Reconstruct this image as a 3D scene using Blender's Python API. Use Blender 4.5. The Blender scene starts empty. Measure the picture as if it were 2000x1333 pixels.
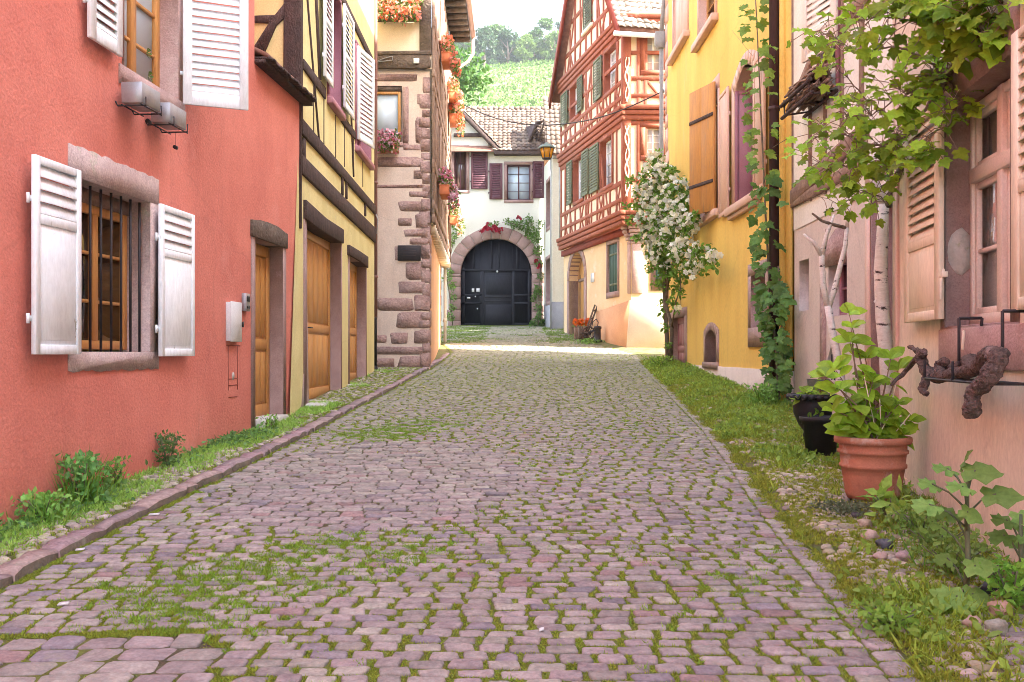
import bpy, math, random
import numpy as np
from mathutils import Vector
from mathutils.geometry import tessellate_polygon
random.seed(7); rng = np.random.default_rng(7)
scn = bpy.context.scene
COL = scn.collection
# ---------------- camera, sky, sun, exposure ----------------
F = 1944.0; HZ = 690.0; CH = 1.6
cam = bpy.data.cameras.new('camera'); camo = bpy.data.objects.new('camera', cam); COL.objects.link(camo)
cam.sensor_width = 36.0; cam.lens = 36.0*F/2000; cam.clip_start = 0.05; cam.clip_end = 3000
camo.location = (0, 0, CH); camo.rotation_euler = (math.radians(90), 0, 0)
cam.shift_y = (HZ-666.5)/2000.0
scn.camera = camo
EL = math.radians(42); HX, HY = 0.94, -0.341
TS = Vector((HX*math.cos(EL), HY*math.cos(EL), math.sin(EL))).normalized()
world = bpy.data.worlds.new("World"); scn.world = world; world.use_nodes = True
wn = world.node_tree.nodes; wl = world.node_tree.links
bg = wn['Background']; sky = wn.new('ShaderNodeTexSky'); sky.sky_type = 'NISHITA'; sky.sun_disc = False
sky.sun_elevation = EL; sky.sun_rotation = math.atan2(HX, HY); sky.air_density = 1.0; sky.dust_density = 2.5; sky.altitude = 200
hs = wn.new('ShaderNodeHueSaturation'); hs.inputs['Saturation'].default_value = .62; wl.new(sky.outputs[0], hs.inputs['Color']); wl.new(hs.outputs[0], bg.inputs[0]); bg.inputs[1].default_value = 0.15
sl = bpy.data.lights.new('sun', 'SUN'); sl.energy = 3.6; sl.angle = math.radians(0.55); sl.color = (1, .94, .84)
so = bpy.data.objects.new('sun', sl); COL.objects.link(so); so.rotation_euler = TS.to_track_quat('Z', 'Y').to_euler(); so.location = (10, -5, 30)
scn.view_settings.view_transform = 'Standard'; scn.view_settings.look = 'None'; scn.view_settings.exposure = 3.18; scn.view_settings.gamma = 1
scn.cycles.max_bounces = 8; scn.cycles.diffuse_bounces = 3; scn.cycles.use_denoising = True; scn.cycles.filter_width = .9
# ---------------- materials ----------------
MATS = {}
def mat(name, c1, c2=None, scale=3, rough=.85, bump=.25, bscale=60, stretch=(1, 1, 1), attr=False, spec=.25, c3=None, s3=.7, t3=.58, metal=0, trans=0, w3=.08, bdist=.01, grain=.13, streak=0, sc_=(.5, .42, .36)):
    m = bpy.data.materials.new(name); m.use_nodes = True; nt = m.node_tree; N = nt.nodes; L = nt.links
    p = N['Principled BSDF']; p.inputs['Roughness'].default_value = rough; p.inputs['Specular IOR Level'].default_value = spec
    p.inputs['Metallic'].default_value = metal
    tc = N.new('ShaderNodeTexCoord'); mp = N.new('ShaderNodeMapping'); L.new(tc.outputs['Object'], mp.inputs[0]); mp.inputs['Scale'].default_value = stretch
    c2 = c2 or tuple(x*.82 for x in c1)
    n = N.new('ShaderNodeTexNoise'); n.inputs['Scale'].default_value = scale; n.inputs['Detail'].default_value = 6; n.inputs['Roughness'].default_value = .62
    L.new(mp.outputs[0], n.inputs[0])
    cr = N.new('ShaderNodeMapRange'); cr.inputs[1].default_value = .36; cr.inputs[2].default_value = .64; L.new(n.outputs[0], cr.inputs[0])
    mx = N.new('ShaderNodeMix'); mx.data_type = 'RGBA'; L.new(cr.outputs[0], mx.inputs[0])
    if attr:
        a = N.new('ShaderNodeAttribute'); a.attribute_name = 'col'
        mu = N.new('ShaderNodeMix'); mu.data_type = 'RGBA'; mu.blend_type = 'MULTIPLY'; mu.inputs[0].default_value = 1
        mx.inputs[6].default_value = (*c1, 1); mx.inputs[7].default_value = (*c2, 1)
        L.new(mx.outputs[2], mu.inputs[6]); L.new(a.outputs['Color'], mu.inputs[7]); out = mu.outputs[2]
    else:
        mx.inputs[6].default_value = (*c1, 1); mx.inputs[7].default_value = (*c2, 1); out = mx.outputs[2]
    if c3:
        n3 = N.new('ShaderNodeTexNoise'); n3.inputs['Scale'].default_value = s3; n3.inputs['Detail'].default_value = 8; n3.inputs['Roughness'].default_value = .7; L.new(mp.outputs[0], n3.inputs[0])
        r3 = N.new('ShaderNodeMapRange'); r3.inputs[1].default_value = t3; r3.inputs[2].default_value = t3+w3; L.new(n3.outputs[0], r3.inputs[0])
        m3 = N.new('ShaderNodeMix'); m3.data_type = 'RGBA'; L.new(r3.outputs[0], m3.inputs[0]); L.new(out, m3.inputs[6]); m3.inputs[7].default_value = (*c3, 1); out = m3.outputs[2]
    if streak:
        sm = N.new('ShaderNodeMapping'); sm.inputs['Scale'].default_value = (2.6, 2.6, .22); L.new(tc.outputs['Object'], sm.inputs[0])
        sn = N.new('ShaderNodeTexNoise'); sn.inputs['Scale'].default_value = 1.6; sn.inputs['Detail'].default_value = 9; sn.inputs['Roughness'].default_value = .68; L.new(sm.outputs[0], sn.inputs[0])
        sr_ = N.new('ShaderNodeMapRange'); sr_.inputs[1].default_value = .50; sr_.inputs[2].default_value = .74; sr_.inputs[4].default_value = streak; L.new(sn.outputs[0], sr_.inputs[0])
        sx = N.new('ShaderNodeMix'); sx.data_type = 'RGBA'; L.new(sr_.outputs[0], sx.inputs[0]); L.new(out, sx.inputs[6]); sx.inputs[7].default_value = (*sc_, 1); out = sx.outputs[2]
        cn = N.new('ShaderNodeTexVoronoi'); cn.feature = 'DISTANCE_TO_EDGE'; cn.inputs['Scale'].default_value = .30; wv = N.new('ShaderNodeTexNoise'); wv.inputs['Scale'].default_value = 2.2; wv.inputs['Detail'].default_value = 5
        va = N.new('ShaderNodeVectorMath'); va.operation = 'MULTIPLY_ADD'; L.new(tc.outputs['Object'], wv.inputs[0]); L.new(wv.outputs['Color'], va.inputs[0]); va.inputs[1].default_value = (.45, .45, .45); L.new(tc.outputs['Object'], va.inputs[2]); L.new(va.outputs[0], cn.inputs['Vector'])
        cr2 = N.new('ShaderNodeMapRange'); cr2.inputs[1].default_value = .0; cr2.inputs[2].default_value = .006; cr2.inputs[3].default_value = .16; cr2.inputs[4].default_value = 0; L.new(cn.outputs['Distance'], cr2.inputs[0])
        cx2 = N.new('ShaderNodeMix'); cx2.data_type = 'RGBA'; L.new(cr2.outputs[0], cx2.inputs[0]); L.new(out, cx2.inputs[6]); cx2.inputs[7].default_value = (*(v*.45 for v in c2), 1); out = cx2.outputs[2]
    if grain:
        gn = N.new('ShaderNodeTexNoise'); gn.inputs['Scale'].default_value = bscale*1.1; gn.inputs['Detail'].default_value = 4; gn.inputs['Roughness'].default_value = .75; L.new(mp.outputs[0], gn.inputs[0])
        gr_ = N.new('ShaderNodeMapRange'); gr_.inputs[1].default_value = .3; gr_.inputs[2].default_value = .7; gr_.inputs[3].default_value = 1-grain; gr_.inputs[4].default_value = 1+grain*.7; L.new(gn.outputs[0], gr_.inputs[0])
        gm = N.new('ShaderNodeVectorMath'); gm.operation = 'SCALE'; L.new(out, gm.inputs[0]); L.new(gr_.outputs[0], gm.inputs['Scale']); out = gm.outputs[0]
    L.new(out, p.inputs['Base Color'])
    if bump:
        b = N.new('ShaderNodeBump'); b.inputs['Strength'].default_value = bump; b.inputs['Distance'].default_value = bdist
        nb = N.new('ShaderNodeTexNoise'); nb.inputs['Scale'].default_value = bscale; nb.inputs['Detail'].default_value = 5; L.new(mp.outputs[0], nb.inputs[0])
        L.new(nb.outputs[0], b.inputs['Height']); L.new(b.outputs[0], p.inputs['Normal'])
    if trans:
        t = N.new('ShaderNodeBsdfTranslucent'); L.new(out, t.inputs[0]); ms = N.new('ShaderNodeMixShader'); ms.inputs[0].default_value = trans
        o = N['Material Output']; L.new(p.outputs[0], ms.inputs[1]); L.new(t.outputs[0], ms.inputs[2]); L.new(ms.outputs[0], o.inputs[0])
    MATS[name] = m; return m
mat('red_plaster', (.75, .26, .20), (.65, .20, .155), scale=1.1, streak=.30, sc_=(.50, .16, .13), bump=.6, bscale=38, c3=(.76, .33, .28), s3=.9, t3=.57, w3=.2, bdist=.012)
mat('yellow_plaster_pale', (.80, .71, .36), (.72, .62, .29), scale=1.5, streak=.25, sc_=(.55, .48, .28), bump=.35, bscale=40, c3=(.66, .58, .38), s3=2.5, t3=.62, w3=.1)
mat('pink_plaster', (.80, .64, .54), (.72, .55, .46), scale=1.6, streak=.3, sc_=(.5, .38, .32), bump=.4, bscale=35, c3=(.60, .44, .38), s3=1.2, t3=.57, w3=.12)
mat('cream_plaster', (.80, .66, .52), (.74, .58, .44), scale=1.2, bump=.3, bscale=40)
mat('peach_plaster', (.82, .71, .59), (.75, .62, .50), scale=1.1, streak=.35, sc_=(.52, .42, .34), bump=.5, bscale=30, stretch=(1, 1, .45), c3=(.62, .54, .44), s3=1.3, t3=.56, w3=.2)
mat('rose_plaster', (.72, .60, .54), (.64, .52, .46), scale=1.3, streak=.4, sc_=(.45, .38, .34), bump=.4, bscale=30, c3=(.50, .38, .35), s3=1.8, t3=.60, w3=.12)
mat('white_infill', (.82, .77, .70), (.76, .70, .62), scale=2, bump=.3, bscale=30)
mat('yellow_plaster', (.90, .62, .17), (.82, .52, .13), scale=.9, streak=.30, sc_=(.62, .42, .17), bump=.3, bscale=45, stretch=(1, 1, .35), c3=(.86, .60, .24), s3=1.1, t3=.58, w3=.15)
mat('orange_plaster', (.76, .55, .34), (.70, .47, .27), scale=1.1, bump=.35, bscale=30, c3=(.78, .60, .45), s3=1.4, t3=.60)
mat('deep_orange_plaster', (.68, .37, .20), (.62, .31, .16), scale=1.2, bump=.35, bscale=30)
mat('pale_wall', (.72, .69, .60), (.66, .63, .55), scale=1.2, bump=.3, bscale=30)
mat('grey_plinth', (.36, .35, .37), (.30, .29, .31), scale=2, bump=.3)
mat('sandstone', (.50, .34, .31), (.42, .27, .25), scale=7, grain=.25, bump=.8, bscale=55, c3=(.50, .38, .34), s3=3, t3=.60, w3=.12)
mat('sandstone_pale', (.60, .46, .43), (.50, .36, .34), scale=8, grain=.28, bump=.8, bscale=50, c3=(.50, .44, .36), s3=4, t3=.60)
mat('sandstone_block', (.46, .30, .265), (.36, .225, .20), scale=6, grain=.3, bump=1, bscale=22, c3=(.30, .17, .16), s3=5, t3=.58, bdist=.03)
mat('mauve_stone', (.38, .25, .22), (.31, .195, .175), scale=6, grain=.22, bump=.7, bscale=60, c3=(.44, .30, .28), s3=3, t3=.63)
mat('white_paint', (.88, .91, .94), (.85, .88, .92), scale=4, rough=.55, bump=.25, bscale=25, stretch=(1, 1, .3), c3=(.45, .42, .38), s3=13, t3=.665, w3=.02)
mat('cream_paint', (.86, .73, .58), (.82, .67, .52), scale=4, rough=.5, bump=.25, bscale=25, stretch=(1, 1, .3), c3=(.55, .42, .30), s3=12, t3=.69, w3=.03)
mat('beige_paint', (.84, .74, .66), (.79, .69, .60), scale=4, rough=.55, bump=.2)
mat('rose_paint', (.70, .45, .36), (.64, .40, .32), scale=4, rough=.55, bump=.2)
mat('mauve_paint', (.42, .19, .23), (.37, .16, .20), scale=4, rough=.5, bump=.2)
mat('green_paint', (.16, .17, .10), (.12, .135, .08), scale=5, rough=.6, bump=.2)
mat('green_dark_paint', (.045, .09, .07), (.035, .07, .055), scale=5, rough=.6, bump=.2)
mat('maroon_paint', (.115, .045, .055), (.095, .036, .045), scale=5, rough=.55, bump=.2)
mat('honey_wood', (.62, .31, .10), (.54, .25, .07), scale=5, rough=.45, bump=.25, bscale=30, stretch=(6, 6, .6), spec=.35, c3=(.38, .15, .045), s3=3, t3=.6)
mat('shutter_wood', (.58, .27, .075), (.47, .21, .07), scale=4, rough=.6, bump=.4, bscale=30, stretch=(4, 4, .6), c3=(.30, .20, .13), s3=2.2, t3=.56, w3=.12)
mat('old_timber', (.115, .075, .065), (.065, .045, .042), scale=6, rough=.9, bump=1, bscale=26, stretch=(2, 2, 1), c3=(.17, .12, .105), s3=6, t3=.60, bdist=.03)
mat('grey_timber', (.18, .13, .10), (.10, .075, .06), scale=6, rough=.9, bump=1, bscale=20, c3=(.24, .19, .15), s3=6, t3=.58, bdist=.03)
mat('brown_timber', (.33, .22, .165), (.24, .15, .11), scale=6, rough=.9, bump=.8, bscale=26, c3=(.22, .13, .10), s3=6, t3=.62, bdist=.02)
mat('red_timber', (.34, .105, .062), (.27, .08, .045), scale=5, rough=.7, bump=.4, bscale=30, c3=(.42, .18, .12), s3=4, t3=.60)
mat('dark_red_timber', (.30, .07, .05), (.24, .055, .04), scale=5, rough=.7, bump=.4, bscale=30)
mat('gate_paint', (.022, .022, .03), (.014, .014, .02), scale=6, rough=.55, bump=.5, bscale=30, stretch=(5, 5, .8), c3=(.05, .05, .06), s3=4, t3=.64)
mat('dark_metal', (.035, .032, .038), (.05, .04, .04), scale=12, rough=.55, bump=.2, metal=.3)
mat('zinc', (.42, .42, .44), (.34, .34, .37), scale=8, rough=.45, bump=.15, metal=.5)
mat('grey_pipe', (.34, .33, .32), (.28, .27, .26), scale=5, rough=.6, bump=.1)
mat('brown_pipe', (.30, .15, .12), (.24, .12, .10), scale=5, rough=.5, bump=.15, stretch=(1, 1, .2))
mat('maroon_pipe', (.085, .045, .045), (.06, .035, .035), scale=5, rough=.5, bump=.2, stretch=(1, 1, .2))
mat('white_plastic', (.75, .75, .76), (.71, .71, .72), scale=5, rough=.4, bump=.03)
mat('black_plastic', (.022, .02, .022), (.03, .027, .03), scale=8, rough=.5, bump=.1)
mat('terracotta', (.50, .20, .12), (.43, .165, .10), scale=7, rough=.85, bump=.3, bscale=60, c3=(.56, .40, .33), s3=4, t3=.54, w3=.14, streak=.3, sc_=(.30, .16, .11))
mat('terracotta_bright', (.68, .22, .10), (.60, .18, .08), scale=7, bump=.2)
mat('soil', (.06, .04, .03), bump=1, bscale=40, bdist=.03)
mat('brass', (.45, .25, .06), rough=.4, metal=.6, bump=0)
mat('lantern_glass', (.72, .36, .04), (.60, .28, .03), scale=8, rough=.15, bump=0, trans=.4)
mat('verdigris', (.12, .19, .18), (.16, .17, .15), scale=20, rough=.6, bump=.2)
mat('birch', (.86, .80, .75), (.74, .66, .60), scale=9, rough=.8, bump=.4, bscale=30, stretch=(1, 1, 3.5), c3=(.07, .05, .05), s3=4.5, t3=.60, w3=.03)
mat('bark', (.26, .20, .15), (.16, .12, .09), scale=9, rough=.95, bump=1, bscale=30, stretch=(2, 2, .6), bdist=.03)
mat('vine_wood', (.20, .135, .115), (.085, .06, .055), scale=24, grain=.4, rough=.95, bump=1, bscale=45, stretch=(1, 1, 1), c3=(.28, .19, .17), s3=12, t3=.58, bdist=.03)
mat('leaf', (1, 1, 1), (.75, .78, .7), scale=20, rough=.5, bump=.15, bscale=40, attr=True, trans=.42, spec=.3)
mat('petal', (1, 1, 1), (.85, .85, .85), scale=20, rough=.6, bump=0, attr=True, trans=.3)
mat('sett', (1, 1, 1), (.72, .70, .72), scale=14, grain=.22, rough=.8, bump=.9, bscale=38, attr=True, c3=(.30, .28, .21), s3=3.2, t3=.60, w3=.14, bdist=.012)
mat('pebble', (1, 1, 1), (.7, .7, .68), scale=25, rough=.8, bump=.5, bscale=60, attr=True, bdist=.01)
mat('moss_bed', (1, 1, 1), (.7, .62, .6), scale=9, rough=1, bump=1, bscale=90, attr=True, grain=.3, bdist=.03)
mat('dirt', (.20, .20, .075), (.23, .18, .10), scale=4, rough=1, bump=1, bscale=60, c3=(.13, .17, .035), s3=2.5, t3=.50, bdist=.03)
mat('hill_grass', (.13, .15, .05), (.10, .12, .04), scale=.12, rough=1, bump=0, c3=(.30, .28, .15), s3=.2, t3=.56)
mat('tile', (1, 1, 1), (.75, .72, .7), scale=12, rough=.8, bump=.4, bscale=40, attr=True, c3=(.16, .13, .11), s3=3, t3=.64)
mat('roof_plain', (.34, .18, .13), (.24, .12, .09), scale=6, rough=.9, bump=.6, bscale=15)
mat('concrete', (.62, .58, .54), (.50, .46, .42), scale=6, bump=.6, bscale=30, c3=(.35, .36, .22), s3=4, t3=.6)
mat('curtain', (.75, .74, .72), rough=.9, bump=0)
mat('lampshade', (.55, .30, .16), rough=.9, bump=0)
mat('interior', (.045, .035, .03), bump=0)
mat('cotton', (.50, .33, .20), (.34, .21, .12), scale=14, rough=1, bump=.3)
mat('check', (.18, .20, .36), (.34, .34, .42), scale=40, rough=.9, bump=0)
def glass(name, c, rough=.05):
    m = bpy.data.materials.new(name); m.use_nodes = True; p = m.node_tree.nodes['Principled BSDF']
    N = m.node_tree.nodes; L = m.node_tree.links
    n = N.new('ShaderNodeTexNoise'); n.inputs['Scale'].default_value = 1.5; b = N.new('ShaderNodeBump'); b.inputs['Strength'].default_value = .12; b.inputs['Distance'].default_value = .02
    L.new(n.outputs[0], b.inputs['Height']); L.new(b.outputs[0], p.inputs['Normal'])
    p.inputs['Base Color'].default_value = (*c, 1); p.inputs['Roughness'].default_value = rough; p.inputs['Specular IOR Level'].default_value = 1.0
    MATS[name] = m
glass('glass_dark', (.02, .022, .025), .02); glass('glass_sky_tint', (.52, .62, .70), .3); glass('glass_white', (.66, .68, .72), .2); glass('glass_mauve', (.30, .17, .19), .15)  # the pale blue pane colour paints in reflected sky and curtain
glass('glass_brown', (.10, .06, .045), .1)
def clear_glass():
    m = bpy.data.materials.new('glass_clear'); m.use_nodes = True; N = m.node_tree.nodes; L = m.node_tree.links
    t = N.new('ShaderNodeBsdfTransparent'); g = N.new('ShaderNodeBsdfGlossy'); g.inputs['Roughness'].default_value = .03
    f = N.new('ShaderNodeFresnel'); f.inputs[0].default_value = 1.5; ms = N.new('ShaderNodeMixShader')
    L.new(f.outputs[0], ms.inputs[0]); L.new(t.outputs[0], ms.inputs[1]); L.new(g.outputs[0], ms.inputs[2]); L.new(ms.outputs[0], N['Material Output'].inputs[0]); MATS['glass_clear'] = m
clear_glass()
# ---------------- mesh helpers ----------------
def V3(a): return np.array(a, float)
class M:
    def __init__(s): s.v = []; s.f = []; s.c = []
    def add(s, vs, fs, c=None):
        o = len(s.v); s.v += [tuple(map(float, p)) for p in vs]; s.f += [tuple(i+o for i in f) for f in fs]
        s.c += [c or (1, 1, 1)]*len(fs); return s
    def box3(s, x0, x1, y0, y1, z0, z1, c=None):
        vs = [(x, y, z) for z in (z0, z1) for x, y in ((x0, y0), (x1, y0), (x1, y1), (x0, y1))]
        return s.add(vs, [(3, 2, 1, 0), (4, 5, 6, 7), (0, 1, 5, 4), (1, 2, 6, 5), (2, 3, 7, 6), (3, 0, 4, 7)], c)
    def prism(s, w, pts, o0, o1, c=None):
        n = len(pts)
        if isinstance(o0, (int, float)): o0 = [o0]*n
        if isinstance(o1, (int, float)): o1 = [o1]*n
        vs = [w.P(t, z, o) for (t, z), o in zip(pts, o0)]+[w.P(t, z, o) for (t, z), o in zip(pts, o1)]
        fs = [tuple(range(n))[::-1], tuple(range(n, 2*n))]+[(i, (i+1) % n, n+(i+1) % n, n+i) for i in range(n)]
        return s.add(vs, fs, c)
    def bx(s, w, t0, t1, z0, z1, o0, o1, c=None): return s.prism(w, [(t0, z0), (t1, z0), (t1, z1), (t0, z1)], o0, o1, c)
    def pp(s, w, pix, o0, o1, c=None): return s.prism(w, [w.sz(x, y) for x, y in pix], o0, o1, c)
    def bar(s, w, p, q, wd, o0, o1, c=None):   # timber between two wall points (t,z)
        d = np.subtract(q, p); L = np.hypot(*d); n = np.array((-d[1], d[0]))/L*wd/2
        j = lambda: random.uniform(.78, 1.2)
        p = V3(p); q = V3(q)
        m_ = (p+q)/2+n*random.uniform(-.15, .15)
        return s.prism(w, [tuple(p-n*j()), tuple(m_-n*j()), tuple(q-n*j()), tuple(q+n*j()), tuple(m_+n*j()), tuple(p+n*j())], o0, o1, c)
    def slat(s, w, t0, t1, z, h, o, th, dz):   # tilted louvre: top leans in
        sec = [(o+.5*th, z-h/2), (o+.5*th+.004, z-h/2+.006), (o-.5*th, z+h/2+dz), (o-.5*th-.004, z+h/2+dz-.006)]
        vs = [w.P(t0, zz, oo) for oo, zz in sec]+[w.P(t1, zz, oo) for oo, zz in sec]
        return s.add(vs, [(0, 1, 2, 3), (7, 6, 5, 4), (0, 4, 5, 1), (1, 5, 6, 2), (2, 6, 7, 3), (3, 7, 4, 0)])
    def tube(s, pts, r, n=8, c=None, cap=True):
        pts = [V3(p) for p in pts]; k = len(pts)
        if isinstance(r, (int, float)): r = [r]*k
        vs = []; ref = None
        for i, p in enumerate(pts):
            d = pts[min(i+1, k-1)]-pts[max(i-1, 0)]; d = d/(np.linalg.norm(d)+1e-9)
            if ref is None: ref = np.cross(d, (0, 0, 1) if abs(d[2]) < .9 else (1, 0, 0))
            ref = ref-d*np.dot(ref, d); ref /= np.linalg.norm(ref)+1e-9; b = np.cross(d, ref)
            for j in range(n):
                a = 2*math.pi*j/n; vs.append(p+r[i]*(math.cos(a)*ref+math.sin(a)*b))
        fs = [(i*n+j, i*n+(j+1) % n, (i+1)*n+(j+1) % n, (i+1)*n+j) for i in range(k-1) for j in range(n)]
        if cap: fs += [tuple(range(n))[::-1], tuple((k-1)*n+j for j in range(n))]
        return s.add(vs, fs, c)
    def lathe(s, c0, prof, n=24, c=None, wob=0, k=0):
        vs = [(c0[0]+r*(1+wob*math.cos(k*2*math.pi*j/n))*math.cos(2*math.pi*j/n), c0[1]+r*(1+wob*math.cos(k*2*math.pi*j/n))*math.sin(2*math.pi*j/n), c0[2]+z) for r, z in prof for j in range(n)]
        m = len(prof)
        return s.add(vs, [(i*n+j, i*n+(j+1) % n, (i+1)*n+(j+1) % n, (i+1)*n+j) for i in range(m-1) for j in range(n)]+[tuple(range(n))[::-1], tuple((m-1)*n+j for j in range(n))], c)
    def blob(s, c0, r, seed=0, n=10, m=7, amp=.12, c=None):
        rr = random.Random(seed); ph = [rr.uniform(0, 6) for _ in range(6)]
        if isinstance(r, (int, float)): r = (r, r, r)
        vs = []
        for i in range(m+1):
            th = math.pi*i/m
            for j in range(n):
                a = 2*math.pi*j/n
                k = 1+amp*(math.sin(2*a+ph[0])*math.sin(th*2+ph[1])+.7*math.sin(3*a+ph[2]+th*3)+.5*math.cos(5*th+ph[3]))
                if i in (0, m): k = 1
                vs.append((c0[0]+r[0]*k*math.sin(th)*math.cos(a), c0[1]+r[1]*k*math.sin(th)*math.sin(a), c0[2]+r[2]*k*math.cos(th)))
        return s.add(vs, [(i*n+j, (i+1)*n+j, (i+1)*n+(j+1) % n, i*n+(j+1) % n) for i in range(m) for j in range(n)], c)
ORG = {}
def link(o, parent, org, kids=True):
    COL.objects.link(o)
    if parent is not None: o.parent = parent
    ORG[o.name] = org
def fast(name, v, loops, counts, m, parent=None, cols=None, smooth=False, org=None):
    org = ORG[parent.name] if parent is not None else (org or (0, 0, 0))
    v = np.asarray(v, np.float32)-np.array(org, np.float32)
    me = bpy.data.meshes.new(name); me.vertices.add(len(v)); me.vertices.foreach_set('co', v.ravel())
    counts = np.asarray(counts, np.int32); loops = np.asarray(loops, np.int32)
    me.loops.add(len(loops)); me.loops.foreach_set('vertex_index', loops)
    me.polygons.add(len(counts)); st = np.concatenate(([0], np.cumsum(counts)[:-1])).astype(np.int32)
    me.polygons.foreach_set('loop_start', st); me.polygons.foreach_set('loop_total', counts)
    if smooth: me.polygons.foreach_set('use_smooth', np.ones(len(counts), bool))
    if cols is not None:
        a = me.attributes.new('col', 'FLOAT_COLOR', 'FACE'); c = np.ones((len(counts), 4), np.float32); c[:, :3] = cols; a.data.foreach_set('color', c.ravel())
    me.update(calc_edges=True); me.validate()
    me.materials.append(MATS[m]); o = bpy.data.objects.new(name, me)
    if parent is None: o.location = org
    link(o, parent, org); return o
def obj(name, b, m, parent=None, smooth=False, bevel=0, org=None, label=None, fixn=True):
    if not b.v: return None
    lo = [i for f in b.f for i in f]; ct = [len(f) for f in b.f]
    o = fast(name, b.v, lo, ct, m, parent, b.c if any(c != (1, 1, 1) for c in b.c) or m in ('leaf', 'petal', 'tile', 'sett', 'pebble') else None, smooth, org)
    if fixn:
        import bmesh
        bm = bmesh.new(); bm.from_mesh(o.data); bmesh.ops.recalc_face_normals(bm, faces=bm.faces); bm.to_mesh(o.data); bm.free()
    if bevel:
        md = o.modifiers.new('bevel', 'BEVEL'); md.width = bevel; md.segments = 1; md.limit_method = 'ANGLE'; md.angle_limit = .6
    if label: o['label'] = label
    return o
def thing(name, label, cat, loc=(0, 0, 0), group=None):
    o = bpy.data.objects.new(name, None); o.location = loc; COL.objects.link(o); ORG[o.name] = tuple(loc)
    o['label'] = label; o['category'] = cat; o['kind'] = 'thing'
    if group: o['group'] = group
    return o
def tag(o, label, cat, group=None, kind='thing'):
    if label: o['label'] = label
    if cat: o['category'] = cat
    if group: o['group'] = group
    o['kind'] = kind; return o
def setting(o, kind='structure', label=None): o['kind'] = kind; o['label'] = label or o.name.replace('_', ' '); return o
def at(px, py, y): return ((px-1000)/F*y, y, CH+(HZ-py)/F*y)
class Wall:
    def __init__(s, A, B, side):    # side: +1 outward normal towards +x / -1 towards -x / 0 towards camera
        s.A = V3(A); s.B = V3(B); s.d = (s.B-s.A); s.L = np.linalg.norm(s.d); s.d /= s.L
        n = np.array((-s.d[1], s.d[0]))
        want = np.array((side, 0)) if side else np.array((0, -1))
        s.n = n if np.dot(n, want) > 0 else -n
    def P(s, t, z, o=0): p = s.A+s.d*t+s.n*o; return (p[0], p[1], z)
    def sz(s, px, py, o=0):
        k = (px-1000)/F; A = s.A+s.n*o
        # A.x + d.x t = k (A.y + d.y t)
        t = (k*A[1]-A[0])/(s.d[0]-k*s.d[1]); y = A[1]+s.d[1]*t
        return (t, CH+(HZ-py)/F*y)
    def rect(s, x1, y1, x2, y2, o=0):
        a, b = s.sz(x1, y1, o), s.sz(x2, y2, o); return min(a[0], b[0]), max(a[0], b[0]), min(a[1], b[1]), max(a[1], b[1])
    def t_of_y(s, y): return (y-s.A[1])/s.d[1]
def panel(w, outer, holes, depth, m, parent, name='wall', o=0, back=None):
    b = M(); loops = [outer]+holes
    tri = tessellate_polygon([[Vector((t, z, 0)) for t, z in lp] for lp in loops])
    flat = [p for lp in loops for p in lp]
    b.add([w.P(t, z, o) for t, z in flat], [tuple(x) for x in tri])
    for h in holes:
        n = len(h); b.add([w.P(t, z, o) for t, z in h]+[w.P(t, z, o-depth) for t, z in h], [(i, (i+1) % n, n+(i+1) % n, n+i) for i in range(n)])
    return obj(name, b, m, parent, fixn=False)
def rp(r): return [(r[0], r[2]), (r[1], r[2]), (r[1], r[3]), (r[0], r[3])]
def rough_ring(b, w, r, wl_, wr, wt, wb, o0, o1, depth, jag=.0, lintel_ext=0):
    t0, t1, z0, z1 = r; J = lambda: random.uniform(-jag, jag)
    def strip(a0, a1, c0, c1):
        if a1-a0 < .001 or c1-c0 < .001: return
        n = max(2, int(max(a1-a0, c1-c0)/.12)) if jag else 1
        pts = []
        if a1-a0 > c1-c0:
            for i in range(n+1): pts.append((a0+(a1-a0)*i/n, c0+(J() if 0 else 0)))
            for i in range(n, -1, -1): pts.append((a0+(a1-a0)*i/n, c1))
        else: pts = [(a0, c0), (a1, c0), (a1, c1), (a0, c1)]
        b.prism(w, pts, o0, o1)
    strip(t0-wl_, t0, z0, z1); strip(t1, t1+wr, z0, z1)
    def jagged(a0, a1, zin, zout):
        n = max(3, int((a1-a0)/.07)) if jag else 1
        top = [(a0+(a1-a0)*i/n, zout+J()) for i in range(n+1)]
        b.prism(w, [(a0, zin), (a1, zin)]+top[::-1], o0, o1)
    if wt: jagged(t0-wl_-lintel_ext, t1+wr+lintel_ext, z1, z1+wt)
    if wb: jagged(t0-wl_-lintel_ext, t1+wr+lintel_ext, z0, z0-wb)
    # reveal faces
    e = .002
    q = [(t0+e, z0+e), (t1-e, z0+e), (t1-e, z1-e), (t0+e, z1-e)]
    b.add([w.P(t, z, o1-.001) for t, z in q]+[w.P(t, z, -depth) for t, z in q], [(i, (i+1) % 4, 4+(i+1) % 4, 4+i) for i in range(4)])
def surround(w, r, m, parent, wl_=.15, wr=.15, wt=.2, wb=.2, proud=.012, depth=.2, jag=0, ext=0):
    b = M(); rough_ring(b, w, r, wl_, wr, wt, wb, -.02, proud, depth, jag, ext); return obj('window_surround', b, m, parent, fixn=False)
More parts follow.
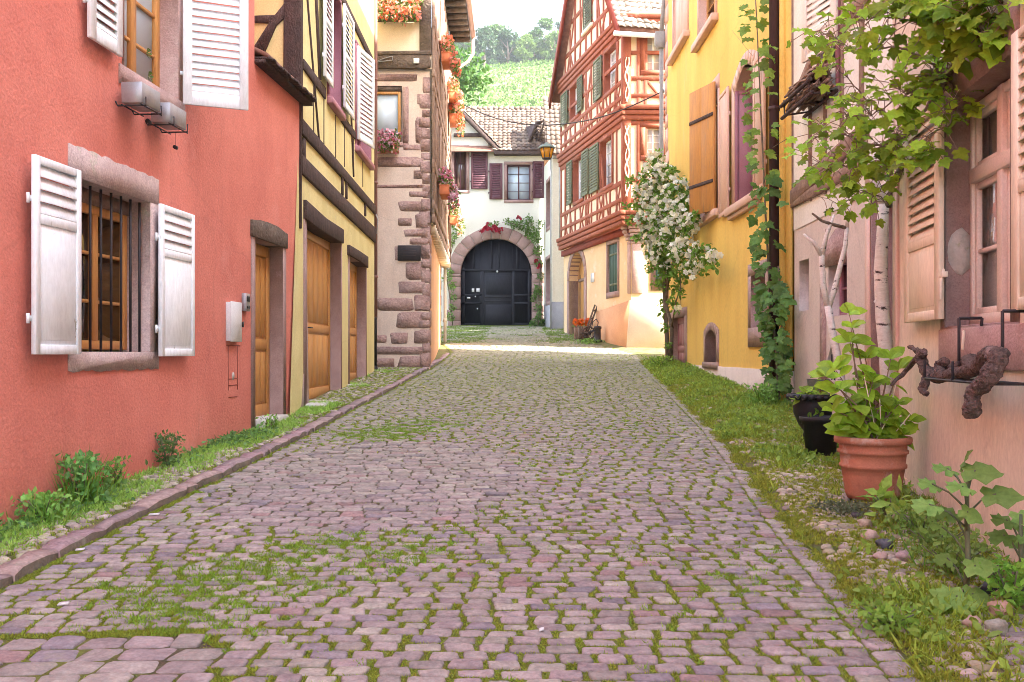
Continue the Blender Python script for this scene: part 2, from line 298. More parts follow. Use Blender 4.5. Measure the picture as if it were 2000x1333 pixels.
def window(w, r, depth, fm, gm, parent, nx=2, ny=3, fw=.06, mul=.05, bar=.022, transom=None):
    t0, t1, z0, z1 = r; b = M(); o0, o1 = -depth-.05, -depth
    b.bx(w, t0, t0+fw, z0, z1, o0, o1); b.bx(w, t1-fw, t1, z0, z1, o0, o1)
    b.bx(w, t0+fw, t1-fw, z0, z0+fw, o0, o1); b.bx(w, t0+fw, t1-fw, z1-fw, z1, o0, o1)
    if nx > 1:
        for i in range(1, nx):
            t = t0+(t1-t0)*i/nx; wd = mul if i*2 == nx else bar; b.bx(w, t-wd/2, t+wd/2, z0+fw, z1-fw, o0+.004, o1+.006)
    for i in range(1, ny):
        z = z0+(z1-z0)*i/ny; b.bx(w, t0+fw, t1-fw, z-bar/2, z+bar/2, o0+.008, o1-.008)
    if transom:
        z = z0+(z1-z0)*transom; b.bx(w, t0+fw, t1-fw, z-.035, z+.035, o0+.002, o1+.012)
    o = obj('window', b, MATS[fm].name, parent, bevel=.004)
    g = M(); g.bx(w, t0+.01, t1-.01, z0+.01, z1-.01, o0-.004, o0+.012); obj('pane', g, gm, o); return o
def shutter(w, t0, t1, z0, z1, o, m, parent, louv=((.08, .95),), pitch=.075, th=.035, hinges=True, st=.06, panels=True, label=None):
    b = M(); H = z1-z0; a, c = o, o+th
    b.bx(w, t0, t0+st, z0, z1, a, c); b.bx(w, t1-st, t1, z0, z1, a, c)
    cuts = [0]+[x for l in louv for x in l]+[1]
    for i in range(0, len(cuts), 2):
        f0, f1 = cuts[i], cuts[i+1]
        if f1 <= f0: continue
        za, zb = z0+H*f0, z0+H*f1
        if (zb-za) < .16 or not panels: b.bx(w, t0+st, t1-st, za, zb, a+.002, c-.002)
        else:
            b.bx(w, t0+st, t1-st, za, za+.07, a+.002, c-.002); b.bx(w, t0+st, t1-st, zb-.07, zb, a+.002, c-.002)
            b.bx(w, t0+st, t1-st, za+.07, zb-.07, a+.012, c-.012); b.bx(w, t0+st+.03, t1-st-.03, za+.10, zb-.10, a+.009, c-.007)
    for f0, f1 in louv:
        za, zb = z0+H*f0, z0+H*f1; n = max(2, int((zb-za)/pitch))
        for i in range(n):
            z = za+(zb-za)*(i+.5)/n; b.slat(w, t0+st-.005, t1-st+.005, z+random.uniform(-.003, .003), (zb-za)/n*1.08, (a+c)/2, th*.72, 0)
    s = obj('shutter', b, m, parent, bevel=.003, label=label)
    if hinges:
        for z in (z0+H*.18, z0+H*.78):
            h = M(); h.bx(w, t0-.05, t0+.03, z-.02, z+.02, a-.005, a+.004); h.tube([w.P(t0-.04, z-.035, a), w.P(t0-.04, z+.035, a)], .012, 6)
            obj('hinge', h, m, s)
    return s
def board_shutter(w, t0, t1, z0, z1, o, m, parent, n=3, th=.03, battens=(.15, .82), bm=None, label=None):
    b = M()
    for i in range(n):
        a = t0+(t1-t0)*i/n; c = t0+(t1-t0)*(i+1)/n; b.bx(w, a+.002, c-.002, z0+random.uniform(-.006, .006), z1+random.uniform(-.006, .006), o, o+th)
    s = obj('shutter', b, m, parent, bevel=.003, label=label)
    for f in battens: h = M(); z = z0+(z1-z0)*f; h.prism(w, [(t0+.02, z-.03), (t1-.02, z-.03), (t1-.02, z+.035), (t0+.02, z+.035)], o+th-.002, o+th+.02); obj('batten', h, bm or m, s, bevel=.003)
    return s
def door(w, r, depth, m, parent, split=.42, grooves=4, handle=True, side=0, label=None):
    t0, t1, z0, z1 = r; b = M(); o0, o1 = -depth-.06, -depth-.01; st = .11
    b.bx(w, t0, t1, z0, z1, o0, o1-.022)
    for a, c in ((t0, t0+st), (t1-st, t1)): b.bx(w, a, c, z0, z1, o1-.022, o1)
    zs = [z0, z0+(z1-z0)*split, z1]
    for z, h in ((z0, .16), (zs[1]-.06, .13), (z1-.14, .14)): b.bx(w, t0+st, t1-st, z, z+h, o1-.022, o1-.001)
    for za, zb in ((z0+.16, zs[1]-.06), (zs[1]+.07, z1-.14)):
        for i in range(grooves):
            a = t0+st+.02+(t1-t0-2*st-.04)*i/grooves; c = t0+st+.02+(t1-t0-2*st-.04)*(i+1)/grooves
            b.bx(w, a+.008, c-.008, za+.03, zb-.03, o1-.022, o1-.009)
    d = obj('door', b, m, parent, bevel=.004, label=label)
    if handle:
        h = M(); t = t0+st*.5 if side == 0 else t1-st*.5; z = z0+(z1-z0)*.44
        h.bx(w, t-.02, t+.02, z-.12, z+.06, o1, o1+.008); h.tube([w.P(t, z, o1), w.P(t, z, o1+.05), w.P(t+(.1 if side == 0 else -.1), z, o1+.055)], .009, 6)
        obj('handle', h, 'dark_metal', d)
    return d
def shell(w, t0, t1, depth, zb, zt, pitch, parent, m, gap=.012, over=.35, rm='roof_plain', ridge=None, facade_roof=True):
    b = M(); ta, tb = t0+gap, t1-gap; o0, o1 = -.25, -depth
    rz = zt+depth/2*pitch
    for t in (ta, tb): b.prism(Wall(w.P(t, 0, 0)[:2], w.P(t, 0, -1)[:2], 0), [(.06, zb), (depth, zb), (depth, zt), (depth/2, rz-.1), (.06, zt)], -.05, .05)
    b.bx(w, ta, tb, zb, zt, -depth, -depth+.1)
    obj('side_wall', b, m, parent)
    r = M(); e = .16
    for sgn in (0, 1):
        oe = over if sgn == 0 else -depth-over
        ze = zt-over*pitch
        a = [w.P(ta-.1, ze, oe), w.P(tb+.1, ze, oe), w.P(tb+.1, rz, -depth/2), w.P(ta-.1, rz, -depth/2)]
        c = [(x, y, z+e) for x, y, z in a]
        r.add(a+c, [(3, 2, 1, 0), (4, 5, 6, 7), (0, 1, 5, 4), (1, 2, 6, 5), (2, 3, 7, 6), (3, 0, 4, 7)])
    return obj('roof', r, rm, parent)
# scatter of a small shape: pos (n,3), dir (n,3) leaf direction, nor (n,3)
def frames(d, n):
    d = d/(np.linalg.norm(d, axis=1, keepdims=True)+1e-9); s = np.cross(d, n); s /= np.linalg.norm(s, axis=1, keepdims=True)+1e-9
    n = np.cross(s, d); return np.stack([s, d, n], axis=2)
def scatter(name, shape, pos, R, sc, cols, m, parent=None, smooth=False, org=None):
    sv, sf = shape; sv = np.array(sv, float); n = len(pos); k = len(sv)
    sc = np.asarray(sc); sc = sc[:, None, None] if sc.ndim == 1 else sc[:, None, :]
    v = np.einsum('nij,nkj->nki', R, sv[None]*sc)+np.asarray(pos)[:, None, :]
    fl = np.array([i for f in sf for i in f]); ct = np.array([len(f) for f in sf])
    loops = (fl[None]+(np.arange(n)*k)[:, None]).ravel(); counts = np.tile(ct, n)
    cc = np.repeat(np.asarray(cols), len(sf), axis=0)
    return fast(name, v.reshape(-1, 3), loops, counts, m, parent, cc, smooth, org)
def rdir(n, up=0.0):
    d = rng.normal(size=(n, 3)); d /= np.linalg.norm(d, axis=1, keepdims=True); d[:, 2] += up; return d/np.linalg.norm(d, axis=1, keepdims=True)
OVATE = ([(0, 0, 0), (.22, .25, .05), (.27, .5, .06), (.16, .8, .03), (0, 1, -.06), (-.16, .8, .03), (-.27, .5, .06), (-.22, .25, .05), (0, .5, -.02)], [(0, 1, 8), (1, 2, 8), (2, 3, 8), (3, 4, 8), (4, 5, 8), (5, 6, 8), (6, 7, 8), (7, 0, 8)])
DIA = ([(0, 0, 0), (.28, .5, .05), (0, 1, -.05), (-.28, .5, .05)], [(0, 1, 2), (0, 2, 3)])
def lobed(pts, dip=.06):
    vs = [(0, .28, -.03)]+[(x, y, .085*math.sin(2.4*i)-dip*(x*x+(y-.3)**2)*2) for i, (x, y) in enumerate(pts)]
    n = len(pts); return vs, [(0, 1+i, 1+(i+1) % n) for i in range(n)]
HYD = ([(0, 0, 0), (.26, .18, .06), (.38, .45, .07), (.24, .78, .03), (0, 1.05, -.10), (-.24, .78, .03), (-.38, .45, .07), (-.26, .18, .06), (0, .5, -.02)], OVATE[1])
GRAPE = lobed([(0, .02), (.16, -.10), (.36, -.06), (.46, .10), (.38, .22), (.56, .36), (.52, .56), (.30, .52), (.26, .66), (.16, .86), (0, 1.0), (-.16, .86), (-.26, .66), (-.30, .52), (-.52, .56), (-.56, .36), (-.38, .22), (-.46, .10), (-.36, -.06), (-.16, -.10)])
MALLOW = lobed([(.02, .0), (.25, -.12), (.45, -.02), (.50, .22), (.44, .30), (.58, .50), (.45, .72), (.28, .68), (.20, .92), (0, 1.0), (-.20, .92), (-.28, .68), (-.45, .72), (-.58, .50), (-.44, .30), (-.50, .22), (-.45, -.02), (-.25, -.12), (-.02, .0)], .12)
BLADE = ([(-.5, 0, 0), (.5, 0, 0), (.35, .5, .06), (-.35, .5, .06), (0, 1, .3)], [(0, 1, 2, 3), (3, 2, 4)])
TRI = ([(-.5, 0, 0), (.5, 0, 0), (0, 1, .25)], [(0, 1, 2)])
OCT = ([(1, 0, 0), (-1, 0, 0), (0, 1, 0), (0, -1, 0), (0, 0, .8), (0, 0, -.8)], [(0, 2, 4), (2, 1, 4), (1, 3, 4), (3, 0, 4), (2, 0, 5), (1, 2, 5), (3, 1, 5), (0, 3, 5)])
def rosette(k=6):
    vs = [(0, 0, .1)]; fs = []
    for i in range(k):
        a = 2*math.pi*i/k; b_ = a+2*math.pi/k*.95; o = len(vs)
        vs += [(math.cos(a)*.9, math.sin(a)*.9, .35), (math.cos((a+b_)/2)*1.1, math.sin((a+b_)/2)*1.1, .15), (math.cos(b_)*.9, math.sin(b_)*.9, .3)]; fs.append((0, o, o+1, o+2))
    for i in range(4):
        a = 2*math.pi*i/4; o = len(vs); vs += [(math.cos(a)*.5, math.sin(a)*.5, .6), (math.cos(a+1.2)*.5, math.sin(a+1.2)*.5, .6)]; fs.append((0, o, o+1))
    return vs, fs
ROSE = rosette()
def greens(n, base=(.12, .24, .035), var=.35, yellow=.3):
    b = np.array(base)[None]*1.25*(1+var*(rng.random((n, 1))*2-1)); y = rng.random((n, 1))*yellow; b[:, 0:1] += y*.14; b[:, 1:2] += y*.10; return b
def foliage(name, cl, nper, size, parent, base=(.12, .24, .035), shape=OVATE, var=.35, yellow=.3, hang=.2, m='leaf', fill=.55, org=None):
    pos = []
    for (c0, r) in cl:
        r = V3(r if hasattr(r, '__len__') else (r, r, r)); n = max(3, int(nper*(r[0]*r[2])/.04)); d = rdir(n); rad = rng.random((n, 1))**.5*(1-fill)+fill
        rad *= 1+.25*np.sin(d[:, :1]*7+c0[0]*9)*np.cos(d[:, 2:3]*6+c0[2]*5); pos.append(V3(c0)[None]+d*rad*r[None])
    pos = np.concatenate(pos); n = len(pos); nn = rdir(n, .7); dd = rdir(n, -hang)
    return scatter(name, shape, pos, frames(dd, nn), size*(.6+.8*rng.random(n)), greens(n, base, var, yellow), m, parent, org=org)
def blossoms(name, cl, nper, size, parent, cols, shape=None, out=1.0, up=.3):
    pos = []
    for (c0, r) in cl:
        r = V3(r if hasattr(r, '__len__') else (r, r, r)); n = max(1, int(nper*(r[0]*r[2])/.04)); d = rdir(n, up); d[:, 1] -= .4; d /= np.linalg.norm(d, axis=1, keepdims=True); pos.append(V3(c0)[None]+d*r[None]*out*(.8+.3*rng.random((n, 1))))
    pos = np.concatenate(pos); n = len(pos); k = np.array(cols)[rng.integers(0, len(cols), n)]*(.8+.3*rng.random((n, 1)))
    nn = rdir(n, .4); nn[:, 1] -= .8
    return scatter(name, shape or ROSE, pos, frames(rdir(n), nn), size*(.7+.6*rng.random(n)), k, 'petal', parent)
def vnoise(x, y, f=1.0, s=0):
    x = np.asarray(x)*f; y = np.asarray(y)*f
    return (np.sin(1.7*x+2.3*y+s)+np.sin(-2.9*x+1.3*y+2.1*s+1)+np.sin(4.1*x+3.7*y+s*1.3+2)*.6+np.sin(7.3*x-5.9*y+s)*.4+np.sin(13.1*x+9.7*y+s*.7)*.25)/3.25
# ---------------- ground shape ----------------
def base(y):
    y = np.asarray(y, float); return np.where(y < 26, .056*y, 1.456+.085*(y-26))
def kx(y): return np.interp(y, [-8, 5.52, 11.57, 22, 28, 34, 41], [-3.85, -2.84, -2.40, -1.86, -1.72, -2.6, -2.9])
def ex(y): return np.interp(y, [-8, 2.5, 4.52, 6.63, 12, 20.9, 27, 31, 41], [.9, 1.5, 1.67, 1.84, 2.35, 2.9, 3.3, 2.5, 1.5])
def fade(y): return np.clip((28.5-np.asarray(y, float))/5, 0, 1)
def G(x, y):
    x = np.asarray(x, float); z = base(y)+.006*np.sin(x*2.1+y*.9)+.005*np.sin(y*1.7-x)
    z = z+np.where(x < kx(y), .055*fade(y), 0)+np.clip((x-ex(y))/.35, 0, 1)*.05
    return z
def grow(px, py): # ground point seen at a pixel (right verge height)
    k = (py-HZ)/F; return (1.55-.0)/(k+.056) if k > .002 else (2.354)/(.085+k)
# ---------------- terrain and street ----------------
def grid(name, xs, ys, zf, m, org=(0, 0, 0)):
    X, Y = np.meshgrid(xs, ys); Z = zf(X, Y); nx, ny = len(xs), len(ys)
    v = np.stack([X, Y, Z], -1).reshape(-1, 3); i = np.arange(nx*ny).reshape(ny, nx)
    q = np.stack([i[:-1, :-1], i[:-1, 1:], i[1:, 1:], i[1:, :-1]], -1).reshape(-1, 4)
    return fast(name, v, q.ravel(), np.full(len(q), 4), m, smooth=True)
def hill_z(x, y):
    x = np.asarray(x, float); y = np.asarray(y, float)
    z = np.interp(y, [-900, -60, 0, 26, 41, 60, 90, 120, 160, 178, 215, 300, 500, 1400], [-8, -3.5, 0, 1.456, 2.6, 7, 20, 32, 47.5, 50.5, 50, 42, 20, 10])
    w = np.clip((y-60)/60, 0, 1); return z-.45+w*(np.sin(x*.05)*1.5+np.sin(x*.013+1)*4*np.clip((y-120)/300, 0, 1))
setting(grid('terrain', np.concatenate([np.linspace(-900, -70, 20), np.linspace(-60, 60, 61), np.linspace(70, 900, 20)]), np.concatenate([np.linspace(-900, -20, 12), np.linspace(-10, 240, 101), np.linspace(260, 1400, 20)]), hill_z, 'hill_grass'))
def strip(name, fa, fb, ys, nv, dz, m):
    v = []; 
    for y in ys:
        a, b = fa(y), fb(y)
        for j in range(nv+1):
            x = a+(b-a)*j/nv; xe = min(max(x, a+1e-4), b-1e-4); v.append((x, y, float(G(xe, y))+dz))
    ny = len(ys); i = np.arange(ny*(nv+1)).reshape(ny, nv+1); q = np.stack([i[:-1, :-1], i[:-1, 1:], i[1:, 1:], i[1:, :-1]], -1).reshape(-1, 4)
    return setting(fast(name, v, q.ravel(), np.full(len(q), 4), m, smooth=True))
ys = np.arange(-8, 42.01, .25)
def XB(y): return -1.32+.10*np.sin(np.asarray(y)*5)+.06*np.sin(np.asarray(y)*13)
def big_patch(x, y): return (x < XB(y)) & (y < 4.70)
def moss_mask(x, y):
    m = .35+.45*vnoise(x, y, .8, 2)+.25*vnoise(x, y, 3, 7)
    m = m+.75*np.exp(-((x+1.7)/.65)**2-((y-5.7)/.9)**2)+.35*np.exp(-((x+.9)/.8)**2-((y-6.1)/.8)**2)+.7*np.exp(-((x+1.35)/.8)**2-((y-12.2)/1.2)**2)+.15*np.exp(-((x-.3)/1.6)**2-((y-5)/3)**2)
    m = np.where(((x+1.25)/1.35)**2+((y-8.9)/2.1)**2 < 1, -.3, m)
    bp = big_patch(x, y)
    return np.where(bp, -.12+.5*vnoise(x, y, 2.2, 6), m)
def road_bed():
    yy = np.concatenate([np.arange(-8, 2, .5), np.arange(2, 14, .08), np.arange(14, 42.01, .3)]); nv = 52; v = []
    for y in yy:
        a, b_ = kx(y), ex(y)
        for j in range(nv+1): x = min(max(a+(b_-a)*j/nv, a+1e-4), b_-1e-4); v.append((x, y, float(G(x, y))-.009))
    ny = len(yy); i = np.arange(ny*(nv+1)).reshape(ny, nv+1); q = np.stack([i[:-1, :-1], i[:-1, 1:], i[1:, 1:], i[1:, :-1]], -1).reshape(-1, 4); c = np.array(v)[q[:, 0]]
    m = np.clip(moss_mask(c[:, 0], c[:, 1])*1.3+.65, 0, 1)[:, None]; col = np.array([[.24, .29, .06]])*m+np.array([[.13, .10, .085]])*(1-m)
    return setting(fast('road', v, q.ravel(), np.full(len(q), 4), 'moss_bed', cols=col, smooth=True))
road_bed()
strip('pavement', lambda y: -6.5, lambda y: kx(y)-.01, ys, 10, -.02, 'dirt')
strip('verge', lambda y: ex(y)+.001, lambda y: 11.5, ys, 24, -.02, 'dirt')
# ---- setts: every stone is real geometry in one paving mesh
def bare_patch(x, y): return ((x+1.25)/1.35)**2+((y-8.9)/2.1)**2 < 1+.3*vnoise(x, y, 2)
rows = []; y = 2.2
while y < 40.6:
    d = .104*random.uniform(.94, 1.07)
    if y > 20: d *= 1.1
    x = float(kx(y))+.03+random.uniform(0, .06); xe_ = float(ex(y))-.02
    while x < xe_:
        yc = y+.02*math.sin(x*1.3+y*.8)+.07*math.cos(x*.7+.2)
        big = big_patch(x, yc)
        if big: x = float(XB(yc))+.012; continue
        g = random.uniform(.014, .034)+(.014 if random.random() < .2 else 0)
        w_ = random.triangular(.095, .20, .138)
        if x+w_+.07 > xe_-.04 and y < 27: w_ = max(.05, xe_-.045-x); g = .2
        if bare_patch(x, yc): w_ *= 1.15; g = random.uniform(.004, .010)
        if y > 20: w_ *= 1.1
        if not big: rows.append((x+w_/2, yc+random.uniform(-.006, .006), w_, d-random.uniform(.010, .022)*(.35 if bare_patch(x, yc) else 1), random.gauss(0, .018), 0))
        x += w_+g
    y += d
y = 2.0
while y < 6.8:   # larger dry-laid stones lower left
    d = .158; x = float(kx(y))+.04+random.uniform(0, .1)
    if y > 4.60: break
    while x < float(XB(y+d/2))-.05:
        w_ = random.uniform(.16, .25); yc = y+d/2+.02*math.sin(x*1.3+y)
        w_ = w_ if x+w_ < float(XB(yc))-.06 else float(XB(yc))-x-.004
        if w_ > .05: rows.append((x+w_/2, yc, w_, d-.010, random.gauss(0, .02), 1))
        x += w_+random.uniform(.008, .016)
    y += d
y = 3.3
while y < 4.75:   # larger slabs in the lower right corner
    d = random.uniform(.16, .22); x = float(ex(y))+.30+.45*(y-3.3)*.5
    while x < 3.0: w_ = random.uniform(.20, .34); rows.append((x+w_/2, y+d/2, w_, d-.015, random.gauss(-.12, .05), 1)); x += w_+.015
    y += d
# border row along the right edge
for off in (0.02,):
    y = 2.3
    while y < 27:
        l = random.uniform(.13, .20); rows.append((float(ex(y))+off, y+l/2, .13, l-.02, .0, 2)); y += l
rows = [r for r in rows if not (r[5] == 0 and r[0]+r[2]*.4 > float(ex(r[1]))+.5 and r[1] < 27)]
R_ = np.array(rows)
def setts(name, R_, K, m='sett'):
    n = len(R_); a = np.linspace(0, 2*np.pi, K, endpoint=False)+np.pi/K
    e = .30; cx_ = np.sign(np.cos(a))*np.abs(np.cos(a))**e; cy_ = np.sign(np.sin(a))*np.abs(np.sin(a))**e
    jit = 1+.035*rng.normal(size=(n, K)); kx_ = 1+.07*rng.normal(size=(n, 1)); skew = .06*rng.normal(size=(n, 1)); tap = .05*rng.normal(size=(n, 1))
    ox = cx_[None]*R_[:, 2:3]/2*jit*(1+tap*cy_[None])+skew*cy_[None]*R_[:, 3:4]; oy = cy_[None]*R_[:, 3:4]/2*jit*(1+.8*tap*cx_[None])
    ct, st_ = np.cos(R_[:, 4:5]), np.sin(R_[:, 4:5]); ox, oy = ox*ct-oy*st_, ox*st_+oy*ct
    zc = G(R_[:, 0], R_[:, 1])+rng.normal(size=n)*.0035; tx = rng.normal(size=(n, 1))*.02; ty = rng.normal(size=(n, 1))*.02
    rings = [(1.0, -.05), (.99, -.009), (.945, -.002), (.80, .001), (.35, .002)]; V = []
    for s_, dz in rings:
        X = ox*s_; Y = oy*s_; V.append(np.stack([R_[:, 0:1]+X, R_[:, 1:2]+Y, zc[:, None]+dz+X*tx+Y*(ty+.056)+(.0022*rng.normal(size=X.shape) if s_ < .9 else 0)], -1))
    C = np.stack([R_[:, 0], R_[:, 1], zc+.004], -1)[:, None]
    V = np.concatenate(V+[C], 1); nr = len(rings); q = []
    for i in range(nr-1):
        for j in range(K): q.append((i*K+j, i*K+(j+1) % K, (i+1)*K+(j+1) % K, (i+1)*K+j))
    t = [((nr-1)*K+j, (nr-1)*K+(j+1) % K, nr*K) for j in range(K)]
    fl = np.array([i for f in q+t for i in f]); cnt = np.array([4]*len(q)+[3]*K); k = V.shape[1]
    h = rng.random((n, 1)); base_c = np.array([[.37, .30, .298]])*(1-h)+np.array([[.375, .335, .30]])*h
    odd = rng.random(n); base_c[odd < .10] = (.42, .385, .33); base_c[odd > .93] = (.29, .25, .27); base_c[(odd > .88) & (odd < .93)] = (.36, .25, .24)
    base_c *= (.82+.36*rng.random((n, 1)))
    far = np.clip((R_[:, 1:2]-7)/14, 0, .8); base_c = base_c*(1-far)+np.array([[.345, .335, .22]])*(.85+.3*rng.random((n, 1)))*far
    return setting(fast(name, V.reshape(-1, 3), (fl[None]+(np.arange(n)*k)[:, None]).ravel(), np.tile(cnt, n), m, cols=np.repeat(base_c, len(q)+K, 0), smooth=True))
near = R_[:, 1] < 13
setts('cobblestone_setts', R_[near], 14); setts('cobblestone_setts', R_[~near], 8)
# ---- kerb stones
b = M(); y = 1.5
while y < 27.5:
    l = random.choice((random.uniform(.25, .4), random.uniform(.4, .75))); y1 = y+l-.02
    wd = random.uniform(.075, .13); j = lambda a=.012: random.uniform(-a, a)
    xa, xb = float(kx(y)), float(kx(y1)); za, zb = float(base(y)), float(base(y1)); h = .048*float(fade(y))+.010+random.uniform(-.010, .010); yaw = random.uniform(-.012, .012)
    n = 4; vs = []
    for i in range(n+1):
        f = i/n; x = xa+(xb-xa)*f; yy = y+(y1-y)*f; z = za+(zb-za)*f
        e = .012 if i in (0, n) else 0
        vs += [(x+.018+j(.010)+yaw*(f-.5)*2, yy, z-.06), (x+.012+j(.016)+yaw*(f-.5)*2, yy, z+h-.014-e+j(.008)), (x-.012+j(), yy, z+h-e+j(.005)), (x-wd+j(), yy, z+h+.004-e+j(.004)), (x-wd-.01, yy, z-.06)]
    fs = [(i*5+k, i*5+k+1, (i+1)*5+k+1, (i+1)*5+k) for i in range(n) for k in range(4)]+[(0, 1, 2, 3, 4), tuple(n*5+k for k in (4, 3, 2, 1, 0))]
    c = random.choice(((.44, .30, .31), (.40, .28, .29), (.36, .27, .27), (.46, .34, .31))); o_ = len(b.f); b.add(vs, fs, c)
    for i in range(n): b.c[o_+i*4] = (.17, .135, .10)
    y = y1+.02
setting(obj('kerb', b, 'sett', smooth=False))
# ---- pebbles on pavement and verge
def pebbles(name, P_, sz, cols, org=(0, 0, 0)):
    n = len(P_); a = rng.random(n)*6.28; V = [(0, 0, 1.0)]; K = 7
    for zc, r in ((.72, .62), (.25, .95), (-.4, 1.0)):
        for j in range(K): V.append((r*math.cos(6.283*j/K), r*math.sin(6.283*j/K), zc))
    f = [(0, 1+j, 1+(j+1) % K) for j in range(K)]+[(1+i*K+j, 1+(i+1)*K+j, 1+(i+1)*K+(j+1) % K, 1+i*K+(j+1) % K) for i in range(2) for j in range(K)]
    R3 = np.zeros((n, 3, 3)); R3[:, 0, 0] = np.cos(a); R3[:, 0, 1] = -np.sin(a); R3[:, 1, 0] = np.sin(a); R3[:, 1, 1] = np.cos(a); R3[:, 2, 2] = 1
    sc = np.stack([sz*(.8+.6*rng.random(n)), sz*(.7+.3*rng.random(n)), sz*(.28+.25*rng.random(n))], 1)
    return fast(name, *_sc((V, f), P_, R3, sc), 'pebble', cols=np.repeat(cols, len(f), 0), smooth=True)
def _sc(shape, pos, R, sc):
    sv, sf = np.array(shape[0], float), shape[1]; n = len(pos); k = len(sv)
    v = np.einsum('nij,nkj->nki', R, sv[None]*sc[:, None, :])+pos[:, None, :]
    fl = np.array([i for f in sf for i in f]); return v.reshape(-1, 3), (fl[None]+(np.arange(n)*k)[:, None]).ravel(), np.tile(np.array([len(f) for f in sf]), n)
def pave(fa, fb, y0, y1, pitch):
    P = []; y = y0; i = 0
    while y < y1:
        p = pitch*(1 if y < 12 else 1.5)
        x = fa(y)+random.uniform(0, p)+(i % 2)*p/2
        while x < fb(y): P.append((x+random.uniform(-.25, .25)*p, y+random.uniform(-.25, .25)*p)); x += p
        y += p*.85; i += 1
    P = np.array(P); return np.column_stack([P, G(P[:, 0], P[:, 1])-.012])
def pcol(n, a=(.42, .40, .26), b=(.44, .36, .34)):
    h = rng.random((n, 1)); return (np.array([a])*h+np.array([b])*(1-h))*(.7+.6*rng.random((n, 1)))
wallL = lambda y: np.interp(y, [-6, 13.3, 13.6, 22.1], [-4.33, -2.92, -2.95, -2.92])
wallR = lambda y: np.interp(y, [-6, 8.5, 8.6, 30], [1.42, 3.27, 4.0, 3.95])
Pl = pave(lambda y: float(wallL(y))-.05, lambda y: float(kx(y))-.15, 2.6, 21.9, .088)
setting(pebbles('pavement_pebbles', Pl, .043, pcol(len(Pl))))
Pr = pave(lambda y: float(ex(y))+.15, lambda y: float(wallR(y)), 2.6, 24, .088)
keep = (vnoise(Pr[:, 0], Pr[:, 1], 1.5, 3) > -.6) & ~((Pr[:, 1] < 4.8) & (Pr[:, 0] > ex(Pr[:, 1])+.28+.22*(Pr[:, 1]-3.3)))
setting(pebbles('verge_pebbles', Pr[keep], .043, pcol(keep.sum(), (.40, .36, .22), (.48, .38, .35))))
# ---- grass and moss
def blades(name, P_, h, w, base_c=(.16, .30, .04), var=.3, yellow=.5, lean=.5, shape=TRI, label=None):
    n = len(P_); d = rdir(n); d[:, 2] = np.abs(d[:, 2])*.6+1.1-lean*rng.random(n); nn = rdir(n); nn[:, 2] *= .2
    sc = np.stack([w*(.6+.8*rng.random(n)), h*(.4+.9*rng.random(n)), h*(.5+rng.random(n))], 1)
    return setting(scatter(name, shape, P_, frames(d, nn), sc, greens(n, base_c, var, yellow), 'leaf'), 'stuff', label or name.replace('_', ' '))
occ = np.zeros((650, 2600), bool)
for q in R_:
    ix0, ix1 = int((q[0]-q[2]/2+3.2)*100), int((q[0]+q[2]/2+3.2)*100)+1; iy0, iy1 = int((q[1]-q[3]/2-2)*100), int((q[1]+q[3]/2-2)*100)+1
    if iy0 >= 0 and iy1 < 2600 and ix0 >= 0: occ[ix0:ix1, iy0:iy1] = True
def free_pts(y0, y1, n):
    x = -3.1+rng.random(n)*6.3; y = y0+rng.random(n)*(y1-y0); k = (x > kx(y)+.01) & (x < ex(y)+.1); x, y = x[k], y[k]
    k = ~occ[((x+3.2)*100).astype(int), np.clip(((y-2)*100).astype(int), 0, 2599)]; return x[k], y[k]
x, y = free_pts(2.6, 10, 1500000); mk = moss_mask(x, y); k = rng.random(len(x)) < np.clip(mk*1.3+.68, .01, 1); x, y, mk = x[k], y[k], mk[k]
blades('moss_in_joints', np.stack([x, y, G(x, y)-.010], 1), .014+.008*np.clip(mk, 0, 1), .006, (.26, .33, .05), .4, .6, lean=1.0, label='short moss and grass in the joints between the setts')
x, y = free_pts(10, 27, 700000); mk = moss_mask(x, y); k = rng.random(len(x)) < np.clip(mk*1.1+.75, .02, 1); x, y = x[k], y[k]
blades('moss_in_joints', np.stack([x, y, G(x, y)-.010], 1), .022, .016, (.27, .34, .07), .4, .6, lean=1.0, label='moss in the joints further up the street')
def clump_pts(fn, x0, x1, y0, y1, dens, thr):
    n = int((x1-x0)*(y1-y0)*dens); x = x0+(x1-x0)*rng.random(n); y = y0+(y1-y0)*rng.random(n); k = fn(x, y) > thr*rng.random(n)+.0
    return x[k], y[k]
x, y = clump_pts(lambda x, y: np.where((x > kx(y)+.02) & (x < ex(y)), moss_mask(x, y)+.6*vnoise(x, y, 9, 4)-.85, -1), -2.8, 2.4, 3, 14, 12000, .35)
blades('grass_tufts', np.stack([x, y, G(x, y)-.005], 1), .028, .007, (.22, .38, .05), .35, .6, lean=.9, label='grass tufts spilling over the cobbles')
def left_d(x, y):
    u = (x-wallL(y))/(kx(y)-.2-wallL(y)); base_ = .42-.35*u+.55*vnoise(x, y, 1.6, 1)+.25*vnoise(x, y, 6, 1)
    m = base_+.9*np.exp(-((y-7.0)/1.0)**2)*(1-u)+.75*np.exp(-((y-10.6)/1.1)**2)*(1.1-.7*u)+.5*np.exp(-((y-13.9)/.6)**2)
    m = m-.5*(y > 14.4)-.25*np.clip(vnoise(x, y, 3.3, 17), 0, 1)
    return np.where((u > 0) & (u < 1.02), m, -1)
x, y = clump_pts(left_d, -4.1, -1.8, 4, 22, 16000, 1.15); blades('pavement_grass', np.stack([x, y, G(x, y)-.01], 1), .055, .009, (.33, .54, .12), .35, .35, lean=.7, shape=BLADE, label='grass along the foot of the red house')
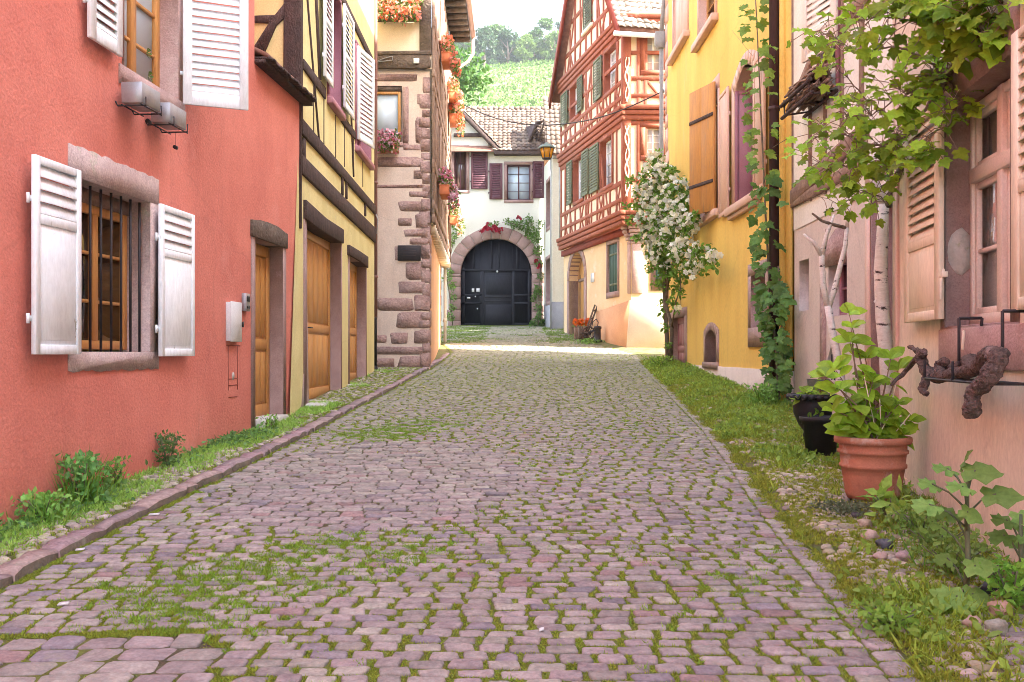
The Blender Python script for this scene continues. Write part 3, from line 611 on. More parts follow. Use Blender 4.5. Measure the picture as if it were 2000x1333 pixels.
x, y = clump_pts(lambda x, y: np.where((x < kx(y)-.1) & (x > wallL(y)), .5+vnoise(x, y, 5, 2), -1), -4.1, -1.8, 4, 22, 5000, 1.3)
blades('pavement_moss', np.stack([x, y, G(x, y)-.01], 1), .022, .012, (.26, .34, .06), .3, .6, lean=1, label='moss between the pavement pebbles')
def right_d(x, y):
    u = (x-ex(y))/(wallR(y)-ex(y)); m = -.10+.35*u+.7*vnoise(x, y, 1.6, 9)+.5*vnoise(x, y, 5, 2)
    m = m+.45*np.exp(-((y-13.2)/3)**2)*np.clip(1.2-.8*np.abs(u-.35), 0, 1)+.6*np.exp(-((y-20.5)/2.5)**2)+.7*np.exp(-((y-9.6)/1.1)**2-((x-2.55)/.4)**2)+.55*np.exp(-((y-4.7)/.5)**2-((x-2.0)/.25)**2)-.7*np.exp(-((y-8)/1.0)**2-((x-2.25)/.35)**2)-.3*(y < 6.5)*(u > .5)-.45*np.clip(vnoise(x, y, 2.2, 21), 0, 1)-.2*(y > 8.5)*(y < 11)*(u < .6)
    return np.where((u > 0.05) & (u < 1.03), m, -1)
x, y = clump_pts(right_d, 1.6, 4.1, 3.2, 25, 9000, 1.5); hh = .05+.07*np.clip(vnoise(x, y, 2.6, 12)+.1, 0, 1)+.02*rng.random(len(x)); blades('verge_grass', np.stack([x, y, G(x, y)-.01], 1), hh, .010, (.27, .37, .055), .5, .9, lean=.8, shape=BLADE, label='long grass on the right verge')
x, y = clump_pts(lambda x, y: np.where((x > ex(y)) & (x < wallR(y)), .45+vnoise(x, y, 4, 3), -1), 1.6, 4.1, 3.2, 25, 16000, 1.0)
blades('verge_moss', np.stack([x, y, G(x, y)-.008], 1), .024, .012, (.27, .31, .05), .3, .7, lean=1, label='moss between the verge pebbles')
x, y = clump_pts(lambda x, y: np.where((x < -.9-.2*vnoise(x, y, 2)) | (x > 1.2), .6+vnoise(x, y, 1.5, 3), -.2*0+vnoise(x, y, 1.2, 5)-.2), -2.6, 3.2, 31.5, 40.8, 900, 1.2)
blades('courtyard_grass', np.stack([x, y, G(x, y)-.008], 1), .05, .03, (.15, .23, .05), .3, .5, lean=.9, label='grass on the paving in front of the gate')
# broad-leaved ground cover in the verges
def cover(name, pts, size, base_c, label):
    n = len(pts); return setting(scatter(name, OVATE, pts+np.stack([rng.normal(size=n)*.03, rng.normal(size=n)*.03, rng.random(n)*.06], 1), frames(rdir(n, .1), rdir(n, 1.2)), size*(.6+.8*rng.random(n)), greens(n, base_c, .35, .3), 'leaf'), 'stuff', label)
def cov(fn, x0, x1, y0, y1, dens, thr): x, y = clump_pts(fn, x0, x1, y0, y1, dens, thr); return np.stack([x, y, G(x, y)], 1)
cover('verge_ground_cover', cov(lambda x, y: right_d(x, y)-.15+.5*vnoise(x, y, 3.1, 4), 1.6, 4.0, 3.4, 24, 1500, 1.0), .05, (.25, .38, .07), 'low leafy ground cover on the right verge')
cover('pavement_ground_cover', cov(lambda x, y: left_d(x, y)-.3, -4.0, -2.2, 5.4, 12, 1500, 1.2), .05, (.15, .30, .10), 'low leafy ground cover along the red wall')

# ---------------- hill: vineyard and trees ----------------
P = []
for i in range(20):
    yr = 84+i*4.25; n = int(56*30); xs = rng.random(n)*64-30; yy = yr+rng.normal(size=n)*.35+.8*np.sin(xs*.08+i*.4); P.append(np.stack([xs, yy, hill_z(xs, yy)+.2+rng.random(n)*.85*(.75+.25*vnoise(xs, yy, .6))], 1))
P = np.concatenate(P); n = len(P)
setting(scatter('vineyard', DIA, P, frames(rdir(n, .2), rdir(n, .8)), .42*(.6+.8*rng.random(n)), greens(n, (.10, .18, .045), .4, .2), 'leaf'), 'stuff', 'rows of vines climbing the hillside behind the gate house')
def far_tree(px, y, h, w, base_c, label, seed):
    x = (px-1000)/F*y; z = float(hill_z(x, y)); t = thing('hill_tree', label, 'tree', (x, y, z), 'trees on top of the vineyard hill')
    b = M(); b.tube([(x, y, z-.3), (x+.1, y, z+h*.35), (x-.1, y, z+h*.7)], [.28, .2, .08], 7)
    for k in range(5): a = k*1.3+seed; b.tube([(x, y, z+h*(.25+.07*k)), (x+math.cos(a)*w*.3, y+math.sin(a)*w*.3, z+h*(.45+.08*k))], [.1, .04], 5)
    obj('trunk', b, 'bark', t)
    rr = random.Random(seed); cl = []
    for k in range(22):
        a = rr.uniform(0, 6.28); f = rr.uniform(.18, 1); rad = w*.5*math.sin(math.pi*min(1, f*.80+.12))*rr.uniform(.35, 1)
        cl.append(((x+math.cos(a)*rad, y+math.sin(a)*rad, z+h*f*.93), (w*.17*rr.uniform(.7, 1.3), w*.17, h*.085*rr.uniform(.8, 1.4))))
    foliage('crown', cl, 17, .42, t, base_c, DIA, .4, .25, fill=.3)
ft = [(862, 168, 9, 6.0, 0, 'leafy tree at the far left of the hill crest, half behind the stone house eave'), (905, 165, 8.5, 5.5, 0, 'tree on the hill crest beside the stone house gutter'), (945, 164, 7.6, 5.0, 1, 'dark bluish tree low on the hill above the vines'), (968, 170, 8.6, 5.6, 0, 'tall pale green tree on the hill, left of the gap in the skyline'), (992, 166, 7.2, 4.6, 1, 'dense tree with dark foot left of centre on the hill'), (1008, 173, 6.8, 4.6, 0, 'small round tree at the lowest point of the tree line'),
      (1030, 166, 5.8, 4.4, 2, 'light yellow-green tree in the middle of the hill'), (1048, 172, 7.6, 4.8, 1, 'bluish tree behind the light tree on the hill'), (1066, 168, 8.8, 5.0, 0, 'tallest tree on the right of the hill crest'), (1084, 165, 6.4, 4.6, 2, 'pale tree just left of the timber house gable'), (1102, 170, 8.8, 5.2, 1, 'dark tree partly hidden by the timber house gable'), (1130, 167, 8, 5.5, 0, 'tree hidden behind the timber house roof')]
for i, (px, y, h, w, k, lb) in enumerate(ft): far_tree(px, y, h, w, [(.065, .13, .04), (.035, .08, .04), (.10, .17, .045)][k], lb, i)
# a garden tree rising behind the gate house on the left
x0, y0 = -2.9, 48.0; t = thing('garden_tree', 'green garden tree rising behind the gate house roof beside the hanging flowers', 'tree', (x0, y0, 2.6))
b = M(); b.tube([(x0, y0, 2.4), (x0+.1, y0, 7), (x0, y0, 12)], [.25, .18, .07], 8); obj('trunk', b, 'bark', t)
foliage('crown', [((x0+random.uniform(-1.0, 1.3), y0+random.uniform(-1, 1), 10.5+random.uniform(0, 5)), .75) for _ in range(14)], 9, .26, t, (.06, .13, .03), OVATE, .4, .1)
# ---------------- left: red house ----------------
RY0 = -6.0
WR = Wall((-3.901+.0742*RY0, RY0), (-3.901+.0742*13.6, 13.6), 1)
red = thing('red_house', 'salmon red rendered house with white louvred shutters along the left of the street', 'house', (-4, 4, 0))
r_lw = WR.rect(156, 345, 291, 690); r_lw = (r_lw[0], r_lw[1], CH+.01, CH+1.345)
r_uw = (WR.sz(240, 122)[0], WR.sz(346, 300)[0], CH+2.42, CH+3.95)
a = WR.sz(497, 460); c_ = WR.sz(551, 805); r_dr = (a[0], c_[0], .70, CH+1.36)
tE = WR.sz(497, 100)[0]; tB0 = WR.sz(567, 800)[0]; tB1 = WR.sz(588, 195)[0]; zA = CH+3.43
low = [(0, -1.2), (tB0, -1.2), (tB0, .9), (tB1, zA), (tE, zA), (tE, 9.6), (0, 9.6)]
panel(WR, low, [rp(r_lw), rp(r_uw), rp(r_dr)], .22, 'red_plaster', red)
# hidden body and roofs
b = M(); b.prism(Wall(WR.P(0, 0, 0)[:2], WR.P(0, 0, -1)[:2], 0), [(.02, -1), (7, -1), (7, 9.6), (3.5, 13.2), (.02, 9.6)], -.06, .06)
b.prism(Wall(WR.P(tE-.02, 0, 0)[:2], WR.P(tE-.02, 0, -1)[:2], 0), [(.02, zA-1), (7, zA-1), (7, 9.6), (3.5, 13.2), (.02, 9.6)], -.06, .02)
b.bx(WR, 0, tE, -1, 9.6, -7.1, -7.0); obj('side_wall', b, 'red_plaster', red)
b = M()
for oe, zz in ((.45, 9.15), (-7.45, 9.15)):
    q = [WR.P(-.2, zz, oe), WR.P(tE+.1, zz, oe), WR.P(tE+.1, 13.3, -3.5), WR.P(-.2, 13.3, -3.5)]; q2 = [(x, y, z+.15) for x, y, z in q]
    b.add(q+q2, [(3, 2, 1, 0), (4, 5, 6, 7), (0, 1, 5, 4), (1, 2, 6, 5), (2, 3, 7, 6), (3, 0, 4, 7)])
obj('roof', b, 'roof_plain', red)
# low annex roof edge: real beaver-tail tiles over a dark board
b = M(); n = 22; ta, tb = tE+.0, tB1+.12
b.bx(WR, ta, tb, zA-.02, zA+.03, -.1, .13)
for i in range(n):
    t = ta+(tb-ta)*i/n; w_ = (tb-ta)/n; j = random.uniform(-.012, .012)
    b.prism(WR, [(t+.005, zA+.03+j), (t+w_-.005, zA+.03+j), (t+w_-.005, zA+.06+j), (t+.005, zA+.06+j)], -.1, .20+random.uniform(-.015, .015))
obj('roof_edge', b, 'old_timber', red)
b = M(); q = [WR.P(ta, zA+.05, .16), WR.P(tb, zA+.05, .16), WR.P(tb, zA+.9, -1.6), WR.P(ta, zA+.9, -1.6)]; b.add(q+[(x, y, z+.05) for x, y, z in q], [(3, 2, 1, 0), (4, 5, 6, 7), (0, 1, 5, 4), (1, 2, 6, 5), (2, 3, 7, 6), (3, 0, 4, 7)]); obj('annex_roof', b, 'roof_plain', red)
# lower window
s = surround(WR, r_lw, 'sandstone_pale', red, .16, .16, .24, .15, .014, .24, .012, .02)
w_ = window(WR, (r_lw[0]+.02, r_lw[1]-.02, r_lw[2]+.02, r_lw[3]-.12), .19, 'honey_wood', 'glass_dark', red, 2, 3, .075, .09, .028)
b = M(); b.bx(WR, r_lw[0], r_lw[1], r_lw[3]-.12, r_lw[3]-.003, -.24, -.17); obj('head_board', b, 'brown_timber', w_)
b = M(); tm = (r_lw[0]+r_lw[1])/2
for i in range(7):
    t = r_lw[0]+.10+i*(r_lw[1]-r_lw[0]-.16)/6; b.tube([WR.P(t, r_lw[2], -.06), WR.P(t, r_lw[3]-.01, -.06)], .0115, 8)
obj('window_grille', b, 'dark_metal', red, smooth=True)
t0, t1 = WR.sz(62, 500, .07)[0], WR.sz(157, 500, .09)[0]
shutter(WR, t0, t1, CH-.01, CH+1.375, .065, 'white_paint', red, louv=((.71, .96),), pitch=.075, th=.035)
t0, t1 = WR.sz(310, 500, .06)[0], WR.sz(379, 500, .08)[0]
shutter(WR, t0, t1, CH-.03, CH+1.345, .055, 'white_paint', red, louv=((.71, .96),), pitch=.072, th=.035)
# upper window
surround(WR, r_uw, 'sandstone', red, .02, .10, .25, .16, .014, .26, .012, .06)
window(WR, r_uw, .17, 'honey_wood', 'glass_sky_tint', red, 2, 4, .09, .10, .03)
b = M()
for i in range(2):
    for k in range(7):
        t = r_uw[0]+.13+i*.62+k*.03; b.prism(WR, [(t, r_uw[2]+.1), (t+.028, r_uw[2]+.1), (t+.028+.05*(k-3)*0, r_uw[3]), (t, r_uw[3])], -.235-.012*(k % 2), -.225-.012*(k % 2))
obj('curtain', b, 'curtain', red)
t0, t1 = WR.sz(178, 88, .085)[0], WR.sz(240, 122, .085)[0]
shutter(WR, t0, t1, CH+2.44, CH+4.02, .05, 'white_paint', red, louv=((.07, .94),), pitch=.07, th=.035, st=.09)
Wq = Wall((-3.16, 9.55), (-2.60, 9.80), 0); shutter(Wq, 0, Wq.L, CH+2.385, CH+4.05, 0, 'white_paint', red, louv=((.08, .95),), pitch=.07, th=.035, st=.085)
# plants growing from cracks in the jamb
g = M()
for px, py in ((303, 105), (306, 150)):
    t, z = WR.sz(px, py)
    for k in range(7): a_ = k*.9; g.add([WR.P(t, z, -.08), WR.P(t+.05*math.cos(a_), z+.05*math.sin(a_), -.05), WR.P(t+.05*math.cos(a_+.5), z+.05*math.sin(a_+.5), -.06)], [(0, 1, 2)], (.12, .22, .05))
cw = thing('wall_weed', 'tiny green weeds growing in the stone jamb of the upper window', 'weed', WR.P(WR.sz(303, 105)[0], WR.sz(303, 105)[1], -.08)); obj('leaves', g, 'leaf', cw, fixn=False)
# door
surround(WR, r_dr, 'mauve_stone', red, .13, .14, 0, 0, .012, .22)
door(WR, (r_dr[0]+.01, r_dr[1]-.01, r_dr[2]+.10, r_dr[3]-.01), .15, 'honey_wood', red, handle=False, grooves=4)
b = M(); zt_ = r_dr[3]; n = 9; L0, L1 = r_dr[0]-.15, r_dr[1]+.16
top = [(L0+(L1-L0)*i/n, zt_+.19+.05*math.sin(math.pi*i/n)+random.uniform(-.006, .006)) for i in range(n+1)]
b.prism(WR, [(L0, zt_+.004), (L1, zt_-.004)]+top[::-1], -.25, .03); obj('door_lintel', b, 'grey_timber', red, bevel=.006)
b = M(); b.bx(WR, r_dr[0]+.02, r_dr[1]-.02, .62, .815, -.34, .10); obj('doorstep', b, 'concrete', red, bevel=.02)
# meter boxes and cut cable channel
b = M(); t, z = WR.sz(447, 670); t2 = WR.sz(463, 670)[0]; t -= .03
for q in ((t, z), (t2, z)): b.prism(WR, [(q[0], z-.02), (q[0]+.008, z-.02), (q[0]+.012, z-.52), (q[0]+.002, z-.52)], -.01, .004)
for zz in (z-.03, z-.40, z-.47, z-.60): b.bx(WR, t-.05 if zz > z-.1 else t+.02, t2+.08 if zz > z-.1 else t2, zz, zz+.008, -.01, .0045)
obj('cable_channel', b, 'dark_red_timber', red)
b = M(); t, z = WR.sz(455, 735); b.prism(WR, [(t+.035*math.cos(a), z+.045*math.sin(a)) for a in np.linspace(0, 6.28, 9)[:-1]], -.01, .006); obj('plaster_chip', b, 'concrete', red)
t0, t1, z0, z1 = WR.rect(441, 590, 462, 667); mb = thing('meter_box', 'white rectangular meter box on the red wall left of the door', 'box', WR.P(t0, z0, 0))
b = M(); b.bx(WR, t0, t1-.02, z0, z1, -.01, .05); obj('casing', b, 'white_plastic', mb, bevel=.006); b = M(); b.bx(WR, t0-.01, t1, z0-.008, z1+.008, .05, .062); obj('lid', b, 'white_plastic', mb, bevel=.004)
b = M(); b.bx(WR, t1-.005, t1+.03, z0+.16, z0+.22, .03, .075); obj('lock', b, 'dark_metal', mb)
t0, t1, z0, z1 = WR.rect(472, 573, 481, 609); mb = thing('intercom', 'small grey door intercom beside the red house door frame', 'intercom', WR.P(t0, z0, 0))
b = M(); b.bx(WR, t0, t1, z0, z1, -.01, .05); obj('casing', b, 'zinc', mb, bevel=.004)
b = M(); b.bx(WR, t0+.03, t1-.03, z0+.11, z0+.17, .05, .055); b.bx(WR, t0+.03, t0+.06, z0+.03, z0+.06, .05, .056); b.bx(WR, t1-.06, t1-.03, z0+.03, z0+.06, .05, .056); obj('button', b, 'black_plastic', mb)
# zinc planters
for i, (pa, pb, lb) in enumerate(((268, 305, 'square zinc planter on iron bracket under the upper window, nearer one'), (324, 357, 'square zinc planter on iron bracket under the upper window, farther and lower one'))):
    t0 = WR.sz(pa, 200, .2)[0]; t1 = t0+.36; z1 = CH+2.24-.03*i; z0 = z1-.17
    pl = thing('zinc_planter', lb, 'planter', WR.P(t0, z0, .12), 'zinc planters under the upper window')
    b = M(); o0, o1 = .06, .24; b.prism(WR, [(t0+.01, z0), (t1-.01, z0), (t1, z1), (t0, z1)], o0, o1); obj('box', b, 'zinc', pl, bevel=.005)
    b = M(); b.bx(WR, t0+.015, t1-.015, z1-.001, z1+.002, o0+.015, o1-.015); obj('soil', b, 'soil', pl)
    b = M()
    for t in (t0+.03, t1-.03): b.tube([WR.P(t, z0+.02, .0), WR.P(t, z0-.02, .02), WR.P(t, z0-.02, o1+.02), WR.P(t, z0+.05, o1+.02)], .007, 6)
    b.tube([WR.P(t0-.03, z0-.02, o1), WR.P(t1+.02, z0-.02, o1)], .006, 6); b.tube([WR.P(t0-.03, z0-.025, o0+.02), WR.P(t1+.02, z0-.025, o0+.02)], .006, 6)
    if i: b.tube([WR.P(t1-.03, z0-.02, .15), WR.P(t1-.03, z0-.16, .15)], .002, 5)
    b.tube([WR.P(t1-.06, z0-.16 if i else z0-.08, .15), WR.P(t1-.01, z0-.16 if i else z0-.09, .15)], .018, 7)
    obj('bracket', b, 'dark_metal', pl)
# ---------------- left: yellow timber house ----------------
WY = Wall((-2.90, 13.6), (-2.88, 21.2), 1)
yh = thing('yellow_timber_house', 'pale yellow house with dark timber beams and two honey wood doors on the left', 'house', (-3, 17, 1))
tyE = WY.sz(731, 400)[0]
d1a = WY.sz(597, 440); d1b = WY.sz(664, 470); d1 = (d1a[0], d1b[0], .86, CH+1.87)
d2a = WY.sz(681, 490); d2b = WY.sz(713, 510); d2 = (d2a[0], d2b[0], 1.02, CH+1.72)
w1 = (WY.sz(640, 100)[0], WY.sz(663, 100)[0], CH+4.05, CH+5.85); w2 = (WY.sz(694, 270)[0], WY.sz(722, 270)[0], CH+3.85, CH+5.7)
panel(WY, [(WY.sz(566, 800)[0], -.5), (tyE, -.5), (tyE, 10.2), (0, 10.2), (0, zA+.05), (WY.sz(566, 800)[0], .9)], [rp(d1), rp(d2), rp(w1), rp(w2)], .22, 'yellow_plaster_pale', yh)
WYs = Wall((-2.905, 13.59), (-7.5, 13.59), 0)
panel(WYs, [(0, 3.0), (4.5, 3.0), (4.5, 10.2), (2.2, 13), (0, 10.2)], [], 0, 'yellow_plaster_pale', yh, 'gable_wall')
b = M(); b.bx(WY, 0, tyE, 0, 10.2, -4.6, -4.5); b.bx(Wall((-2.93, 21.0), (-7.5, 21.0), 0), 0, 4.5, 1, 10.2, -.05, .0); obj('side_wall', b, 'yellow_plaster_pale', yh)
b = M()
for sg in (0, 1):
    oe = .35 if sg == 0 else -4.85
    q = [WY.P(-.3, 9.85, oe), WY.P(tyE, 9.85, oe), WY.P(tyE, 13.1, -2.25), WY.P(-.3, 13.1, -2.25)]; b.add(q+[(x, y, z+.15) for x, y, z in q], [(3, 2, 1, 0), (4, 5, 6, 7), (0, 1, 5, 4), (1, 2, 6, 5), (2, 3, 7, 6), (3, 0, 4, 7)])
obj('roof', b, 'roof_plain', yh)
b = M(); o = .03
b.bar(WY, (.0, CH+2.57), (tyE, CH+2.46), .26, -.02, o+.01); b.bar(WY, (.0, CH+3.10), (tyE, CH+2.98), .19, -.02, o+.012)
for px, wd in ((592, .14), (667, .12), (675, .10), (712, .10)): t = WY.sz(px, 400)[0]; b.bar(WY, (t, CH+2.68), (t, CH+2.98), wd, -.02, o)
b.bar(WY, (0, CH+6.0), (tyE, CH+6.0), .16, -.02, o)
tw0, tw1 = w1[0]-.02, w1[1]+.02
for a_, c2_ in (((.15, CH+4.0), (tw0-.25, CH+4.0)), ((w1[1]+.1, CH+3.98), (w2[0]-.1, CH+3.98))): b.bar(WY, a_, c2_, .15, -.02, o)
for a_, c2_, wd in (((.9, CH+5.9), (1.35, CH+4.1), .12), ((w1[1]+.7, CH+5.9), (w1[1]+1.4, CH+3.2), .06), ((.35, CH+5.2), (1.3, CH+3.15), .03)): b.bar(WY, a_, c2_, wd, -.02, o-.004)
for px in (612, 632, 655, 672, 690, 708): t = WY.sz(px, 300)[0]; b.bx(WY, t-.012, t+.012, CH+3.2, CH+3.9, -.01, .012)
b.bx(WY, 0, .05, CH+3, 10, -.02, .035)
# camera-facing gable timbers
def T(px, py): return WYs.sz(px, py)
b2 = M()
b2.prism(WYs, [(-.035, 3.3), (.22, 3.3), (.19, 10), (-.035, 10)], -.02, .04)
b2.pp(WYs, [(497, 32), (545, 30), (545, 47), (497, 46)], -.02, .03)
b2.pp(WYs, [(560, 3), (573, 20), (540, 52), (512, 117), (494, 110), (497, 92), (530, 40)], -.02, .033)
b2.pp(WYs, [(470, 5), (497, 32), (497, 46), (470, 20)], -.02, .028)
obj('timber_frame', b, 'old_timber', yh, bevel=.006); obj('gable_timber', b2, 'old_timber', yh, bevel=.008)
for i, (dr, lt) in enumerate(((d1, .24), (d2, .20))):
    surround(WY, dr, 'mauve_stone', yh, .16 if i == 0 else .06, .10, 0, 0, .02+.0*i, .23)
    b = M(); b.bar(WY, (dr[0]-.16, dr[3]+lt/2), (dr[1]+.12, dr[3]+lt/2-.03), lt, -.2, .05); obj('door_lintel', b, 'old_timber', yh, bevel=.008)
    door(WY, (dr[0]+.01, dr[1]-.01, dr[2]+.04, dr[3]-.01), .15, 'honey_wood', yh, split=.42, grooves=6, handle=(i == 0), side=1 if 0 else 0)
    b = M(); b.bx(WY, dr[0]-.12, dr[1]+.05, dr[2]-.3, dr[2]+.03, -.3, .30); obj('doorstep', b, 'concrete', yh, bevel=.03)
b = M(); t, z = WY.sz(617, 640); b.bx(WY, t-.02, t+.02, z-.10, z+.06, -.16, -.145); b.tube([WY.P(t, z, -.15), WY.P(t, z, -.09), WY.P(t+.13, z, -.08)], .012, 6); obj('door_handle', b, 'dark_metal', yh)
t = WY.sz(604, 700)[0]; b = M(); b.prism(WY, [(.05, .7), (.55, .75), (.50, 1.5), (.42, 2.4), (.30, 2.45), (.25, 1.4)], -.02, .012); obj('jamb_stone', b, 'sandstone_pale', yh)
for i, w in enumerate((w1, w2)):
    surround(WY, w, 'mauve_paint', yh, .05, .05, .06, .10, .03, .2)
    window(WY, w, .17, 'mauve_paint', 'glass_mauve', yh, 2, 4, .05, .06, .02)
    b = M(); b.bx(WY, w[0]-.08, w[1]+.08, w[2]-.14, w[2]-.04, -.05, .10); obj('window_sill', b, 'mauve_paint', yh, bevel=.01)
shutter(WY, WY.sz(622, 150)[0], WY.sz(639, 150)[0], CH+4.15, CH+5.85, .07, 'white_paint', yh, louv=((.05, .50), (.54, .96)), pitch=.075, st=.09)
shutter(WY, WY.sz(662, 200)[0], WY.sz(681, 200)[0], CH+4.12, CH+5.85, .07, 'white_paint', yh, louv=((.05, .50), (.54, .96)), pitch=.075, st=.09)
Ws = Wall((-2.86, 18.35), (-2.69, 19.25), 1); shutter(Ws, 0, Ws.L, CH+3.95, CH+5.67, 0, 'white_paint', yh, louv=((.05, .66), (.69, .95)), pitch=.085, st=.10)
# downpipe between the houses
dp = thing('downpipe', 'brown downpipe with black cast iron foot between the yellow and the stone house', 'pipe', (-2.80, 21.2, 1.2))
x_ = at(732.5, 500, 21.2)[0]; b = M(); b.tube([(x_, 21.2, CH+(690-621)/F*21.2), (x_, 21.2, 9.9), (x_-.2, 21.1, 10.1)], .052, 10)
for z in (3.2, 5.2, 7.4): b.tube([(x_, 21.2, z), (x_, 21.2, z+.05)], .062, 10)
obj('pipe', b, 'brown_pipe', dp, smooth=True)
b = M(); x2 = x_-.02; b.tube([(x2, 21.2, 1.18), (x2, 21.2, CH+(690-625)/F*21.2), (x2, 21.2, CH+(690-620)/F*21.2)], [.06, .06, .07], 10); b.tube([(x2, 21.2, 1.25), (x2, 21.2, 1.33)], .075, 10); b.tube([(x2, 21.18, 1.30), (x2+.06, 21.05, 1.18)], .05, 8); obj('cast_iron_foot', b, 'black_plastic', dp, smooth=True)
b = M(); b.tube([at(733, 415, 21.1), at(738, 430, 21.0), at(736, 455, 21.0), at(729, 462, 21.1), at(730, 600, 21.1), at(729, 700, 21.1)], .012, 5); obj('cable', b, 'grey_pipe', dp)

# ---------------- left: stone house with flowers ----------------
YS = 22.1
sh = thing('stone_house', 'pink plastered house with sandstone quoins and jettied upper floor hung with flower boxes', 'house', (-2.5, 27, 1.2))
WS = Wall((-6.0, YS), (-1.82, YS), 0)
def S(px, py): return WS.sz(px, py)
tr = S(840, 300)[0]; tl = S(722, 300)[0]-1.5
rw = (S(737, 0)[0]-.35, S(785, 0)[0], S(0, 278)[1], S(0, 168)[1])
panel(WS, [(tl, .2), (tr-.01, .2), (tr-.01, S(0, 140)[1]), (tl, S(0, 140)[1])], [rp(rw)], .16, 'pink_plaster', sh)
tr2 = S(843, 50)[0]
panel(WS, [(tl, S(0, 137)[1]), (tr2, S(0, 137)[1]), (tr2, 12.2), (tl, 12.2)], [], 0, 'cream_plaster', sh, 'upper_wall', o=.05)
b = M()
b.pp(WS, [(720, 112), (838, 108), (842, 120), (842, 134), (830, 137), (720, 136)], .0, .11); b.pp(WS, [(820, -180), (843, -180), (843, 104), (820, 104)], .0, .10); b.pp(WS, [(720, 104), (843, 102), (843, 110), (720, 111)], 0, .13)
obj('timber_frame', b, 'grey_timber', sh, bevel=.01)
b = M()
def stone(x1, y1, x2, y2, sl=0, o=.018):
    t0, t1, z0, z1 = WS.rect(x1, y1, x2, y2); n = 12; cx, cz = (t0+t1)/2, (z0+z1)/2; pts = []
    for i in range(n):
        a_ = 2*math.pi*(i+.5)/n; ex_ = .24; u = math.copysign(abs(math.cos(a_))**ex_, math.cos(a_)); v = math.copysign(abs(math.sin(a_))**ex_, math.sin(a_))
        pts.append((cx+(t1-t0)/2*u*random.uniform(.88, 1.03)+sl*v*.03, cz+(z1-z0)/2*v*random.uniform(.9, 1.04)))
    b.prism(WS, pts, -.01, .005+random.uniform(-.003, .004))
yq = 150
while yq < 716: hq = random.uniform(14, 34); stone(826-random.uniform(0, 9), yq, 841, min(yq+hq, 722), 0, .0); yq += hq+1.5
for q in ((799, 374, 838, 385), (779, 393, 838, 414, -1), (777, 426, 805, 442), (811, 418, 838, 446), (788, 448, 838, 463), (800, 466, 838, 478), (792, 512, 833, 547), (777, 550, 833, 574), (735, 582, 808, 608), (809, 576, 836, 608), (774, 610, 836, 643, 1), (731, 655, 756, 670), (762, 650, 797, 672), (808, 646, 838, 672), (728, 677, 836, 693), (776, 696, 838, 723, 1), (728, 700, 772, 723), (770, 481, 800, 509), (824, 480, 838, 510),
          (726, 307, 828, 327), (785, 283, 832, 294), (811, 229, 834, 282), (814, 184, 832, 205), (807, 333, 834, 350), (726, 361, 834, 368), (785, 168, 799, 282), (726, 145, 819, 160), (726, 279, 800, 288)): stone(*q)
obj('quoin_stones', b, 'sandstone_block', sh)
window(WS, (rw[0]+.02, rw[1]-.03, rw[2]+.02, rw[3]-.12), .03, 'honey_wood', 'glass_sky_tint', sh, 1, 1, .06)
b = M(); b.bx(WS, rw[0], rw[1], rw[3]-.11, rw[3]-.002, -.15, -.02); obj('head_board', b, 'grey_timber', sh)
# lamp stub, junction
b = M(); b.pp(WS, [(809, 118), (820, 118), (820, 128), (809, 128)], .1, .16); obj('junction_box', b, 'white_plastic', sh, bevel=.005)
b = M(); b.tube([WS.P(*S(738, 124), .13), WS.P(*S(752, 118), .13), WS.P(*S(768, 114), .14), WS.P(*S(768, 122), .14), WS.P(*S(740, 125), .14)], .012, 5); obj('cable', b, 'grey_pipe', sh)
# side walls
WA = Wall((-1.83, YS), (-2.27, 31.8), 1)    # ground floor
WB = Wall((-1.76, YS-.05), (-2.0, 32.0), 1)   # jettied upper floor
zj = CH+3.0
panel(WA, [(0.01, .3), (WA.L, .3), (WA.L, zj), (0.01, zj)], [], 0, 'deep_orange_plaster', sh, 'ground_floor_wall')  # orange colour here paints in the sunny bounce on this wall
b = M()
for k in range(9):
    z = 1.35+k*.42; l = random.uniform(.45, .75); b.bx(WA, .0, l, z, z+.38, -.03, .022)
for k in range(8): z = 1.6+k*.5; b.bx(WA, WA.L-.5-.3*(k % 2), WA.L-.1, z, z+.32, -.03, .02)
obj('side_quoins', b, 'sandstone_block', sh, bevel=.02)
zt = CH+9.6
wbz = []
for (yy, z0, z1) in ((24.6, CH+7.75, CH+8.9), (29.3, CH+6.9, CH+8.1), (29.0, CH+4.6, CH+5.5), (23.9, CH+4.4, CH+5.6), (26.8, CH+4.5, CH+5.6), (26.9, CH+7.3, CH+8.5)):
    t = WB.t_of_y(yy); wbz.append((t, t+.9, z0, z1))
panel(WB, [(0, zj-.12), (WB.L, zj-.12), (WB.L, zt+.8), (0, zt+.8)], [rp(r) for r in wbz], .15, 'white_infill', sh, 'upper_side_wall')
for r in wbz:
    window(WB, r, .1, 'brown_timber', 'glass_dark', sh, 2, 3, .06)
    surround(WB, r, 'brown_timber', sh, .1, .1, .1, .1, .03, .12)
b = M(); o = .045
for z in (zj, zj+.3, CH+4.2, CH+5.9, CH+6.2, CH+7.3, zt-.1): b.bar(WB, (0, z), (WB.L, z), .18, -.02, o)
for k in range(12): t = WB.L*k/11.; b.bar(WB, (min(max(t, .1), WB.L-.1), zj), (min(max(t, .1), WB.L-.1), zt), .16, -.02, o-.005)
for k in range(5):
    t = .4+k*1.9; b.bar(WB, (t, zj+.3), (t+1.2, CH+5.8), .16, -.02, o-.008); b.bar(WB, (t+1.2, CH+6.3), (t+.1, zt-.2), .16, -.02, o-.01)
obj('side_timber_frame', b, 'brown_timber', sh, bevel=.006)
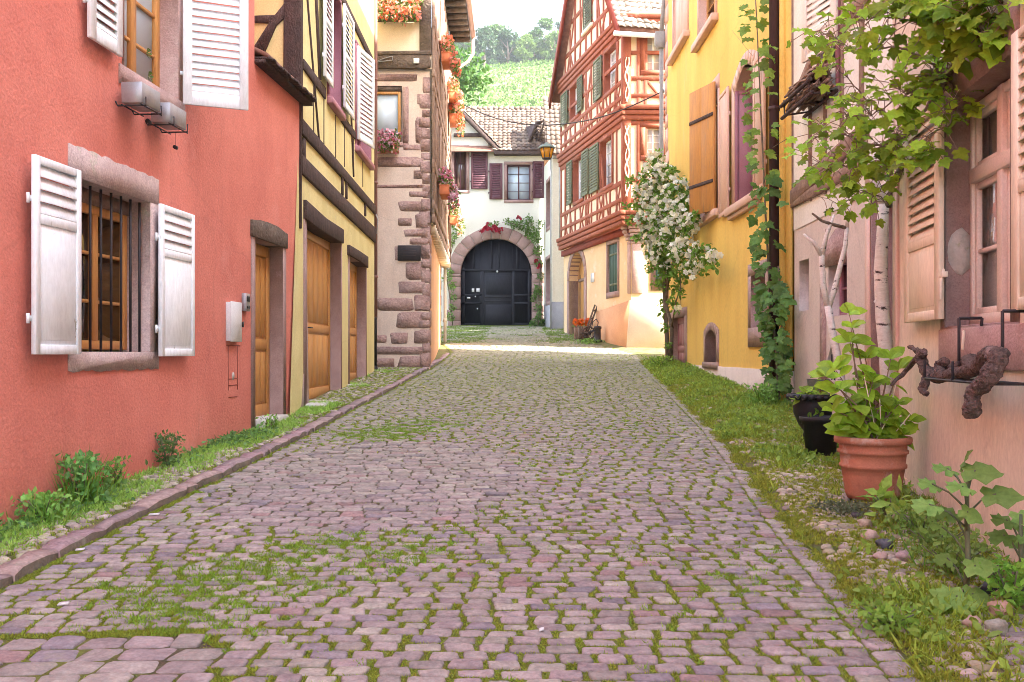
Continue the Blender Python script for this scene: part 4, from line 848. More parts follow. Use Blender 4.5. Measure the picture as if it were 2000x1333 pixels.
# jetty floor and joists
b = M(); b.add([WB.P(0, zj-.12, .0), WB.P(WB.L, zj-.12, .0), WA.P(WA.L, zj-.12, -.1), WA.P(0, zj-.12, -.1)], [(0, 1, 2, 3)]); obj('jetty_floor', b, 'cream_plaster', sh, fixn=False)
for k in range(18):
    b = M(); t = .3+k*.54; b.add([WB.P(t, zj-.12, .05), WB.P(t+.16, zj-.12, .05), WA.P(t+.16, zj-.12, -.1), WA.P(t, zj-.12, -.1)]+[(p[0], p[1], p[2]-.16) for p in (WB.P(t, zj-.12, .03), WB.P(t+.16, zj-.12, .03), WA.P(t+.16, zj-.12, -.1), WA.P(t, zj-.12, -.1))], [(0, 1, 2, 3), (7, 6, 5, 4), (0, 4, 5, 1), (1, 5, 6, 2), (3, 2, 6, 7), (0, 3, 7, 4)]); obj('joist', b, 'cream_paint', sh)
b = M(); b.bx(Wall((-2.27, 31.8), (-6, 31.8), 0), .01, 3.7, .8, zt+.8, -.1, .0); b.bx(Wall((-6.0, 22.2), (-6.0, 31.8), -1), 0, 9.6, .8, zt+.8, -.1, 0); obj('side_wall', b, 'cream_plaster', sh)
# eave
b = M(); ze = CH+10.15
b.add([(-1.25, 21.6, ze), (-1.30, 32.0, ze), (-4.0, 32.0, ze+3.6), (-4.0, 21.6, ze+3.6), (-1.22, 21.6, ze+.16), (-1.27, 32.0, ze+.16), (-4.0, 32.0, ze+3.8), (-4.0, 21.6, ze+3.8)], [(0, 1, 2, 3), (7, 6, 5, 4), (0, 4, 5, 1), (1, 5, 6, 2), (2, 6, 7, 3), (3, 7, 4, 0)])
b.add([(-6.7, 21.6, ze), (-6.7, 32.0, ze), (-4.0, 32.0, ze+3.6), (-4.0, 21.6, ze+3.6), (-6.7, 21.6, ze+.2), (-6.7, 32.0, ze+.2), (-4.0, 32.0, ze+3.8), (-4.0, 21.6, ze+3.8)], [(0, 1, 2, 3), (7, 6, 5, 4), (0, 4, 5, 1), (1, 5, 6, 2), (2, 6, 7, 3), (3, 7, 4, 0)])
obj('roof', b, 'roof_plain', sh)
b = M(); b.add([(-1.30, 21.6, ze-.02), (-1.34, 31.95, ze-.02), (-1.95, 31.95, ze-.05), (-1.75, 21.6, ze-.05)]+[(-1.30, 21.6, ze-.06), (-1.34, 31.95, ze-.06), (-1.95, 31.95, ze-.09), (-1.75, 21.6, ze-.09)], [(0, 1, 2, 3), (7, 6, 5, 4), (0, 4, 5, 1), (1, 5, 6, 2), (2, 6, 7, 3), (3, 7, 4, 0)])
for k in range(19): y = 21.8+k*.55; b.box3(-1.95, -1.33, y, y+.12, ze-.22, ze-.07)
obj('eave_board', b, 'grey_timber', sh)
b = M(); b.tube([(-1.22, 21.6, ze+.02), (-1.25, 32.05, ze+.02)], .085, 10); b.tube([(-1.25, 31.9, ze-.02), (-1.25, 31.9, ze-.55), (-1.4, 31.9, ze-.8), (-1.95, 31.95, ze-1.15), (-2.0, 31.95, ze-1.5), (-2.0, 31.9, zj+.1), (-2.13, 31.7, zj-.2)], .055, 8); obj('gutter', b, 'rose_paint', sh, smooth=True)
b = M(); b.tube([(-2.13, 31.7, zj-.1), (-2.13, 31.7, 1.9)], .05, 8); b.tube([(-2.13, 31.7, 2.6), (-2.13, 31.7, 2.7)], .07, 8); obj('downpipe', b, 'pale_wall', sh, smooth=True)
# plaque
pq = thing('wall_plaque', 'dark rectangular plaque on the quoin stones of the stone house', 'plaque', WS.P(*S(777, 510), 0))
b = M(); b.pp(WS, [(777, 480), (822, 480), (822, 510), (777, 510)], .02, .05); obj('plate', b, 'dark_metal', pq, bevel=.006)
b = M()
for k in range(5):
    z = S(0, 485+k*5)[1]; t0 = S(783+(k % 2)*2, 0)[0]; t1 = S(816-(k*3) % 5, 0)[0]; b.bx(WS, t0, t1, z-.004, z+.004, .05, .052)
obj('worn_lettering', b, 'maroon_pipe', pq)
# flower boxes
def flower_box(w, t0, t1, z, o0, dep, pink, label, boxm='terracotta_bright', fh=.35, drop=.35, h=.17):
    f = thing('flower_box', label, 'flower box', w.P(t0, z, o0), 'flower boxes on the stone house')
    b = M(); b.bx(w, t0, t1, z, z+h, o0, o0+dep); b.bx(w, t0-.01, t1+.01, z+h-.03, z+h+.004, o0-.01, o0+dep+.01); obj('trough', b, boxm, f, bevel=.006)
    cl = []
    n = max(3, int((t1-t0)/.13))
    for k in range(n):
        t = t0+(t1-t0)*(k+.5)/n; cl.append((w.P(t, z+h+fh*.45, o0+dep*.6), (.16, .2, fh*.55))); cl.append((w.P(t, z+h*.6-random.uniform(0, drop), o0+dep+.10), (.13, .13, .18)))
    foliage('foliage', cl, 75, .06, f, (.11, .20, .045), OVATE, .3, .3)
    blossoms('blossoms', cl, 34, .038, f, pink, up=.4)
    return f
ORG_ = [(.85, .16, .06), (.80, .20, .08), (.85, .30, .22), (.82, .45, .38)]; PNK = [(.80, .30, .42), (.85, .45, .55), (.85, .60, .65), (.75, .22, .30)]; SAL = [(.88, .30, .20), (.85, .22, .12), (.88, .45, .40)]; WHT = [(.85, .78, .68), (.85, .55, .45), (.85, .35, .2)]
t0, t1, z0, z1 = WS.rect(738, 28, 822, 47); flower_box(WS, t0, t1, z0, .12, .22, ORG_+SAL, 'long flower box of orange and pink geraniums high on the front of the stone house', 'grey_timber', .55, .1)
t0, t1, z0, z1 = WS.rect(730, 289, 780, 302); flower_box(WS, t0, t1, z0, .06, .2, PNK, 'flower box of small pink and lilac flowers below the front window of the stone house', 'terracotta', .32, -.05)
for (px, py, yy, dz, cl_, lb, L_) in ((864, 128, 24.9, 0, SAL, 'orange geranium box nearest under the eave on the side of the stone house', .8), (881, 200, 29.4, 0, SAL, 'upper of two stacked geranium boxes below the eave downpipe', .9), (884, 243, 29.9, 0, ORG_, 'lower of two stacked geranium boxes below the eave downpipe', .9), (852, 385, 24.0, 0, PNK, 'magenta and pink flower box on the first floor side of the stone house', .9), (878, 438, 30.2, 0, WHT, 'small box of cream and red flowers at the far end of the stone house', .7)):
    z = CH+(HZ-py)/F*yy; t = WB.t_of_y(yy); flower_box(WB, t-L_/2, t+L_/2, z, .08, .22, cl_, lb, 'terracotta_bright', .45, .35, .22)
# ---------------- end of the street: gate house ----------------
YG = 41.0
gh = thing('gate_house', 'off-white house closing the street with tiled roof over a big black arched gate', 'house', (-.6, 41, 2.7))
WG = Wall((-4.6, YG), (1.31, YG), 0)
def Gp(px, py): return WG.sz(px, py)
zb = 2.72; ctr = Gp(969, 536); Rg = 70/F*YG; Ro = 93/F*YG
arch = [(ctr[0]-Rg, zb)]+[(ctr[0]-Rg*math.cos(a), ctr[1]+Rg*math.sin(a)) for a in np.linspace(0, math.pi, 25)]+[(ctr[0]+Rg, zb)]
gw1 = WG.rect(887, 290, 911, 372); gw2 = WG.rect(990, 322, 1036, 391)
zE = Gp(0, 300)[1]; t965 = Gp(966, 0)[0]; tap = Gp(903, 0)[0]
outer = [(0, 2.0), (ctr[0]-Rg-.02, 2.0)]+[(arch[0][0]-.0, 2.0)]*0
panel(WG, [(0, 2.0), (WG.L, 2.0), (WG.L, zE+.1), (t965+.02, zE+.1), (tap, Gp(0, 222)[1]), (0, zE-.3)], [[(arch[0][0], 2.3)]+arch[1:-1]+[(arch[-1][0], 2.3)], rp(gw1), rp(gw2)], .35, 'pale_wall', gh)
# arch surround of separate voussoirs
b = M()
def ring(a0, a1, ri, ro):
    n = 4; return [(ctr[0]-ri*math.cos(a), ctr[1]+ri*math.sin(a)) for a in np.linspace(a0, a1, n)]+[(ctr[0]-ro*math.cos(a), ctr[1]+ro*math.sin(a)) for a in np.linspace(a1, a0, n)]
k = 13
for i in range(k): b.prism(WG, ring(math.pi*i/k+.006, math.pi*(i+1)/k-.006, Rg-.01, Ro+random.uniform(-.02, .03)), -.33, .05+random.uniform(-.004, .006))
for sx in (-1, 1):
    z = 2.4
    while z < ctr[1]-.05:
        h = min(random.uniform(.35, .55), ctr[1]-z); a, c = ctr[0]+sx*(Rg-.01), ctr[0]+sx*(Ro+random.uniform(-.03, .06)); b.prism(WG, [(a, z), (c, z), (c, z+h-.012), (a, z+h-.012)], -.33, .05); z += h
obj('gate_arch', b, 'mauve_stone', gh, bevel=.012)
# gate leaves
gate = M(); zl = Gp(0, 527)[1]
panelpts = [(arch[0][0], zb)]+arch[1:-1]+[(arch[-1][0], zb)]
gate.prism(WG, panelpts, -.34, -.28)
g_ = obj('gate', gate, 'gate_paint', gh)
b = M()
x0, x1 = Gp(943, 0)[0], Gp(1003, 0)[0]; zd = Gp(0, 533)[1]
b.bx(WG, ctr[0]-Rg+.03, ctr[0]+Rg-.03, zl-.05, zl+.05, -.28, -.235)
for t in (x0, x1, ctr[0]-Rg+.12, ctr[0]+Rg-.12, Gp(940, 0)[0]-.02): b.bx(WG, t-.05, t+.05, zb, zl-.05, -.28, -.24)
for t in (Gp(960, 0)[0], Gp(975, 0)[0], Gp(925, 0)[0], Gp(1010, 0)[0]): b.bx(WG, t-.03, t+.03, zl+.05, ctr[1]+math.sqrt(max(0, (Rg-.05)**2-(t-ctr[0])**2)), -.28, -.245)
for z in (Gp(0, 576)[1], Gp(0, 592)[1], zb+.08): b.bx(WG, ctr[0]-Rg+.03, x0-.05, z-.04, z+.04, -.28, -.24); b.bx(WG, x1+.05, ctr[0]+Rg-.03, z-.04, z+.04, -.28, -.24)
for k in range(9): t = ctr[0]-Rg+.16+k*(2*Rg-.3)/8; b.bx(WG, t-.006, t+.006, zl+.06, ctr[1]+math.sqrt(max(0, (Rg-.05)**2-(t-ctr[0])**2)), -.28, -.272)
obj('gate_rail', b, 'gate_paint', g_, bevel=.006)
b = M(); b.bx(WG, x0+.05, x1-.05, zb+.03, zd, -.28, -.25)
b.bx(WG, x0+.12, x1-.12, Gp(0, 575)[1], zd-.1, -.25, -.235); b.bx(WG, x0+.12, x1-.12, zb+.12, Gp(0, 595)[1], -.25, -.235)
for z in (Gp(0, 580)[1], Gp(0, 588)[1]): b.bx(WG, x0+.08, x1-.08, z-.02, z+.02, -.25, -.225)
obj('wicket_door', b, 'gate_paint', g_, bevel=.006)
nots = [M() for _ in range(6)]; b = nots[0]; b.pp(WG, [(921, 563), (926, 563), (926, 570), (921, 570)], -.28, -.262); b = nots[1]; b.pp(WG, [(930, 563), (937, 563), (937, 570), (930, 570)], -.28, -.262); b = nots[2]; b.pp(WG, [(912, 580), (918, 580), (918, 583), (912, 583)], -.28, -.25); nots[3].blob(WG.P(*Gp(971, 530), -.22), .045); nots[4].blob(WG.P(*Gp(928, 579), -.22), .03); nots[5].blob(WG.P(*Gp(932, 603), -.22), .03)
for i, b in enumerate(nots): obj('notice' if i < 2 else 'letter_slot' if i == 2 else 'knob', b, 'white_plastic', g_)
b = M(); b.bx(WG, ctr[0]-Rg, ctr[0]+Rg, zb-.08, zb+.012, -.36, -.12); obj('threshold', b, 'concrete', gh, bevel=.01)
for r, nm in ((gw1, 0), (gw2, 1)):
    surround(WG, r, 'mauve_stone', gh, .12, .12, .12, .12, .03, .2)
    window(WG, r, .14, 'maroon_paint', 'glass_sky_tint' if nm else 'glass_brown', gh, 2, 4 if nm else 3, .05, .05, .018)
for q in ((920, 288, 953, 370), (956, 320, 982, 390), (1041, 316, 1063, 388)):
    r = WG.rect(*q); shutter(WG, r[0], r[1]-.01, r[2], r[3], .05, 'maroon_paint', gh, louv=((.10, .93),), pitch=.07, st=.09)
b = M(); b.bx(WG, tap-.35, t965-.35, Gp(0, 268)[1], Gp(0, 262)[1], .0, .16)
p0, p1 = Gp(914, 236), Gp(970, 293)
b.bar(WG, (tap-.02, Gp(0, 222)[1]), (p1[0]+.05, p1[1]-.05), .16, .0, .34); b.bar(WG, (tap+.02, Gp(0, 222)[1]), (tap-(p1[0]-tap), p1[1]-.05), .16, .0, .34)
b.bx(WG, t965-.02, WG.L+.05, Gp(0, 305)[1], Gp(0, 298)[1], .0, .38)
obj('fascia', b, 'old_timber', gh, bevel=.008)
b = M(); b.bx(WG, t965, WG.L, zE-.05, zE, .0, .3); obj('soffit', b, 'pale_wall', gh)
# tiled roof: each tile its own curved piece
def tiles(name, O, U, Vv, nu, nv, parent, pal, skip=None):
    O, U, Vv = V3(O), V3(U), V3(Vv); Nn = np.cross(U, Vv); Nn /= np.linalg.norm(Nn); Nn *= math.copysign(1, Nn[2])
    b = M(); K = 6
    for i in range(nv):
        for j in range(nu):
            if skip and skip((j+.5)/nu, (i+.5)/nv): continue
            c = random.choice(pal); f = random.uniform(.75, 1.2); c = tuple(x*f for x in c); jz = random.uniform(-.006, .006)
            vs = []
            for e, lift in ((-.18, .05), (1.02, .012)):
                for k in range(K+1):
                    u = k/K; pr = .032*math.sin(math.pi*min(1, u*1.25)) if u < .8 else .032*0-.004
                    vs.append(O+U*(j+u*1.02)/nu+Vv*(i+e)/nv+Nn*(lift+pr+jz))
            fs = [(k, k+1, K+1+k+1, K+1+k) for k in range(K)]
            n0 = len(vs); vs += [v-Nn*.022 for v in vs[:K+1]]; fs += [(k+1, k, n0+k, n0+k+1) for k in range(K)]
            b.add(vs, fs, c)
    return obj(name, b, 'tile', parent, fixn=False)
pal = [(.19, .14, .11), (.24, .18, .14), (.16, .11, .085), (.28, .215, .165), (.135, .10, .085)]
ye = YG-.35; zr0 = Gp(0, 298)[1]; run = 3.1; xl = WG.P(t965, 0)[0]-.02; dz_ = 2.42
b = M()
def slab(b, q, e=-.06): b.add(q+[(x, y, z+e) for x, y, z in q], [(3, 2, 1, 0), (4, 5, 6, 7), (0, 1, 5, 4), (1, 2, 6, 5), (2, 3, 7, 6), (3, 0, 4, 7)])
slab(b, [(-4.6, ye, zr0), (2.6, ye, zr0), (2.6, ye+run, zr0+dz_), (-4.6, ye+run, zr0+dz_)]); slab(b, [(-4.6, ye+run, zr0+dz_), (2.6, ye+run, zr0+dz_), (2.6, ye+2*run, zr0), (-4.6, ye+2*run, zr0)])
obj('roof_deck', b, 'roof_plain', gh)
tiles('roof', (-2.6, ye, zr0+.01), (5.2, 0, 0), (0, run, dz_), 26, 15, gh, pal, skip=lambda u, v: (-2.6+5.2*u) < xl-.0+(-v*2.0))
xa = WG.P(tap, 0)[0]; za_ = Gp(0, 218)[1]; xr = WG.P(p1[0], 0)[0]+.12; zr = p1[1]+.02
tiles('gable_roof', (xr, YG-.35, zr), (0, 3.2, 0), (xa-xr, 0, za_-zr), 14, 9, gh, pal); tiles('gable_roof', (2*xa-xr, YG-.35, zr), (0, 3.2, 0), (xr-xa, 0, za_-zr), 14, 9, gh, pal)
b = M()
for k in range(22): x = -2.5+k*.235; b.tube([(x, ye+run-.02, zr0+dz_+.04), (x+.24, ye+run-.02, zr0+dz_+.055)], [.085, .10], 8, random.choice(pal))
obj('ridge_tile', b, 'tile', gh, smooth=True)
b = M(); b.box3(-4.5, 1.3, YG+6.2, YG+6.3, 2, zr0); b.box3(-4.6, -4.5, YG+.05, YG+6.2, 2, zr0); b.box3(1.15, 1.29, YG+.05, YG+6.2, 2, zr0+.2); obj('side_wall', b, 'pale_wall', gh)
# hoist dormer
b = M(); xd = at(1050, 0, YG+.3)[0]; zd0 = CH+(HZ-287)/F*(YG+.3)
def P3(x, y, z): return (x, y, z)
b.add([(xd-.42, YG+.3, zd0+.0), (xd-.06, YG-.25, zd0+.85), (xd+.26, YG-.1, zd0+.95), (xd+.1, YG+1.4, zd0+1.15), (xd-.5, YG+1.4, zd0+1.05)], [(0, 1, 4), (1, 2, 3, 4)])
b.tube([(xd-.42, YG+.2, zd0), (xd-.05, YG-.25, zd0+.9)], .05, 6); b.tube([(xd+.05, YG+.1, zd0+.2), (xd+.28, YG-.1, zd0+.98)], .04, 6); b.tube([(xd-.05, YG-.25, zd0+.88), (xd+.28, YG-.1, zd0+.97)], .05, 6)
for k in range(5): b.tube([(xd-.3+.07*k, YG+.2-.09*k, zd0+.1+.16*k), (xd-.1+.06*k, YG+.9, zd0+.5+.12*k)], .03, 5)
obj('hoist_dormer', b, 'old_timber', gh, fixn=False)
# ---------------- narrow white house ----------------
nw = thing('white_house', 'narrow off-white house with grey plinth between the gate and the timber house', 'house', (1.6, 39, 2.5))
WN1 = Wall((1.312, 40.93), (1.56, 38.5), -1); WN2 = Wall((1.56, 38.5), (3.2, 38.5), 0)
zg = 2.52; zp = CH+(HZ-590)/F*38.5; ztp = CH+(HZ-304)/F*38.5
nh = []
for q in ((1068, 360, 1075, 440), (1067, 510, 1075, 588)):
    r = WN1.rect(*q); nh.append((max(r[0], .15), min(r[1], WN1.L-.25), r[2], r[3]))
panel(WN1, [(0, 2.0), (WN1.L, 2.0), (WN1.L, ztp), (0, ztp)], [rp(r) for r in nh], .2, 'pale_wall', nw)
panel(WN2, [(0, 2.0), (WN2.L, 2.0), (WN2.L, ztp), (0, ztp)], [], 0, 'pale_wall', nw)
for r in nh: surround(WN1, r, 'mauve_stone', nw, .12, .12, .15, .15, .02, .2); window(WN1, r, .16, 'maroon_paint', 'glass_dark', nw, 2, 2)
b = M(); b.bx(WN1, 0, WN1.L+.02, 2.0, zp, -.01, .02); b.bx(WN2, -.02, WN2.L, 2.0, zp, -.01, .02); obj('plinth', b, 'grey_plinth', nw)
b = M(); b.tube([(1.50, 38.42, ztp-.1), (1.50, 38.42, 2.5)], .03, 7); b.tube([at(1094, 480, 38.3), at(1094, 300, 38.3)], .045, 8); obj('downpipe', b, 'grey_pipe', nw, smooth=True)
b = M(); c0 = at(1086, 304, 38.35); b.box3(c0[0]-.14, c0[0]+.16, 38.2, 38.48, c0[2]-.12, c0[2]+.12); obj('rain_hopper', b, 'zinc', nw, bevel=.02)
b = M(); slab(b, [(1.3, 38.1, ztp-.02), (3.3, 38.1, ztp-.02), (3.3, 41.5, ztp+3.0), (1.3, 41.5, ztp+3.0)]); obj('roof_deck', b, 'roof_plain', nw)
tiles('roof', (1.3, 38.1, ztp-.01), (2.0, 0, 0), (0, 3.3, 3.0), 10, 13, nw, pal)
# ---------------- timber house ----------------
th = thing('timber_house', 'tall red half-timbered house with green shutters over an orange ground floor', 'house', (3, 32, 2))
TA, TB = (3.267, 29.0), (1.79, 36.3)
WT = Wall(TA, TB, -1)          # gable side, t from near corner to far
WTf = Wall(TA, (7.5, 29.05), 0)
WTg = Wall((3.50, 29.25), (1.92, 36.5), -1); WTgf = Wall((3.50, 29.25), (7.5, 29.3), 0)
zJ1 = CH+3.95; zJ2 = CH+7.0; zJ3 = CH+9.55
def Tq(*q): return WT.rect(*q)
rA = Tq(1116, 180, 1131, 232); rC = Tq(1183, 100, 1206, 165); rD = Tq(1122, 318, 1140, 392); rF = Tq(1175, 272, 1197, 345); rAt = Tq(1143, -40, 1158, 38)
def zr_(r, z0, z1): return (r[0], r[1], CH+z0, CH+z1)
rA = zr_(rA, 8.15, 9.25); rC = zr_(rC, 8.0, 9.25); rD = zr_(rD, 5.2, 6.65); rF = zr_(rF, 5.15, 6.6)
apx = WT.L/2; zap = zJ3+.2+apx*1.25
panel(WT, [(0, zJ1-.1), (WT.L, zJ1-.1), (WT.L, zJ3+.2), (apx, zap), (0, zJ3+.2)], [rp(rA), rp(rC), rp(rD), rp(rF)], .2, 'cream_plaster', th, 'gable_wall')
fr1 = WTf.rect(1260, 66, 1292, 138); fr2 = WTf.rect(1260, 250, 1292, 305)
panel(WTf, [(0, zJ1-.1), (WTf.L, zJ1-.1), (WTf.L, zJ3+.4), (0, zJ3+.4)], [rp(fr1), rp(fr2)], .18, 'cream_plaster', th, 'front_wall')
for r, g in ((fr1, 'glass_white'), (fr2, 'glass_white')):
    surround(WTf, r, 'red_timber', th, .14, .14, .14, .14, .05, .15); window(WTf, r, .1, 'white_paint', g, th, 2, 4, .045, .05, .018)
for r in (rA, rC, rD, rF):
    surround(WT, r, 'red_timber', th, .08, .08, .1, .12, .05, .2); window(WT, r, .15, 'white_paint', 'glass_white', th, 2, 4, .05, .05, .02)
b = M(); o = .04
def tb(p, q, wd=.13, oo=0): b.bar(WT, p, q, wd, -.02, o+oo)
for zz, wd in ((zJ1+.55, .12), (zJ1+1.05, .14), (zJ2-.3, .14), (zJ2+.5, .12), (zJ2+.95, .12), (zJ3-.2, .16), (zJ2+1.6, .10)): tb((0, zz), (WT.L, zz), wd)
for k in range(12):
    t = WT.L*k/11; zz = zap-abs(t-apx)*1.25-.1
    for za, zb_ in ((zJ1+.2, zJ1+1.05), (zJ1+1.05, zJ2-.2), (zJ2+.2, zJ2+.95), (zJ2+.95, zJ3-.2), (zJ3, zz)):
        if any(r[0]-.05 < t < r[1]+.05 and za+.1 > r[2]-.3 and zb_-.1 < r[3]+.5 and zb_ > r[2]+.2 for r in (rA, rC, rD, rF)): continue
        tb((min(max(t, .08), WT.L-.08), za), (min(max(t, .08), WT.L-.08), zb_), .09 if k % 2 else .12, -.004)
for i, (t, wd) in enumerate(((.55, .5), (1.6, .45), (2.3, .45), (3.7, .6), (4.6, .5), (5.9, .45), (6.7, .45))):   # curved crosses in the aprons
    for z0, z1 in ((zJ1+.22, zJ1+1.0), (zJ2+.22, zJ2+.9)):
        if i % 2 == 0: tb((t-wd/2, z0), (t+wd/2, z1), .06, -.008); tb((t+wd/2, z0), (t-wd/2, z1), .06, -.009)
        else: tb((t-.1, z0), (t+.2, z1), .07, -.008)
for t0_, z0_, t1_, z1_ in ((3.3, zJ2+.3, 4.4, zJ3-.3), (4.4, zJ2+.3, 3.4, zJ3-.3), (2.0, zJ1+1.1, 2.5, zJ2-.3), (6.9, zJ2+.4, 6.4, zJ3-.3), (.9, zJ2+.3, .5, zJ3-.3), (3.9, zJ1+.2, 3.3, zJ2-.4)): tb((t0_, z0_), (t1_, z1_), .12, -.006)
for zz in (zJ3+1.0, zJ3+2.0, zJ3+2.9): h = (zap-zz)/1.25-.1; tb((apx-h, zz), (apx+h, zz), .13)
for a_, c2_ in (((.8, zJ3+.1), (1.9, zJ3+2.0)), ((WT.L-.8, zJ3+.1), (WT.L-1.9, zJ3+2.0)), ((2.2, zJ3+.1), (3.0, zJ3+2.9)), ((4.9, zJ3+.1), (4.3, zJ3+2.9)), ((2.7, zJ3), (1.8, zJ3+1)), ((5.5, zJ3), (6.1, zJ3+1)), ((3.1, zJ3+1), (4.2, zJ3+2)), ((4.2, zJ3+1), (3.1, zJ3+2))): tb(a_, c2_, .10, -.006)
for za, zb_ in ((zJ1+.2, zJ2-.2), (zJ2+.2, zJ3)): b.bx(WT, 0, .16, za, zb_, -.02, o+.01)
obj('timber_frame', b, 'red_timber', th, bevel=.006)
b = M()
def fb(p, q, wd=.13, oo=0): b.bar(WTf, p, q, wd, -.02, .04+oo)
for zz in (zJ1+.5, zJ1+1.1, zJ2-.3, zJ2+.5, zJ2+1.0, zJ2+1.75, zJ3-.1): fb((0, zz), (WTf.L, zz), .12)
for t in (.42, .62, 1.45, 2.2, 3.0): fb((t, zJ1+.2), (t, zJ3), .11, -.003)
fb((.65, zJ2+.95), (1.2, zJ2+.25), .09, -.005)
b.bx(WTf, -.04, .20, zJ1+.15, zJ3+.1, -.02, .06)
obj('front_timber_frame', b, 'red_timber', th, bevel=.006)
b = M()  # carved ornament on the corner post: twisting relief
for z0_, z1_ in ((zJ1+.6, zJ2-.4), (zJ2+.3, zJ2+1.6)):
    pts = [WTf.P(.08+.06*math.sin(z*7), z, .07) for z in np.linspace(z0_, z1_, 40)]; b.tube(pts, .022, 5)
    pts = [WTf.P(.08-.05*math.sin(z*7+.6), z, .07) for z in np.linspace(z0_, z1_, 40)]; b.tube(pts, .014, 5)
obj('post_carving', b, 'cream_paint', th)
def cornice(zc, h, name='cornice', mm='red_timber', out=.16):
    b = M(); n = 3
    for i in range(n):
        z0_ = zc-h/2+h*i/n; oo = out*(.35+.65*((i+1)/n)) ; b.prism(WT, [(-oo*1.0, z0_), (WT.L+.02, z0_), (WT.L+.02, z0_+h/n-.012), (-oo*1.0, z0_+h/n-.012)], -.05, oo); b.prism(WTf, [(-.02, z0_+.001), (WTf.L, z0_+.001), (WTf.L, z0_+h/n-.013), (-.02, z0_+h/n-.013)], -.05, oo)
    obj(name, b, mm, th, bevel=.015)
cornice(zJ1, .42, out=.18); cornice(zJ2, .45, out=.17); cornice(zJ3+.1, .42, out=.18)
b = M(); b.bx(WTg, .0, WTg.L, zJ1-.42, zJ1-.22, -.05, .12); b.bx(WTgf, 0, WTgf.L, zJ1-.4, zJ1-.21, -.05, .1); obj('jetty_beam', b, 'dark_red_timber', th)
for q, lb, r in (((1100, 235, 1112, 173), 0, rA), ((1132, 205, 1141, 137), 0, rA), ((1164, 175, 1179, 98), 1, rC), ((1111, 395, 1121, 321), 2, rD), ((1141, 378, 1153, 301), 2, rD), ((1156, 365, 1173, 288), 3, rF)):
    t0 = WT.sz(q[0], q[1])[0]; t1 = WT.sz(q[2], q[3])[0]; shutter(WT, min(t0, t1), max(t0, t1), r[2], r[3]+.05, .07, 'green_paint', th, louv=((.05, .95),), pitch=.085, st=.05)
t0, t1 = sorted((WT.sz(1143, 0)[0], WT.sz(1158, 0)[0])); shutter(WT, t0, t1, zJ3+1.15, zJ3+2.4, .05, 'green_paint', th, louv=((.05, .95),), pitch=.085)
b = M(); b.bx(WT, t0-.15, t1+.1, zJ3+1.0, zJ3+1.1, .0, .12); obj('window_sill', b, 'cream_paint', th)
# roof
b = M()
e2 = Wall(WT.P(0, 0, .35)[:2], WT.P(WT.L, 0, .35)[:2], -1); dirx = -WT.n
def rp3(t, z, o): return WT.P(t, z, o)
for t_e, sgn in ((-.42, 1), (WT.L+.42, -1)):
    ze_ = zap-abs(t_e-apx)*1.25
    q = [rp3(t_e, ze_, .32), rp3(apx, zap+.06, .32), rp3(apx, zap+.06, -7), rp3(t_e, ze_, -7)]; slab(b, q, .16)
obj('roof_deck', b, 'roof_plain', th)
t_e = -.45; ze_ = zap-abs(t_e-apx)*1.25+.17; O = rp3(t_e, ze_, .32); U = V3(rp3(t_e, ze_, -5))-V3(O); Vv = V3(rp3(apx, zap+.23, .32))-V3(O)
tiles('roof', O, U, Vv, 26, 26, th, [(.32, .28, .25), (.38, .33, .30), (.28, .24, .22), (.34, .28, .24)])
b = M()
for t_e in (-.45, WT.L+.45):
    ze_ = zap-abs(t_e-apx)*1.25; b.add([rp3(t_e, ze_-.18, .28), rp3(apx, zap-.16, .28), rp3(apx, zap+.25, .28), rp3(t_e, ze_+.22, .28), rp3(t_e, ze_-.18, .36), rp3(apx, zap-.16, .36), rp3(apx, zap+.25, .36), rp3(t_e, ze_+.22, .36)], [(0, 1, 2, 3), (7, 6, 5, 4), (0, 4, 5, 1), (1, 5, 6, 2), (2, 6, 7, 3), (3, 7, 4, 0)])
obj('bargeboard', b, 'dark_red_timber', th)
b = M(); p0 = rp3(-.47, zap-(apx+.47)*1.25-.02, .45); p1_ = rp3(-.47, zap-(apx+.47)*1.25-.02, -5); b.tube([p0, p1_], .075, 8); obj('gutter', b, 'white_paint', th)
# ground floor
zt1 = zJ1-.2
ra = WTg.sz(1112, 600)[0], WTg.sz(1142, 640)[0]
ta0, ta1 = min(ra), max(ra); zs = CH+(HZ-540)/F*33.0; ca = (ta0+ta1)/2; Ra = (ta1-ta0)/2
zs = CH+2.6-0.0; arc = [(ta0, 1.6)]+[(ca-Ra*math.cos(a), zs+Ra*.95*math.sin(a)) for a in np.linspace(0, math.pi, 17)]+[(ta1, 1.6)]
gwn = WTg.rect(1188, 463, 1207, 567); gwn = (gwn[0], gwn[1], CH+1.9, CH+3.4)
panel(WTg, [(0, 1.2), (WTg.L, 1.2), (WTg.L, zt1), (0, zt1)], [arc, rp(gwn)], .35, 'orange_plaster', th, 'ground_floor_wall')
panel(WTgf, [(0, 1.2), (WTgf.L, 1.2), (WTgf.L, zt1), (0, zt1)], [], 0, 'orange_plaster', th, 'ground_floor_wall')
b = M(); k = 9
for i in range(k):
    a0, a1 = math.pi*i/k+.01, math.pi*(i+1)/k-.01; ro = Ra+.24
    b.prism(WTg, [(ca-Ra*math.cos(a), zs+Ra*.95*math.sin(a)) for a in (a0, (a0+a1)/2, a1)]+[(ca-ro*math.cos(a), zs+ro*.98*math.sin(a)) for a in (a1, (a0+a1)/2, a0)], -.33, .03)
for t_, s_ in ((ta0, -1), (ta1, 1)): b.prism(WTg, [(t_, 1.6), (t_+s_*.24, 1.6), (t_+s_*.24, zs), (t_, zs)], -.33, .03)
obj('door_arch', b, 'mauve_stone', th, bevel=.01)
